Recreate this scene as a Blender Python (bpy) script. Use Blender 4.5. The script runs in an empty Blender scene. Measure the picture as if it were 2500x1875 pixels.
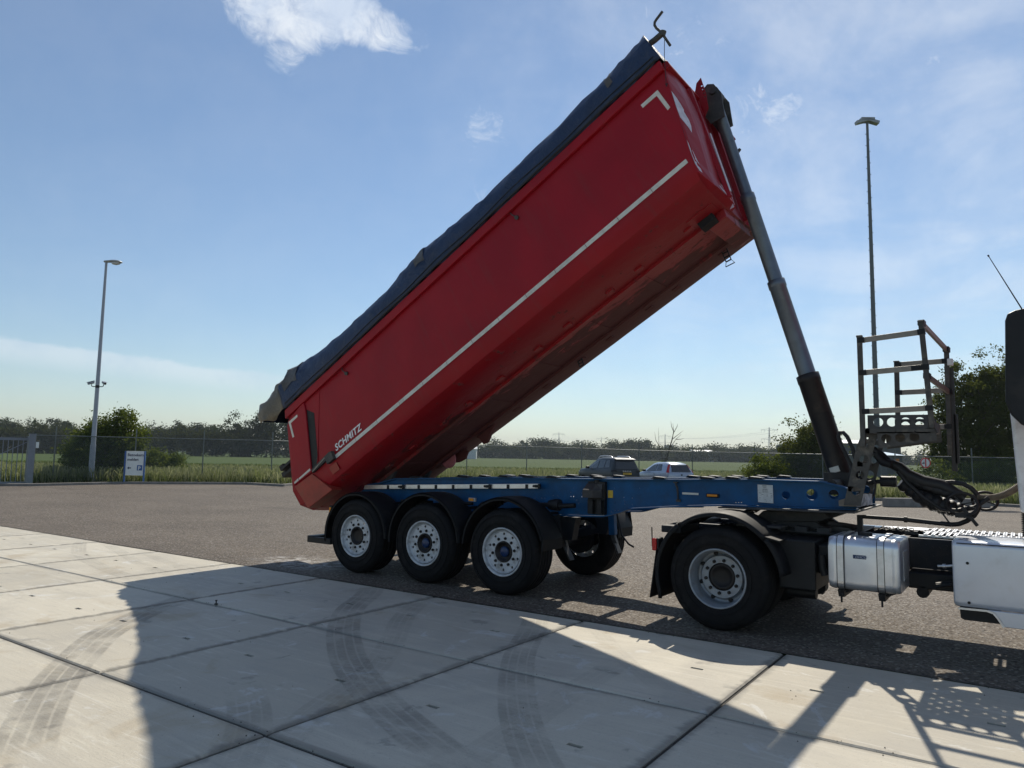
import bpy, bmesh, math, random
import numpy as np
from mathutils import Vector, Matrix, geometry
R = math.radians
SC = bpy.context.scene
COL = SC.collection
rnd = random.Random(7)
rng = np.random.default_rng(11)

# ------------------------------------------------------------------ camera
CAM = np.array([8.00035, -7.55070, 1.72709])
RT = np.array([0.82075382, 0.5710408, 0.01660035])
UP = np.array([0.04198929, -0.08927949, 0.99512113])
FW = np.array([-0.56973683, 0.81605244, 0.09725408])
FPX = 1782.69                                     # focal length in pixels of a 2500 px wide picture
cd = bpy.data.cameras.new('camera')
cam = bpy.data.objects.new('camera', cd)
COL.objects.link(cam)
m3 = Matrix((RT, UP, -FW)).transposed()
cam.matrix_world = Matrix.Translation(Vector(CAM)) @ m3.to_4x4()
cd.sensor_width = 36.0
cd.lens = 36.0 * FPX / 2500.0
cd.clip_start, cd.clip_end = 0.1, 9000
SC.camera = cam

# ------------------------------------------------------------------ sun, sky, exposure
SUN = Vector((-0.285, 0.985, 1.0)).normalized()
sl = bpy.data.lights.new('sun', 'SUN')
sl.energy = 4.4
sl.angle = R(0.53)
sl.color = (1.0, 0.92, 0.79)
so = bpy.data.objects.new('sun', sl)
COL.objects.link(so)
so.rotation_mode = 'QUATERNION'
so.rotation_quaternion = SUN.to_track_quat('Z', 'Y')
so.location = (0, 0, 60)

W = bpy.data.worlds.new('World')
SC.world = W
W.use_nodes = True
SC.view_settings.view_transform = 'Standard'
SC.view_settings.look = 'None'
SC.view_settings.gamma = 1
SC.view_settings.use_curve_mapping = False
SC.view_settings.exposure = 0.22
SKY_STRENGTH = 0.088


class NT:
    """small helper round a node tree"""
    def __init__(s, tree):
        s.t = tree
        s.n = tree.nodes
        s.l = tree.links

    def new(s, kind, **kw):
        nd = s.n.new(kind)
        for k, v in kw.items():
            setattr(nd, k, v)
        return nd

    def put(s, sock, v):
        if isinstance(v, bpy.types.NodeSocket):
            s.l.new(v, sock)
        else:
            sock.default_value = v

    def math(s, op, a, b=0.0, c=0.0, clamp=False):
        nd = s.new('ShaderNodeMath', operation=op, use_clamp=clamp)
        s.put(nd.inputs[0], a)
        s.put(nd.inputs[1], b)
        s.put(nd.inputs[2], c)
        return nd.outputs[0]

    def noise(s, vec, scale, detail=4, rough=0.55, dist=0.0):
        nd = s.new('ShaderNodeTexNoise')
        s.put(nd.inputs['Vector'], vec)
        nd.inputs['Scale'].default_value = scale
        nd.inputs['Detail'].default_value = detail
        nd.inputs['Roughness'].default_value = rough
        nd.inputs['Distortion'].default_value = dist
        return nd.outputs['Fac']

    def ramp(s, v, lo, hi, a=0.0, b=1.0, smooth=True):
        nd = s.new('ShaderNodeMapRange')
        nd.interpolation_type = 'SMOOTHSTEP' if smooth else 'LINEAR'
        s.put(nd.inputs[0], v)
        nd.inputs[1].default_value, nd.inputs[2].default_value = lo, hi
        nd.inputs[3].default_value, nd.inputs[4].default_value = a, b
        return nd.outputs[0]

    def mix(s, f, a, b):
        nd = s.new('ShaderNodeMix', data_type='RGBA')
        s.put(nd.inputs[0], f)
        for sock, v in ((nd.inputs[6], a), (nd.inputs[7], b)):
            s.put(sock, v if isinstance(v, bpy.types.NodeSocket) else (*v, 1.0))
        return nd.outputs[2]

    def scalevec(s, vec, xyz):
        nd = s.new('ShaderNodeVectorMath', operation='MULTIPLY')
        s.put(nd.inputs[0], vec)
        nd.inputs[1].default_value = xyz
        return nd.outputs[0]

    def dot(s, vec, d):
        nd = s.new('ShaderNodeVectorMath', operation='DOT_PRODUCT')
        s.put(nd.inputs[0], vec)
        nd.inputs[1].default_value = d
        return nd.outputs['Value']


def build_sky():
    nt = NT(W.node_tree)
    nt.n.clear()
    out = nt.new('ShaderNodeOutputWorld')
    bg = nt.new('ShaderNodeBackground')
    bg.inputs['Strength'].default_value = SKY_STRENGTH
    sky = nt.new('ShaderNodeTexSky', sky_type='NISHITA')
    sky.sun_disc = False
    sky.sun_elevation = math.asin(SUN.z)
    sky.sun_rotation = math.atan2(SUN.x, SUN.y)
    sky.altitude = 0
    sky.air_density = 1.1
    sky.dust_density = 0.0
    sky.ozone_density = 2.6
    g = nt.new('ShaderNodeTexCoord').outputs['Generated']
    # cirrus and small cumulus: noise on a plane far overhead, looked at along the ray
    sep = nt.new('ShaderNodeSeparateXYZ')
    nt.put(sep.inputs[0], g)
    den = nt.math('ADD', nt.math('MAXIMUM', sep.outputs[2], 0.0), 0.12)
    cmb = nt.new('ShaderNodeCombineXYZ')
    nt.put(cmb.inputs[0], nt.math('DIVIDE', sep.outputs[0], den))
    nt.put(cmb.inputs[1], nt.math('DIVIDE', sep.outputs[1], den))
    p = cmb.outputs[0]
    thin = nt.noise(p, 1.5, 8, 0.6, 0.6)
    fine = nt.noise(nt.scalevec(g, (1.0, 1.0, 1.35)), 24.0, 10, 0.72, 0.9)
    mid = nt.noise(g, 9.0, 5, 0.6, 0.3)
    right = nt.ramp(nt.dot(g, tuple(np.array([0.42, 0.74, 0.52]))), 0.35, 0.92)
    veil = nt.math('MULTIPLY', nt.ramp(nt.math('MULTIPLY_ADD', mid, 0.35, nt.math('MULTIPLY', thin, 0.75)), 0.36, 0.80), nt.math('MULTIPLY_ADD', right, 0.42, 0.04))
    veil = nt.math('ADD', veil, nt.math('MULTIPLY_ADD', right, 0.05, 0.04))
    # clumps of cloud, each round one direction of the sky
    clumps = [((-0.708, 0.488, 0.515), 2.6, 0.85), ((-0.692, 0.497, 0.53), 3.4, 1.1), ((-0.675, 0.530, 0.515), 2.6, 1.0),
              ((-0.655, 0.54, 0.54), 3.6, 1.15), ((-0.637, 0.572, 0.523), 2.2, 1.15), ((-0.620, 0.594, 0.512), 1.7, 1.05), ((-0.605, 0.613, 0.508), 1.5, 0.85), ((-0.592, 0.626, 0.507), 1.5, 0.6),
              ((-0.700, 0.523, 0.485), 2.0, 0.62), ((-0.708, 0.524, 0.470), 1.6, 0.58), ((-0.60, 0.63, 0.482), 2.0, 0.45),
              ((-0.555, 0.72, 0.417), 2.6, 0.5), ((-0.535, 0.735, 0.42), 2.0, 0.5), ((-0.579, 0.736, 0.35), 2.0, 0.45), ((-0.575, 0.735, 0.37), 2.0, 0.4),
              ((-0.249, 0.873, 0.42), 2.8, 0.74), ((-0.226, 0.880, 0.415), 2.4, 0.74), ((-0.229, 0.889, 0.396), 2.6, 0.62),
              ((-0.10, 0.883, 0.46), 5.5, 0.50), ((-0.25, 0.84, 0.48), 6.0, 0.46), ((0.0, 0.888, 0.459), 6.5, 0.50), ((-0.34, 0.773, 0.537), 7.0, 0.46),
              ((-0.15, 0.84, 0.53), 9.0, 0.5), ((0.1, 0.86, 0.5), 10.0, 0.5), ((-0.137, 0.895, 0.425), 4.0, 0.46)]
    tot = None
    for d, rad, amp in clumps:
        n = np.array(d) / np.linalg.norm(d)
        v = nt.ramp(nt.dot(g, tuple(n)), math.cos(R(rad * 1.25)), 1.0, 0.0, amp)
        tot = v if tot is None else nt.math('MAXIMUM', tot, v)
    # a long low bank over the western horizon
    e = nt.math('MULTIPLY_ADD', sep.outputs[0], 0.158, sep.outputs[2])
    e2 = nt.math('MULTIPLY_ADD', nt.math('SUBTRACT', nt.noise(nt.scalevec(g, (1, 1, 3)), 16.0, 7, 0.65, 0.4), 0.5), 0.022, e)
    bank = nt.math('MULTIPLY', nt.ramp(e2, -0.022, -0.031), nt.ramp(e, -0.066, -0.034))
    bank = nt.math('MULTIPLY', bank, nt.ramp(sep.outputs[0], -0.72, -0.84))
    shape = nt.math('SUBTRACT', nt.math('MULTIPLY_ADD', tot, 0.585, nt.math('MULTIPLY_ADD', fine, 1.0, nt.math('MULTIPLY', mid, 0.55))), 0.98)
    cum = nt.ramp(shape, -0.02, 0.62)
    cum = nt.math('MULTIPLY', cum, nt.ramp(tot, 0.02, 0.4))
    cover = nt.math('MAXIMUM', nt.math('MAXIMUM', nt.math('MULTIPLY', cum, 0.84), veil), nt.math('MULTIPLY', bank, 0.4), clamp=True)
    shade = nt.ramp(nt.noise(g, 14.0, 6, 0.6, 0.2), 0.35, 0.62)
    cc = nt.mix(shade, (7.0, 7.9, 9.2), (9.4, 9.8, 10.2))
    col = nt.mix(cover, nt.scalevec(sky.outputs[0], (0.97, 0.995, 1.015)), cc)
    nt.put(bg.inputs['Color'], col)
    nt.l.new(bg.outputs[0], out.inputs[0])


build_sky()


def ray(px, py):
    return FW + RT * (px - 1250) / FPX - UP * (py - 937.5) / FPX


def on(axis, val, px, py):
    """the point where the line of sight through a picture point meets a plane of the place"""
    d = ray(px, py)
    return CAM + d * (val - CAM[axis]) / d[axis]


def ground(px, depth):
    """ground point at a depth along the view, under a column of the picture"""
    d = ray(px, 1110)
    p = CAM + d * depth / (d @ FW)
    return np.array([p[0], p[1], 0.0])


def height(pt, py):
    """height above pt (a ground point) at which a vertical shows at picture row py"""
    lo, hi = -5.0, 120.0
    for _ in range(50):
        m = (lo + hi) / 2
        d = np.array([pt[0], pt[1], m]) - CAM
        if 937.5 - FPX * (d @ UP) / (d @ FW) > py:
            lo = m
        else:
            hi = m
    return lo


# ------------------------------------------------------------------ materials
def mat(name, col, rough=0.5, metal=0.0, var=0.12, scale=6.0, bump=0.0, bscale=60.0, spec=0.5, dirt=None, dirt_amt=0.0, coat=0.0):
    m = bpy.data.materials.new(name)
    m.use_nodes = True
    nt = NT(m.node_tree)
    b = nt.n['Principled BSDF']
    tc = nt.new('ShaderNodeTexCoord').outputs['Object']
    n = nt.noise(tc, scale, 6, 0.6)
    lo = tuple(c * (1 - var) for c in col)
    hi = tuple(min(1, c * (1 + var)) for c in col)
    c = nt.mix(nt.ramp(n, 0.3, 0.7), lo, hi)
    if dirt:
        dn = nt.noise(tc, scale * 0.6, 9, 0.7, 0.4)
        c = nt.mix(nt.math('MULTIPLY', nt.ramp(dn, 0.48, 0.7), dirt_amt), c, dirt)
    nt.put(b.inputs['Base Color'], c)
    nt.put(b.inputs['Roughness'], nt.math('ADD', nt.math('MULTIPLY', n, 0.2), rough - 0.1, clamp=True))
    b.inputs['Metallic'].default_value = metal
    b.inputs['Specular IOR Level'].default_value = spec
    b.inputs['Coat Weight'].default_value = coat
    b.inputs['Coat Roughness'].default_value = 0.12
    if bump:
        bp = nt.new('ShaderNodeBump')
        bp.inputs['Strength'].default_value = bump
        bp.inputs['Distance'].default_value = 0.02
        nt.put(bp.inputs['Height'], nt.noise(tc, bscale, 5, 0.6))
        nt.put(b.inputs['Normal'], bp.outputs[0])
    return m


def leaf_mat(name, dark, light, trans=0.45):
    m = bpy.data.materials.new(name)
    m.use_nodes = True
    nt = NT(m.node_tree)
    out = nt.n['Material Output']
    nt.n.remove(nt.n['Principled BSDF'])
    geo = nt.new('ShaderNodeNewGeometry')
    n = nt.noise(geo.outputs['Position'], 1.3, 3, 0.6)
    n2 = geo.outputs['Random Per Island']
    f = nt.math('ADD', nt.math('MULTIPLY', nt.ramp(n, 0.3, 0.7), 0.5), nt.math('MULTIPLY', n2, 0.5))
    c = nt.mix(f, dark, light)
    di = nt.new('ShaderNodeBsdfDiffuse')
    tr = nt.new('ShaderNodeBsdfTranslucent')
    nt.put(di.inputs[0], c)
    nt.put(tr.inputs[0], nt.mix(0.35, c, (0.16, 0.17, 0.02)))
    mx = nt.new('ShaderNodeMixShader')
    mx.inputs[0].default_value = trans
    nt.l.new(di.outputs[0], mx.inputs[1])
    nt.l.new(tr.outputs[0], mx.inputs[2])
    nt.l.new(mx.outputs[0], out.inputs[0])
    return m


def red_paint():
    m = bpy.data.materials.new('red_paint')
    m.use_nodes = True
    nt = NT(m.node_tree)
    b = nt.n['Principled BSDF']
    tc = nt.new('ShaderNodeTexCoord').outputs['Object']
    n = nt.noise(tc, 1.4, 6, 0.6)
    c = nt.mix(nt.ramp(n, 0.3, 0.7), (0.255, 0.002, 0.010), (0.315, 0.003, 0.012))
    # streaks of dust running down the tub wall
    al = R(31.3)
    u = nt.dot(tc, (math.cos(al), 0, math.sin(al)))
    w = nt.dot(tc, (-math.sin(al), 0, math.cos(al)))
    cmb = nt.new('ShaderNodeCombineXYZ')
    nt.put(cmb.inputs[0], nt.math('MULTIPLY', u, 5.0))
    nt.put(cmb.inputs[1], nt.math('MULTIPLY', w, 0.5))
    st = nt.noise(cmb.outputs[0], 2.0, 7, 0.65)
    c = nt.mix(nt.math('MULTIPLY', nt.ramp(st, 0.50, 0.72), 0.22), c, (0.12, 0.05, 0.045))
    # small chips
    ch = nt.noise(tc, 26.0, 4, 0.7)
    c = nt.mix(nt.math('MULTIPLY', nt.ramp(ch, 0.73, 0.78), 0.6), c, (0.05, 0.02, 0.02))
    nt.put(b.inputs['Base Color'], c)
    nt.put(b.inputs['Roughness'], nt.math('MULTIPLY_ADD', st, 0.24, 0.3))
    b.inputs['Specular IOR Level'].default_value = 0.25
    bp = nt.new('ShaderNodeBump')
    bp.inputs['Strength'].default_value = 0.5
    bp.inputs['Distance'].default_value = 0.05
    nt.put(bp.inputs['Height'], nt.math('ADD', nt.noise(tc, 1.3, 3, 0.5), nt.math('MULTIPLY', nt.noise(tc, 6.0, 4, 0.6), 0.12)))
    nt.put(b.inputs['Normal'], bp.outputs[0])
    return m


def belly_paint():
    """red paint of the tub floor under a ragged coat of road dirt"""
    m = bpy.data.materials.new('dirty_red_paint')
    m.use_nodes = True
    nt = NT(m.node_tree)
    b = nt.n['Principled BSDF']
    tc = nt.new('ShaderNodeTexCoord').outputs['Object']
    al = R(31.3)
    u = nt.dot(tc, (math.cos(al), 0, math.sin(al)))
    y = nt.dot(tc, (0, 1, 0))
    cmb = nt.new('ShaderNodeCombineXYZ')
    nt.put(cmb.inputs[0], nt.math('MULTIPLY', u, 0.8))
    nt.put(cmb.inputs[1], nt.math('MULTIPLY', y, 2.2))
    n = nt.noise(cmb.outputs[0], 2.6, 9, 0.68, 0.5)
    red = nt.mix(nt.noise(tc, 3.0, 5), (0.24, 0.004, 0.008), (0.31, 0.007, 0.011))
    edge = nt.math('ADD', nt.ramp(y, -0.10, 1.35, 0.0, 1.0, False), nt.math('MULTIPLY', nt.math('SUBTRACT', n, 0.5), 1.3))
    edge = nt.math('SUBTRACT', edge, nt.ramp(u, 1.5, 7.2, 0.0, 0.45, False))
    f = nt.ramp(edge, 0.40, 0.52)
    spots = nt.ramp(nt.noise(tc, 7.0, 8, 0.7), 0.60, 0.66)
    f = nt.math('MAXIMUM', nt.math('MULTIPLY', f, 0.82), nt.math('MULTIPLY', spots, 0.8))
    dirt = nt.mix(nt.noise(cmb.outputs[0], 7.0, 6), (0.026, 0.010, 0.009), (0.105, 0.045, 0.036))
    nt.put(b.inputs['Base Color'], nt.mix(f, red, dirt))
    nt.put(b.inputs['Roughness'], nt.math('MULTIPLY_ADD', f, 0.4, 0.4))
    bp = nt.new('ShaderNodeBump')
    bp.inputs['Strength'].default_value = 0.5
    bp.inputs['Distance'].default_value = 0.02
    nt.put(bp.inputs['Height'], nt.math('ADD', f, n))
    nt.put(b.inputs['Normal'], bp.outputs[0])
    return m


def tarp_mat(name, col, col2, dirt_amt):
    m = bpy.data.materials.new(name)
    m.use_nodes = True
    nt = NT(m.node_tree)
    b = nt.n['Principled BSDF']
    tc = nt.new('ShaderNodeTexCoord').outputs['Object']
    n = nt.noise(tc, 2.5, 8, 0.65, 0.4)
    c = nt.mix(nt.ramp(n, 0.3, 0.7), col, col2)
    c = nt.mix(nt.math('MULTIPLY', nt.ramp(nt.noise(tc, 5.0, 9, 0.7, 1.0), 0.5, 0.72), dirt_amt), c, (0.16, 0.14, 0.11))
    nt.put(b.inputs['Base Color'], c)
    b.inputs['Roughness'].default_value = 0.5
    bp = nt.new('ShaderNodeBump')
    bp.inputs['Strength'].default_value = 0.55
    bp.inputs['Distance'].default_value = 0.04
    nt.put(bp.inputs['Height'], nt.noise(tc, 9.0, 6, 0.6, 1.4))
    nt.put(b.inputs['Normal'], bp.outputs[0])
    return m


def asphalt_mat():
    m = bpy.data.materials.new('asphalt')
    m.use_nodes = True
    nt = NT(m.node_tree)
    b = nt.n['Principled BSDF']
    g = nt.new('ShaderNodeNewGeometry').outputs['Position']
    big = nt.noise(g, 0.35, 6, 0.6)
    sxy = nt.scalevec(g, (0.25, 1.0, 1.0))
    band = nt.noise(sxy, 0.9, 6, 0.65)
    vor = nt.new('ShaderNodeTexVoronoi')
    nt.put(vor.inputs['Vector'], g)
    vor.inputs['Scale'].default_value = 46.0
    stone = nt.new('ShaderNodeSeparateColor')
    nt.put(stone.inputs[0], vor.outputs['Color'])
    grit = nt.noise(g, 70.0, 6, 0.75)
    c = nt.mix(nt.ramp(big, 0.3, 0.7), (0.098, 0.080, 0.062), (0.138, 0.114, 0.089))
    c = nt.mix(nt.math('MULTIPLY', nt.ramp(band, 0.50, 0.66), 0.5), c, (0.150, 0.124, 0.098))
    c = nt.mix(nt.math('MULTIPLY', nt.ramp(stone.outputs[0], 0.40, 0.05), 0.7), c, (0.034, 0.030, 0.027))
    c = nt.mix(nt.math('MULTIPLY', nt.ramp(stone.outputs[1], 0.80, 0.98), 0.8), c, (0.30, 0.27, 0.23))
    c = nt.mix(nt.math('MULTIPLY', nt.ramp(grit, 0.56, 0.68), 0.5), c, (0.23, 0.195, 0.155))
    lane = nt.noise(nt.scalevec(g, (0.12, 0.8, 1.0)), 0.55, 8, 0.7, 0.8)
    c = nt.mix(nt.math('MULTIPLY', nt.ramp(lane, 0.55, 0.68), 0.35), c, (0.060, 0.050, 0.041))
    # dried white spill beside the rear axle
    d = nt.new('ShaderNodeVectorMath', operation='DISTANCE')
    nt.put(d.inputs[0], nt.scalevec(g, (0.55, 1.0, 0.0)))
    d.inputs[1].default_value = (-0.72, 0.22, 0)
    sp = nt.math('MULTIPLY', nt.ramp(d.outputs['Value'], 0.75, 0.2), nt.ramp(nt.noise(g, 5.0, 8, 0.7), 0.42, 0.62))
    sp = nt.math('MULTIPLY', sp, nt.ramp(grit, 0.3, 0.5))
    c = nt.mix(nt.math('MULTIPLY', sp, 0.7), c, (0.55, 0.54, 0.52))
    # a ragged dark rim where the asphalt meets the slabs
    yy = nt.dot(g, (0, 1, 0))
    rim = nt.ramp(nt.math('ADD', yy, nt.math('MULTIPLY', nt.noise(g, 8.0, 5), 0.12)), -0.44, -0.56)
    c = nt.mix(nt.math('MULTIPLY', rim, 0.7), c, (0.035, 0.032, 0.028))
    nt.put(b.inputs['Base Color'], c)
    nt.put(b.inputs['Roughness'], nt.ramp(stone.outputs[2], 0.0, 1.0, 0.6, 0.98, False))
    b.inputs['Specular IOR Level'].default_value = 0.18
    bp = nt.new('ShaderNodeBump')
    bp.inputs['Strength'].default_value = 0.8
    bp.inputs['Distance'].default_value = 0.008
    nt.put(bp.inputs['Height'], nt.math('ADD', vor.outputs['Distance'], nt.math('MULTIPLY', grit, 0.6)))
    nt.put(b.inputs['Normal'], bp.outputs[0])
    return m


def concrete_mat():
    m = bpy.data.materials.new('slab_concrete')
    m.use_nodes = True
    nt = NT(m.node_tree)
    b = nt.n['Principled BSDF']
    geo = nt.new('ShaderNodeNewGeometry')
    g = geo.outputs['Position']
    rid = nt.new('ShaderNodeObjectInfo').outputs['Random']
    off = nt.new('ShaderNodeVectorMath', operation='ADD')
    nt.put(off.inputs[0], g)
    cmb = nt.new('ShaderNodeCombineXYZ')
    nt.put(cmb.inputs[2], nt.math('MULTIPLY', rid, 40.0))
    nt.put(off.inputs[1], cmb.outputs[0])
    p = off.outputs[0]
    big = nt.noise(p, 0.9, 8, 0.62, 0.5)
    st = nt.noise(nt.scalevec(p, (0.35, 2.6, 1.0)), 2.2, 8, 0.65, 0.6)
    broom = nt.noise(nt.scalevec(p, (0.6, 16.0, 1.0)), 3.0, 5, 0.6, 0.3)
    fine = nt.noise(p, 60.0, 4, 0.7)
    streak = nt.noise(nt.scalevec(p, (0.5, 7.0, 1.0)), 1.6, 9, 0.72, 1.5)
    c = nt.mix(rid, (0.455, 0.42, 0.342), (0.575, 0.535, 0.44))
    c = nt.mix(nt.math('MULTIPLY', nt.ramp(big, 0.42, 0.66), 0.6), c, (0.40, 0.375, 0.32))
    c = nt.mix(nt.math('MULTIPLY', nt.ramp(st, 0.52, 0.70), 0.5), c, (0.60, 0.565, 0.465))
    c = nt.mix(nt.math('MULTIPLY', nt.ramp(broom, 0.52, 0.72), 0.2), c, (0.32, 0.30, 0.26))
    c = nt.mix(nt.math('MULTIPLY', nt.ramp(streak, 0.54, 0.62), 0.22), c, (0.36, 0.34, 0.30))
    c = nt.mix(nt.math('MULTIPLY', nt.ramp(streak, 0.44, 0.36), 0.45), c, (0.62, 0.60, 0.53))
    # patches: pale scaling, rusty and damp spots
    c = nt.mix(nt.math('MULTIPLY', nt.ramp(nt.noise(p, 1.8, 6, 0.7, 1.2), 0.585, 0.65), 0.55), c, (0.60, 0.60, 0.57))
    c = nt.mix(nt.math('MULTIPLY', nt.ramp(nt.noise(p, 1.15, 7, 0.6, 0.8), 0.56, 0.70), 0.5), c, (0.36, 0.29, 0.19))
    c = nt.mix(nt.math('MULTIPLY', nt.ramp(nt.noise(p, 2.7, 5, 0.6, 0.3), 0.63, 0.70), 0.5), c, (0.22, 0.21, 0.185))
    c = nt.mix(nt.math('MULTIPLY', nt.ramp(fine, 0.56, 0.72), 0.45), c, (0.26, 0.25, 0.22))
    pit = nt.noise(p, 26.0, 5, 0.7)
    c = nt.mix(nt.math('MULTIPLY', nt.ramp(pit, 0.66, 0.72), 0.6), c, (0.17, 0.16, 0.14))
    # grime that gathers along the joints
    tc = nt.new('ShaderNodeTexCoord').outputs['Object']
    s2 = nt.new('ShaderNodeSeparateXYZ')
    nt.put(s2.inputs[0], tc)
    ex = nt.math('SUBTRACT', 1.02, nt.math('ABSOLUTE', s2.outputs[0]))
    ey = nt.math('SUBTRACT', 1.005, nt.math('ABSOLUTE', s2.outputs[1]))
    ed = nt.math('ADD', nt.math('MINIMUM', ex, ey), nt.math('MULTIPLY', nt.math('SUBTRACT', st, 0.55), 0.22))
    c = nt.mix(nt.math('MULTIPLY', nt.ramp(ed, 0.06, -0.01), 0.6), c, (0.15, 0.145, 0.13))
    nt.put(b.inputs['Base Color'], c)
    nt.put(b.inputs['Roughness'], nt.math('MULTIPLY_ADD', st, 0.3, 0.55))
    b.inputs['Specular IOR Level'].default_value = 0.2
    bp = nt.new('ShaderNodeBump')
    bp.inputs['Strength'].default_value = 0.28
    bp.inputs['Distance'].default_value = 0.01
    nt.put(bp.inputs['Height'], nt.math('ADD', nt.math('MULTIPLY', broom, 0.6), nt.math('ADD', fine, st)))
    nt.put(b.inputs['Normal'], bp.outputs[0])
    return m


def mark_mat():
    """rubber left by tyres: ribs and broken lugs along a strip (UV u across, v along in metres)"""
    m = bpy.data.materials.new('tyre_rubber_stain')
    m.use_nodes = True
    nt = NT(m.node_tree)
    b = nt.n['Principled BSDF']
    uv = nt.new('ShaderNodeUVMap').outputs[0]
    s = nt.new('ShaderNodeSeparateXYZ')
    nt.put(s.inputs[0], uv)
    u, v = s.outputs[0], s.outputs[1]
    rib = nt.math('ABSOLUTE', nt.math('SINE', nt.math('MULTIPLY', u, math.pi * 4.0)))
    rib = nt.ramp(rib, 0.10, 0.5, 0.35, 1.0)
    lug = nt.math('SINE', nt.math('MULTIPLY', nt.math('ADD', v, nt.math('MULTIPLY', u, 0.12)), 2 * math.pi / 0.085))
    lugm = nt.ramp(nt.math('ADD', lug, nt.math('MULTIPLY', nt.noise(uv, 9.0, 3), 2.2)), -0.4, 1.4, 0.78, 1.0)
    edge = nt.math('MULTIPLY', nt.ramp(u, 0.0, 0.06), nt.ramp(u, 1.0, 0.94))
    wear = nt.ramp(nt.noise(nt.new('ShaderNodeNewGeometry').outputs['Position'], 2.2, 9, 0.75), 0.36, 0.62, 0.12, 1.0)
    at = nt.new('ShaderNodeAttribute', attribute_name='fade').outputs['Fac']
    a = nt.math('MULTIPLY', nt.math('MULTIPLY', rib, lugm), nt.math('MULTIPLY', edge, wear))
    nt.put(b.inputs['Alpha'], nt.math('MULTIPLY', a, at))
    b.inputs['Base Color'].default_value = (0.075, 0.07, 0.068, 1)
    b.inputs['Roughness'].default_value = 0.8
    return m


def field_mat(name, a, b_, scale, row=None):
    m = bpy.data.materials.new(name)
    m.use_nodes = True
    nt = NT(m.node_tree)
    b = nt.n['Principled BSDF']
    g = nt.new('ShaderNodeNewGeometry').outputs['Position']
    n = nt.noise(g, scale, 8, 0.65)
    big = nt.noise(g, scale * 0.05, 4, 0.6)
    c = nt.mix(nt.math('ADD', nt.math('MULTIPLY', n, 0.6), nt.math('MULTIPLY', big, 0.4)), a, b_)
    nt.put(b.inputs['Base Color'], c)
    b.inputs['Roughness'].default_value = 0.9
    b.inputs['Specular IOR Level'].default_value = 0.1
    return m


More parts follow.
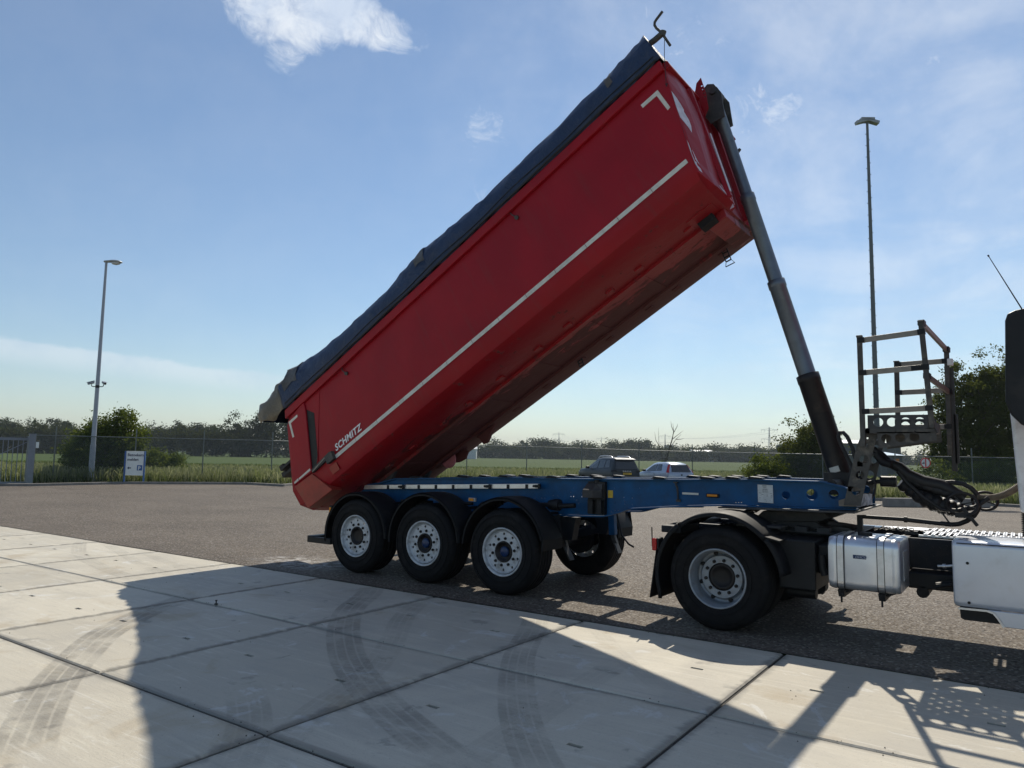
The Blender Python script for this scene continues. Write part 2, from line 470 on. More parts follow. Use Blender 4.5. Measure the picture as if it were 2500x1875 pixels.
M = dict(
    red=red_paint(), belly=belly_paint(),
    red_bounce=mat('red_paint_with_bounce', (0.30, 0.028, 0.016), 0.5, var=0.2, dirt=(0.14, 0.07, 0.04), dirt_amt=0.4),  # oranger red: light bounced up from the ground is put into the colour
    blue=mat('blue_chassis_paint', (0.001, 0.070, 0.19), 0.5, var=0.18, spec=0.3, dirt=(0.02, 0.04, 0.06), dirt_amt=0.4),
    tarp=tarp_mat('blue_tarpaulin', (0.004, 0.017, 0.056), (0.007, 0.028, 0.088), 0.15),
    patch=tarp_mat('grey_reinforcing_patch', (0.055, 0.048, 0.038), (0.10, 0.085, 0.066), 0.3),
    flap=tarp_mat('soiled_tarpaulin', (0.10, 0.085, 0.06), (0.20, 0.165, 0.115), 0.4),
    tape=mat('reflective_tape', (0.62, 0.60, 0.54), 0.4, var=0.12, scale=9, dirt=(0.3, 0.26, 0.22), dirt_amt=0.35),
    white=mat('white_paint', (0.78, 0.78, 0.77), 0.4, var=0.06, dirt=(0.35, 0.32, 0.28), dirt_amt=0.4),
    letter=mat('white_lettering', (0.8, 0.8, 0.79), 0.5, var=0.03),
    rim=mat('white_wheel_paint', (0.52, 0.54, 0.56), 0.45, var=0.12, scale=14, dirt=(0.17, 0.15, 0.13), dirt_amt=0.75),
    alu=mat('brushed_aluminium', (0.66, 0.67, 0.69), 0.36, 0.85, var=0.08, scale=12, dirt=(0.3, 0.28, 0.25), dirt_amt=0.25),
    tankm=mat('aluminium_tank', (0.68, 0.71, 0.76), 0.34, 0.75, var=0.06, scale=5, dirt=(0.36, 0.35, 0.33), dirt_amt=0.3),
    silver=mat('silver_paint', (0.60, 0.63, 0.69), 0.33, 0.35, var=0.04, scale=3, coat=0.5, dirt=(0.34, 0.32, 0.29), dirt_amt=0.3),
    galv=mat('galvanised_steel', (0.36, 0.37, 0.37), 0.55, 0.4, var=0.15, scale=20, dirt=(0.2, 0.17, 0.14), dirt_amt=0.4),
    lampgrey=mat('grey_lamp_post_paint', (0.30, 0.335, 0.39), 0.5, 0.15, var=0.05),
    gategrey=mat('grey_gate_paint', (0.17, 0.195, 0.23), 0.5, 0.1, var=0.08),
    dgrey=mat('dark_grey_steel', (0.045, 0.045, 0.046), 0.6, 0.2, var=0.2, dirt=(0.2, 0.17, 0.13), dirt_amt=0.35),
    steelw=mat('weathered_steel_plate', (0.066, 0.063, 0.058), 0.6, 0.3, var=0.2, scale=12, dirt=(0.3, 0.26, 0.2), dirt_amt=0.4),
    rail=mat('dusty_alu_rail', (0.25, 0.225, 0.19), 0.5, 0.3, var=0.14, scale=15, dirt=(0.2, 0.17, 0.14), dirt_amt=0.4),
    black=mat('black_plastic', (0.009, 0.010, 0.012), 0.5, var=0.2, spec=0.3, dirt=(0.05, 0.045, 0.04), dirt_amt=0.3),
    fender=mat('black_fender_plastic', (0.009, 0.010, 0.012), 0.62, var=0.2, scale=10, spec=0.2, dirt=(0.035, 0.031, 0.027), dirt_amt=0.35),
    frame=mat('tractor_frame_paint', (0.007, 0.010, 0.015), 0.55, var=0.2, spec=0.3, dirt=(0.04, 0.036, 0.032), dirt_amt=0.4),
    rubber=mat('tyre_rubber', (0.007, 0.007, 0.008), 0.8, var=0.3, scale=10, bump=0.2, bscale=90, spec=0.25, dirt=(0.04, 0.036, 0.032), dirt_amt=0.35),
    hub=mat('greasy_hub', (0.012, 0.010, 0.010), 0.5, 0.3, var=0.3, scale=20),
    ramsteel=mat('oiled_ram_steel', (0.13, 0.155, 0.185), 0.38, 0.55, var=0.1, dirt=(0.05, 0.05, 0.05), dirt_amt=0.3),
    ramdark=mat('dark_ram_barrel', (0.014, 0.012, 0.012), 0.5, 0.2, var=0.2, dirt=(0.1, 0.07, 0.05), dirt_amt=0.4),
    scrape=mat('bare_scraped_metal', (0.62, 0.58, 0.62), 0.5, 0.1, var=0.18, scale=9, dirt=(0.4, 0.12, 0.14), dirt_amt=0.3),
    amber=mat('amber_lens', (0.75, 0.25, 0.01), 0.25, var=0.1),
    redlens=mat('red_lens', (0.45, 0.008, 0.01), 0.25, var=0.1),
    yellow=mat('yellow_label', (0.62, 0.42, 0.04), 0.5, var=0.1, scale=25, dirt=(0.3, 0.2, 0.03), dirt_amt=0.5),
    sheet=mat('printed_sheet', (0.58, 0.60, 0.60), 0.45, var=0.08, scale=30),
    ink=mat('grey_print', (0.10, 0.11, 0.12), 0.6, var=0.1),
    badge=mat('dark_blue_badge', (0.004, 0.026, 0.095), 0.35, var=0.05),
    signblue=mat('sign_blue', (0.03, 0.10, 0.30), 0.4, var=0.05),
    signwhite=mat('sign_white', (0.74, 0.75, 0.75), 0.4, var=0.04),
    signred=mat('sign_red', (0.55, 0.02, 0.03), 0.4, var=0.05),
    signdark=mat('sign_dark_blue_print', (0.01, 0.02, 0.06), 0.5, var=0.05),
    glass=mat('dark_tinted_glass', (0.015, 0.018, 0.02), 0.06, var=0.1, spec=0.8),
    mirror=mat('mirror_glass', (0.55, 0.58, 0.6), 0.05, 1.0, var=0.01),
    suv=mat('dark_grey_car_paint', (0.026, 0.034, 0.042), 0.4, 0.0, var=0.04, spec=0.3, coat=0.15),
    hatch=mat('pale_blue_silver_car_paint', (0.34, 0.40, 0.50), 0.3, 0.2, var=0.03, coat=0.8),
    cabred=mat('red_cab_paint', (0.42, 0.02, 0.02), 0.3, var=0.04, coat=0.8),
    hose=mat('black_hose_rubber', (0.008, 0.008, 0.009), 0.55, var=0.2),
    wrap=mat('dusty_spiral_wrap', (0.13, 0.11, 0.08), 0.7, var=0.3, scale=20, bump=0.4, bscale=40),
    bark=mat('bark', (0.09, 0.075, 0.055), 0.9, var=0.3, scale=12, bump=0.6, bscale=30),
    kerb=mat('kerb_concrete', (0.20, 0.19, 0.175), 0.85, var=0.15, scale=4, dirt=(0.1, 0.09, 0.07), dirt_amt=0.5),
    asphalt=asphalt_mat(), concrete=concrete_mat(), mark=mark_mat(),
    joint=mat('joint_dirt', (0.045, 0.042, 0.036), 0.9, var=0.4, scale=20, bump=0.5, bscale=80),
    fence=mat('fence_wire', (0.12, 0.14, 0.135), 0.5, 0.4, var=0.15),
    field=field_mat('field_crop', (0.038, 0.064, 0.013), (0.076, 0.108, 0.025), 0.6),
    verge=field_mat('verge_soil_and_grass', (0.05, 0.055, 0.02), (0.11, 0.105, 0.045), 1.5),
    pylon=mat('pylon_steel', (0.30, 0.32, 0.34), 0.6, 0.3, var=0.05),
    roof=mat('pale_metal_roof', (0.62, 0.63, 0.64), 0.5, var=0.08),
    wall=mat('dark_shed_wall', (0.075, 0.08, 0.085), 0.7, var=0.1),
    bluer=mat('blue_metal_roof', (0.12, 0.28, 0.45), 0.5, var=0.08),
    orange=mat('orange_paint', (0.55, 0.17, 0.02), 0.6, var=0.1),
    brick=mat('grey_block_wall', (0.3, 0.3, 0.31), 0.8, var=0.08),
    leaf_bush=leaf_mat('bush_leaves', (0.038, 0.068, 0.012), (0.11, 0.145, 0.026)),
    leaf_tree=leaf_mat('tree_leaves', (0.036, 0.056, 0.014), (0.095, 0.110, 0.028), 0.4),
    leaf_far=leaf_mat('far_leaves', (0.018, 0.032, 0.014), (0.040, 0.058, 0.024), 0.2),
    leaf_hedge=leaf_mat('hedge_leaves', (0.016, 0.026, 0.010), (0.046, 0.058, 0.020), 0.2),
    grass=leaf_mat('tall_grass', (0.085, 0.135, 0.026), (0.42, 0.41, 0.26), 0.45),
    grass2=leaf_mat('dark_verge_grass', (0.045, 0.08, 0.018), (0.11, 0.15, 0.04), 0.4),
)


# ------------------------------------------------------------------ mesh building
class MB:
    def __init__(s):
        s.v, s.f, s.sm, s.uv = [], [], [], None

    def add(s, vs, fs, smooth=False):
        o = len(s.v)
        s.v += [tuple(map(float, p)) for p in vs]
        s.f += [tuple(i + o for i in f) for f in fs]
        s.sm += [smooth] * len(fs)
        return s

    def box(s, lo, hi, rot=None, at=None):
        (x0, y0, z0), (x1, y1, z1) = lo, hi
        vs = [Vector(p) for p in ((x0, y0, z0), (x1, y0, z0), (x1, y1, z0), (x0, y1, z0), (x0, y0, z1), (x1, y0, z1), (x1, y1, z1), (x0, y1, z1))]
        if rot is not None:
            vs = [rot @ v for v in vs]
        if at is not None:
            vs = [v + Vector(at) for v in vs]
        return s.add(vs, [(0, 3, 2, 1), (4, 5, 6, 7), (0, 1, 5, 4), (1, 2, 6, 5), (2, 3, 7, 6), (3, 0, 4, 7)])

    def hexa(s, p8):
        return s.add(p8, [(0, 3, 2, 1), (4, 5, 6, 7), (0, 1, 5, 4), (1, 2, 6, 5), (2, 3, 7, 6), (3, 0, 4, 7)])

    def bar(s, a, b, w, h=None, up=(0, 0, 1)):
        """rectangular bar from a to b, w across, h along up"""
        h = h or w
        a, b, up = Vector(a), Vector(b), Vector(up)
        d = (b - a).normalized()
        if abs(d.dot(up)) > 0.98:
            up = Vector((1, 0, 0))
        x = d.cross(up).normalized() * w / 2
        y = x.cross(d).normalized() * h / 2
        return s.hexa([a - x - y, b - x - y, b + x - y, a + x - y, a - x + y, b - x + y, b + x + y, a + x + y])

    def tube(s, pts, r, n=10, caps=True, smooth=True):
        pts = [Vector(p) for p in pts]
        rs = r if isinstance(r, (list, tuple)) else [r] * len(pts)
        vs, fs = [], []
        ref = None
        for i, p in enumerate(pts):
            t = (pts[min(i + 1, len(pts) - 1)] - pts[max(i - 1, 0)]).normalized()
            if ref is None:
                ref = Vector((0, 0, 1)) if abs(t.z) < 0.9 else Vector((1, 0, 0))
            x = (ref - t * ref.dot(t)).normalized()
            y = t.cross(x)
            ref = x
            for k in range(n):
                a = 2 * math.pi * k / n
                vs.append(p + (x * math.cos(a) + y * math.sin(a)) * rs[i])
        for i in range(len(pts) - 1):
            for k in range(n):
                fs.append((i * n + k, i * n + (k + 1) % n, (i + 1) * n + (k + 1) % n, (i + 1) * n + k))
        s.add(vs, fs, smooth)
        if caps:
            s.add([vs[k] for k in range(n)], [tuple(reversed(range(n)))])
            s.add([vs[(len(pts) - 1) * n + k] for k in range(n)], [tuple(range(n))])
        return s

    def revolve(s, prof, n=48, axis='Y', smooth=True):
        """profile of (radius, along) turned round an axis through the origin"""
        vs, fs = [], []
        for k in range(n):
            a = 2 * math.pi * k / n
            for r, t in prof:
                if axis == 'Y':
                    vs.append((r * math.cos(a), t, r * math.sin(a)))
                else:
                    vs.append((r * math.cos(a), r * math.sin(a), t))
        L = len(prof)
        for k in range(n):
            k2 = (k + 1) % n
            for i in range(L - 1):
                fs.append((k * L + i, k2 * L + i, k2 * L + i + 1, k * L + i + 1))
        return s.add(vs, fs, smooth)

    def prism(s, poly, f0, f1):
        """polygon given in 2D, lifted by two functions to its two sides"""
        n = len(poly)
        vs = [f0(*p) for p in poly] + [f1(*p) for p in poly]
        return s.add(vs, [tuple(range(n))[::-1], tuple(range(n, 2 * n))] + [(i, (i + 1) % n, n + (i + 1) % n, n + i) for i in range(n)])

    def plate(s, outer, holes, f0, f1):
        """flat plate with round or polygonal holes"""
        loops = [outer] + holes
        co, ed = [], []
        for lp in loops:
            o = len(co)
            co += [Vector(p) for p in lp]
            ed += [(o + i, o + (i + 1) % len(lp)) for i in range(len(lp))]
        r = geometry.delaunay_2d_cdt(co, ed, [], 0, 1e-6)
        vv, ff = r[0], r[2]

        def inside(pt, lp):
            c = False
            j = len(lp) - 1
            for i in range(len(lp)):
                if (lp[i][1] > pt[1]) != (lp[j][1] > pt[1]) and pt[0] < (lp[j][0] - lp[i][0]) * (pt[1] - lp[i][1]) / (lp[j][1] - lp[i][1]) + lp[i][0]:
                    c = not c
                j = i
            return c
        keep = []
        for f in ff:
            c = sum((vv[i] for i in f), Vector((0, 0))) / len(f)
            if inside(c, outer) and not any(inside(c, h) for h in holes):
                keep.append(tuple(f))
        n = len(vv)
        vs = [f0(*p) for p in vv] + [f1(*p) for p in vv]
        fs = [tuple(reversed(f)) for f in keep] + [tuple(i + n for i in f) for f in keep]
        s.add(vs, fs)
        for lp in loops:
            k = len(lp)
            s.add([f0(*p) for p in lp] + [f1(*p) for p in lp], [(i, (i + 1) % k, k + (i + 1) % k, k + i) for i in range(k)])
        return s

    def loft(s, rings, closed=True, caps=True, smooth=False):
        n = len(rings[0])
        vs = [p for r_ in rings for p in r_]
        fs = []
        for i in range(len(rings) - 1):
            for k in range(n if closed else n - 1):
                k2 = (k + 1) % n
                fs.append((i * n + k, i * n + k2, (i + 1) * n + k2, (i + 1) * n + k))
        if caps and closed:
            fs += [tuple(reversed(range(n))), tuple((len(rings) - 1) * n + k for k in range(n))]
        return s.add(vs, fs, smooth)

    def mesh(s, name, fix=True):
        me = bpy.data.meshes.new(name)
        me.from_pydata(s.v, [], s.f)
        me.polygons.foreach_set('use_smooth', s.sm)
        if fix:
            b = bmesh.new()
            b.from_mesh(me)
            bmesh.ops.recalc_face_normals(b, faces=b.faces)
            b.to_mesh(me)
            b.free()
        me.update()
        return me

    def build(s, name, material, parent=None, bevel=0.0, fix=True, label=None, loc=None):
        me = s.mesh(name, fix)
        me.materials.append(material)
        o = bpy.data.objects.new(name, me)
        COL.objects.link(o)
        if loc is not None:
            o.location = loc
        hang(o, parent)
        if bevel:
            bv = o.modifiers.new('bevel', 'BEVEL')
            bv.width = bevel
            bv.segments = 2
            bv.limit_method = 'ANGLE'
            bv.angle_limit = R(40)
        if label:
            o['label'] = label
        return o


def hang(o, parent):
    if parent is not None:
        o.parent = parent
        if parent.get('base') is not None:
            o.matrix_parent_inverse = Matrix.Translation(-Vector(parent['base']))


def thing(name, label, cat, base=(0, 0, 0), group=None):
    """an Empty at the base of a thing; parts are modelled in world coordinates under it"""
    o = bpy.data.objects.new(name, None)
    COL.objects.link(o)
    o.location = base
    o['base'] = [float(c) for c in base]
    o.empty_display_size = 0.3
    return tag(o, label, cat, group)


def tag(o, label=None, cat=None, group=None, kind=None):
    for k, v in (('label', label), ('category', cat), ('group', group), ('kind', kind)):
        if v:
            o[k] = v
    return o


def part_empty(name, parent, loc=(0, 0, 0)):
    o = bpy.data.objects.new(name, None)
    COL.objects.link(o)
    o.location = loc
    hang(o, parent)
    return o


def same(o, parent, loc=None, rot=None, name=None):
    c = o.copy()
    COL.objects.link(c)
    c.parent = parent
    c.matrix_parent_inverse = Matrix.Identity(4)
    if loc is not None:
        c.location = loc
    if rot is not None:
        c.rotation_euler = rot
    return c


def copy_tree(o, parent=None):
    c = o.copy()
    COL.objects.link(c)
    if parent is not None:
        c.parent = parent
    for ch in o.children:
        copy_tree(ch, c)
    return c


def circle(cx, cy, r, n=20):
    return [(cx + r * math.cos(2 * math.pi * k / n), cy + r * math.sin(2 * math.pi * k / n)) for k in range(n)]


def text(body, name, size, material, mtx, parent, ext=0.002, bold=0.0, shear=0.0, align='LEFT', sx=1.0, space=1.0):
    cu = bpy.data.curves.new(name, 'FONT')
    cu.body = body
    cu.size = size
    cu.extrude = ext
    cu.offset = bold
    cu.shear = shear
    cu.align_x = align
    cu.space_character = space
    cu.resolution_u = 3
    tmp = bpy.data.objects.new(name, cu)
    COL.objects.link(tmp)
    me = bpy.data.meshes.new_from_object(tmp.evaluated_get(bpy.context.evaluated_depsgraph_get()))
    bpy.data.objects.remove(tmp)
    me.name = name
    me.materials.clear()
    me.materials.append(material)
    o = bpy.data.objects.new(name, me)
    COL.objects.link(o)
    hang(o, parent)
    o.matrix_basis = mtx @ Matrix.Diagonal((sx, 1, 1, 1))
    return o


def frame_mtx(origin, xdir, ydir):
    x, y = Vector(xdir).normalized(), Vector(ydir).normalized()
    z = x.cross(y)
    m = Matrix((x, y, z)).transposed().to_4x4()
    m.translation = Vector(origin)
    return m



# ------------------------------------------------------------------ ground
def ground_sheet():
    b = MB()
    b.add([(-3000, -600, -0.05), (3000, -600, -0.05), (3000, 4500, -0.05), (-3000, 4500, -0.05)], [(0, 1, 2, 3)])
    tag(b.build('field', M['field'], fix=False), kind='structure')


def strip_between(name, material, near, far, z):
    """ground strip between two polylines"""
    b = MB()
    n = len(near)
    b.add([(p[0], p[1], z) for p in near] + [(p[0], p[1], z) for p in far], [(i, i + 1, n + i + 1, n + i) for i in range(n - 1)])
    return tag(b.build(name, material, fix=False), kind='structure')


# the far edge of the yard, walked from the gate on the left to the bushes on the right
KERB = [on(2, 0, x, y)[:2] for x, y in ((-420, 1180), (0, 1187), (78, 1187), (300, 1182), (600, 1183), (690, 1188))]
KERB += [ground(x, d)[:2] for x, d in ((800, 42.5), (1000, 44.0), (1300, 44.5), (1600, 45.0), (1800, 44.5), (1850, 36.5))]
KERB += [on(2, 0, x, y)[:2] for x, y in ((2000, 1220), (2170, 1223), (2450, 1237), (2700, 1252))]
KERB = [np.array(p) for p in KERB]
EDGE_Y = -0.602
P_X, P_Y = 2.059, 2.03
ROW0 = -2.536


def yard():
    b = MB()
    poly = [(-120, EDGE_Y), (60, EDGE_Y), (60, 30.0)] + [tuple(p) for p in reversed(KERB)] + [(-120, 0.5)]
    tri = geometry.delaunay_2d_cdt([Vector(p) for p in poly], [], [list(range(len(poly)))], 1, 1e-6)
    b.add([(p[0], p[1], 0.0) for p in tri[0]], [tuple(f) for f in tri[2]])
    o = b.build('asphalt_yard', M['asphalt'])
    tag(o, kind='structure')
    for p in o.data.polygons:
        if p.normal.z < 0:
            p.flip()
    # kerb
    k = MB()
    for a, c in zip(KERB[:-1], KERB[1:]):
        d = (c - a) / np.linalg.norm(c - a)
        nrm = np.array([-d[1], d[0]])
        L = np.linalg.norm(c - a)
        for i in range(max(1, int(L / 1.0))):
            m = max(1, int(L / 1.0))
            p0, p1 = a + d * (L * i / m + 0.006), a + d * (L * (i + 1) / m - 0.006)
            q0, q1 = p0 + nrm * 0.12, p1 + nrm * 0.12
            k.hexa([(*p0, -0.04), (*p1, -0.04), (*q1, -0.04), (*q0, -0.04), (*p0, 0.11), (*p1, 0.11), (*q1, 0.12), (*q0, 0.12)])
    tag(k.build('kerb', M['kerb']), kind='structure')


def pavement():
    b = MB()
    b.add([(-120, -60, -0.018), (60, -60, -0.018), (60, EDGE_Y, -0.018), (-120, EDGE_Y, -0.018)], [(0, 1, 2, 3)])
    base = tag(b.build('concrete_pavement', M['joint'], fix=False), kind='structure')

    def slab_mesh(dy, hole_v):
        sx, sy = P_X / 2 - 0.013, dy / 2 - 0.012
        c = 0.014
        m = MB()
        holes = []
        for hx in (-0.55, 0.575):
            holes.append([(hx - 0.052, hole_v - 0.02), (hx + 0.052, hole_v - 0.02), (hx + 0.052, hole_v + 0.02), (hx - 0.052, hole_v + 0.02)])
        outer = [(-sx + c, -sy + c), (sx - c, -sy + c), (sx - c, sy - c), (-sx + c, sy - c)]
        m.plate(outer, holes, lambda x, y: (x, y, -0.10), lambda x, y: (x, y, 0.0))
        out2 = [(-sx, -sy), (sx, -sy), (sx, sy), (-sx, sy)]
        m.add([(*p, 0.0) for p in outer] + [(*p, -0.010) for p in out2], [(i, (i + 1) % 4, 4 + (i + 1) % 4, 4 + i) for i in range(4)])
        m.add([(*p, -0.010) for p in out2] + [(*p, -0.10) for p in out2], [(i, (i + 1) % 4, 4 + (i + 1) % 4, 4 + i) for i in range(4)])
        me = m.mesh('concrete_slab')
        me.materials.append(M['concrete'])
        return me
    dy0 = EDGE_Y - ROW0
    m_edge, m_full = slab_mesh(dy0, 0.015), slab_mesh(P_Y, -0.012)
    for j in range(7):
        y = ROW0 + dy0 / 2 if j == 0 else ROW0 - P_Y * (j - 0.5)
        for i in range(-16, 8):
            o = bpy.data.objects.new('concrete_slab', m_edge if j == 0 else m_full)
            COL.objects.link(o)
            o.location = (P_X * (i + 0.5) + rnd.uniform(-.003, .003), y + rnd.uniform(-.003, .003), 0.0 + rnd.uniform(-.002, .002))
            o.rotation_euler = (rnd.uniform(-.0012, .0012), rnd.uniform(-.0012, .0012), rnd.uniform(-.001, .001))
            o.parent = base
    # tyre marks: strips of rubber lying on the slabs
    marks = [
        ([(3.39, -5.63), (2.77, -5.31), (2.01, -4.85), (0.90, -3.99), (0.26, -3.20), (-0.05, -2.64), (-0.25, -2.2)], 0.36, 0.75),
        ([(-6.6, -0.62), (-6.15, -0.95), (-4.81, -1.575), (-3.55, -1.94), (-2.3, -2.18), (-1.2, -2.28)], 0.24, 0.36),
        ([(-5.93, -0.62), (-4.29, -1.107), (-3.07, -1.51), (-2.1, -1.72), (-1.2, -1.8)], 0.20, 0.3),
        ([(-4.7, -0.64), (-3.15, -1.12), (-1.9, -1.354), (-1.0, -1.45)], 0.18, 0.26),
        ([(1.0, -0.62), (1.26, -0.874), (1.84, -1.81), (2.55, -2.53), (3.35, -3.19), (4.19, -3.70), (4.79, -3.98), (5.26, -4.18), (5.9, -4.4)], 0.34, 0.62),
        ([(2.02, -0.70), (2.5, -1.63), (3.29, -2.64), (3.77, -3.37), (3.96, -3.98), (4.21, -4.43), (4.5, -4.9)], 0.26, 0.34),
        ([(3.55, -0.62), (3.95, -1.31), (4.21, -1.9), (4.56, -2.5), (5.02, -3.16), (5.34, -3.56), (5.7, -3.95), (6.1, -4.3)], 0.30, 0.55),
        ([(5.12, -1.6), (5.20, -2.6), (5.28, -3.41), (5.35, -4.09), (5.4, -4.8)], 0.26, 0.22),
        ([(4.2, -0.64), (4.5, -0.957), (5.05, -1.62), (5.55, -2.1), (6.0, -2.5)], 0.18, 0.22),
        ([(3.1, -4.05), (3.6, -4.3), (4.2, -4.75), (4.6, -5.2)], 0.3, 0.4),
    ]
    for pts, wd, amt in marks:
        p = np.array(pts)
        t = np.r_[0, np.cumsum(np.linalg.norm(np.diff(p, axis=0), axis=1))]
        tt = np.arange(0, t[-1], 0.06)

        def smooth(a):
            s = np.interp(tt, t, a)
            k = np.ones(13) / 13
            return np.convolve(np.pad(s, 6, mode='edge') if False else np.r_[2 * s[0] - s[6:0:-1], s, 2 * s[-1] - s[-2:-8:-1]], k, 'valid')
        x, y = smooth(p[:, 0]), smooth(p[:, 1])
        dx, dy = np.gradient(x), np.gradient(y)
        L = np.hypot(dx, dy)
        nx, ny = -dy / L * wd / 2, dx / L * wd / 2
        n = len(x)
        vs = [(x[i] + nx[i], y[i] + ny[i], 0.006) for i in range(n)] + [(x[i] - nx[i], y[i] - ny[i], 0.006) for i in range(n)]
        me = bpy.data.meshes.new('tyre_mark')
        me.from_pydata(vs, [], [(i, i + 1, n + i + 1, n + i) for i in range(n - 1)])
        uvl = me.uv_layers.new(name='UVMap')
        for lp in me.loops:
            i = lp.vertex_index
            uvl.data[lp.index].uv = (0.0 if i < n else 1.0, tt[i % n])
        at = me.attributes.new('fade', 'FLOAT', 'POINT')
        fade = [amt * 0.38 * min(1.0, tt[i] / 0.5, (tt[-1] - tt[i]) / 0.8 + 0.02) for i in range(n)]
        at.data.foreach_set('value', np.array(fade + fade, dtype=np.float32))
        me.materials.append(M['mark'])
        o = bpy.data.objects.new('tyre_mark', me)
        COL.objects.link(o)
        o.parent = base
    # grit blown along the joints and the asphalt edge
    g = MB()
    for _ in range(420):
        if rnd.random() < 0.6:
            x, y = rnd.uniform(-8, 8), EDGE_Y + rnd.gauss(-0.01, 0.035)
        else:
            x, y = rnd.uniform(-4, 8), rnd.uniform(-5.5, -0.7)
            if rnd.random() < .6:
                y = ROW0 - P_Y * rnd.choice((0, 1)) + rnd.gauss(0, .03)
        r = rnd.uniform(0.003, 0.007)
        a = rnd.uniform(0, 6)
        g.add([(x + r * math.cos(a), y + r * math.sin(a), 0.003), (x + r * math.cos(a + 2), y + r * math.sin(a + 2), 0.003), (x + r * math.cos(a + 4.2), y + r * math.sin(a + 4.2), 0.003), (x, y, 0.003 + r)],
              [(0, 1, 3), (1, 2, 3), (2, 0, 3)])
    tag(g.build('loose_grit', M['joint']), kind='stuff')
    bolt = MB().tube([(0.474, -2.52, 0.0), (0.474, -2.52, 0.045)], 0.007, 8)
    bolt.tube([(0.474, -2.52, 0.0), (0.474, -2.52, 0.012)], 0.022, 6)
    bolt.tube([(0.474, -2.52, 0.038), (0.474, -2.52, 0.05)], 0.013, 6)
    tag(bolt.build('anchor_bolt', M['dgrey']), 'small dark bolt standing upright beside a slab joint', 'bolt')


ground_sheet()
yard()
pavement()

# ------------------------------------------------------------------ wheels (shared by the trailer and the tractor)
def hole_ring(n, rad, r, ph=0.0):
    return [circle(rad * math.cos(2 * math.pi * (k + ph) / n), rad * math.sin(2 * math.pi * (k + ph) / n), r, 12) for k in range(n)]


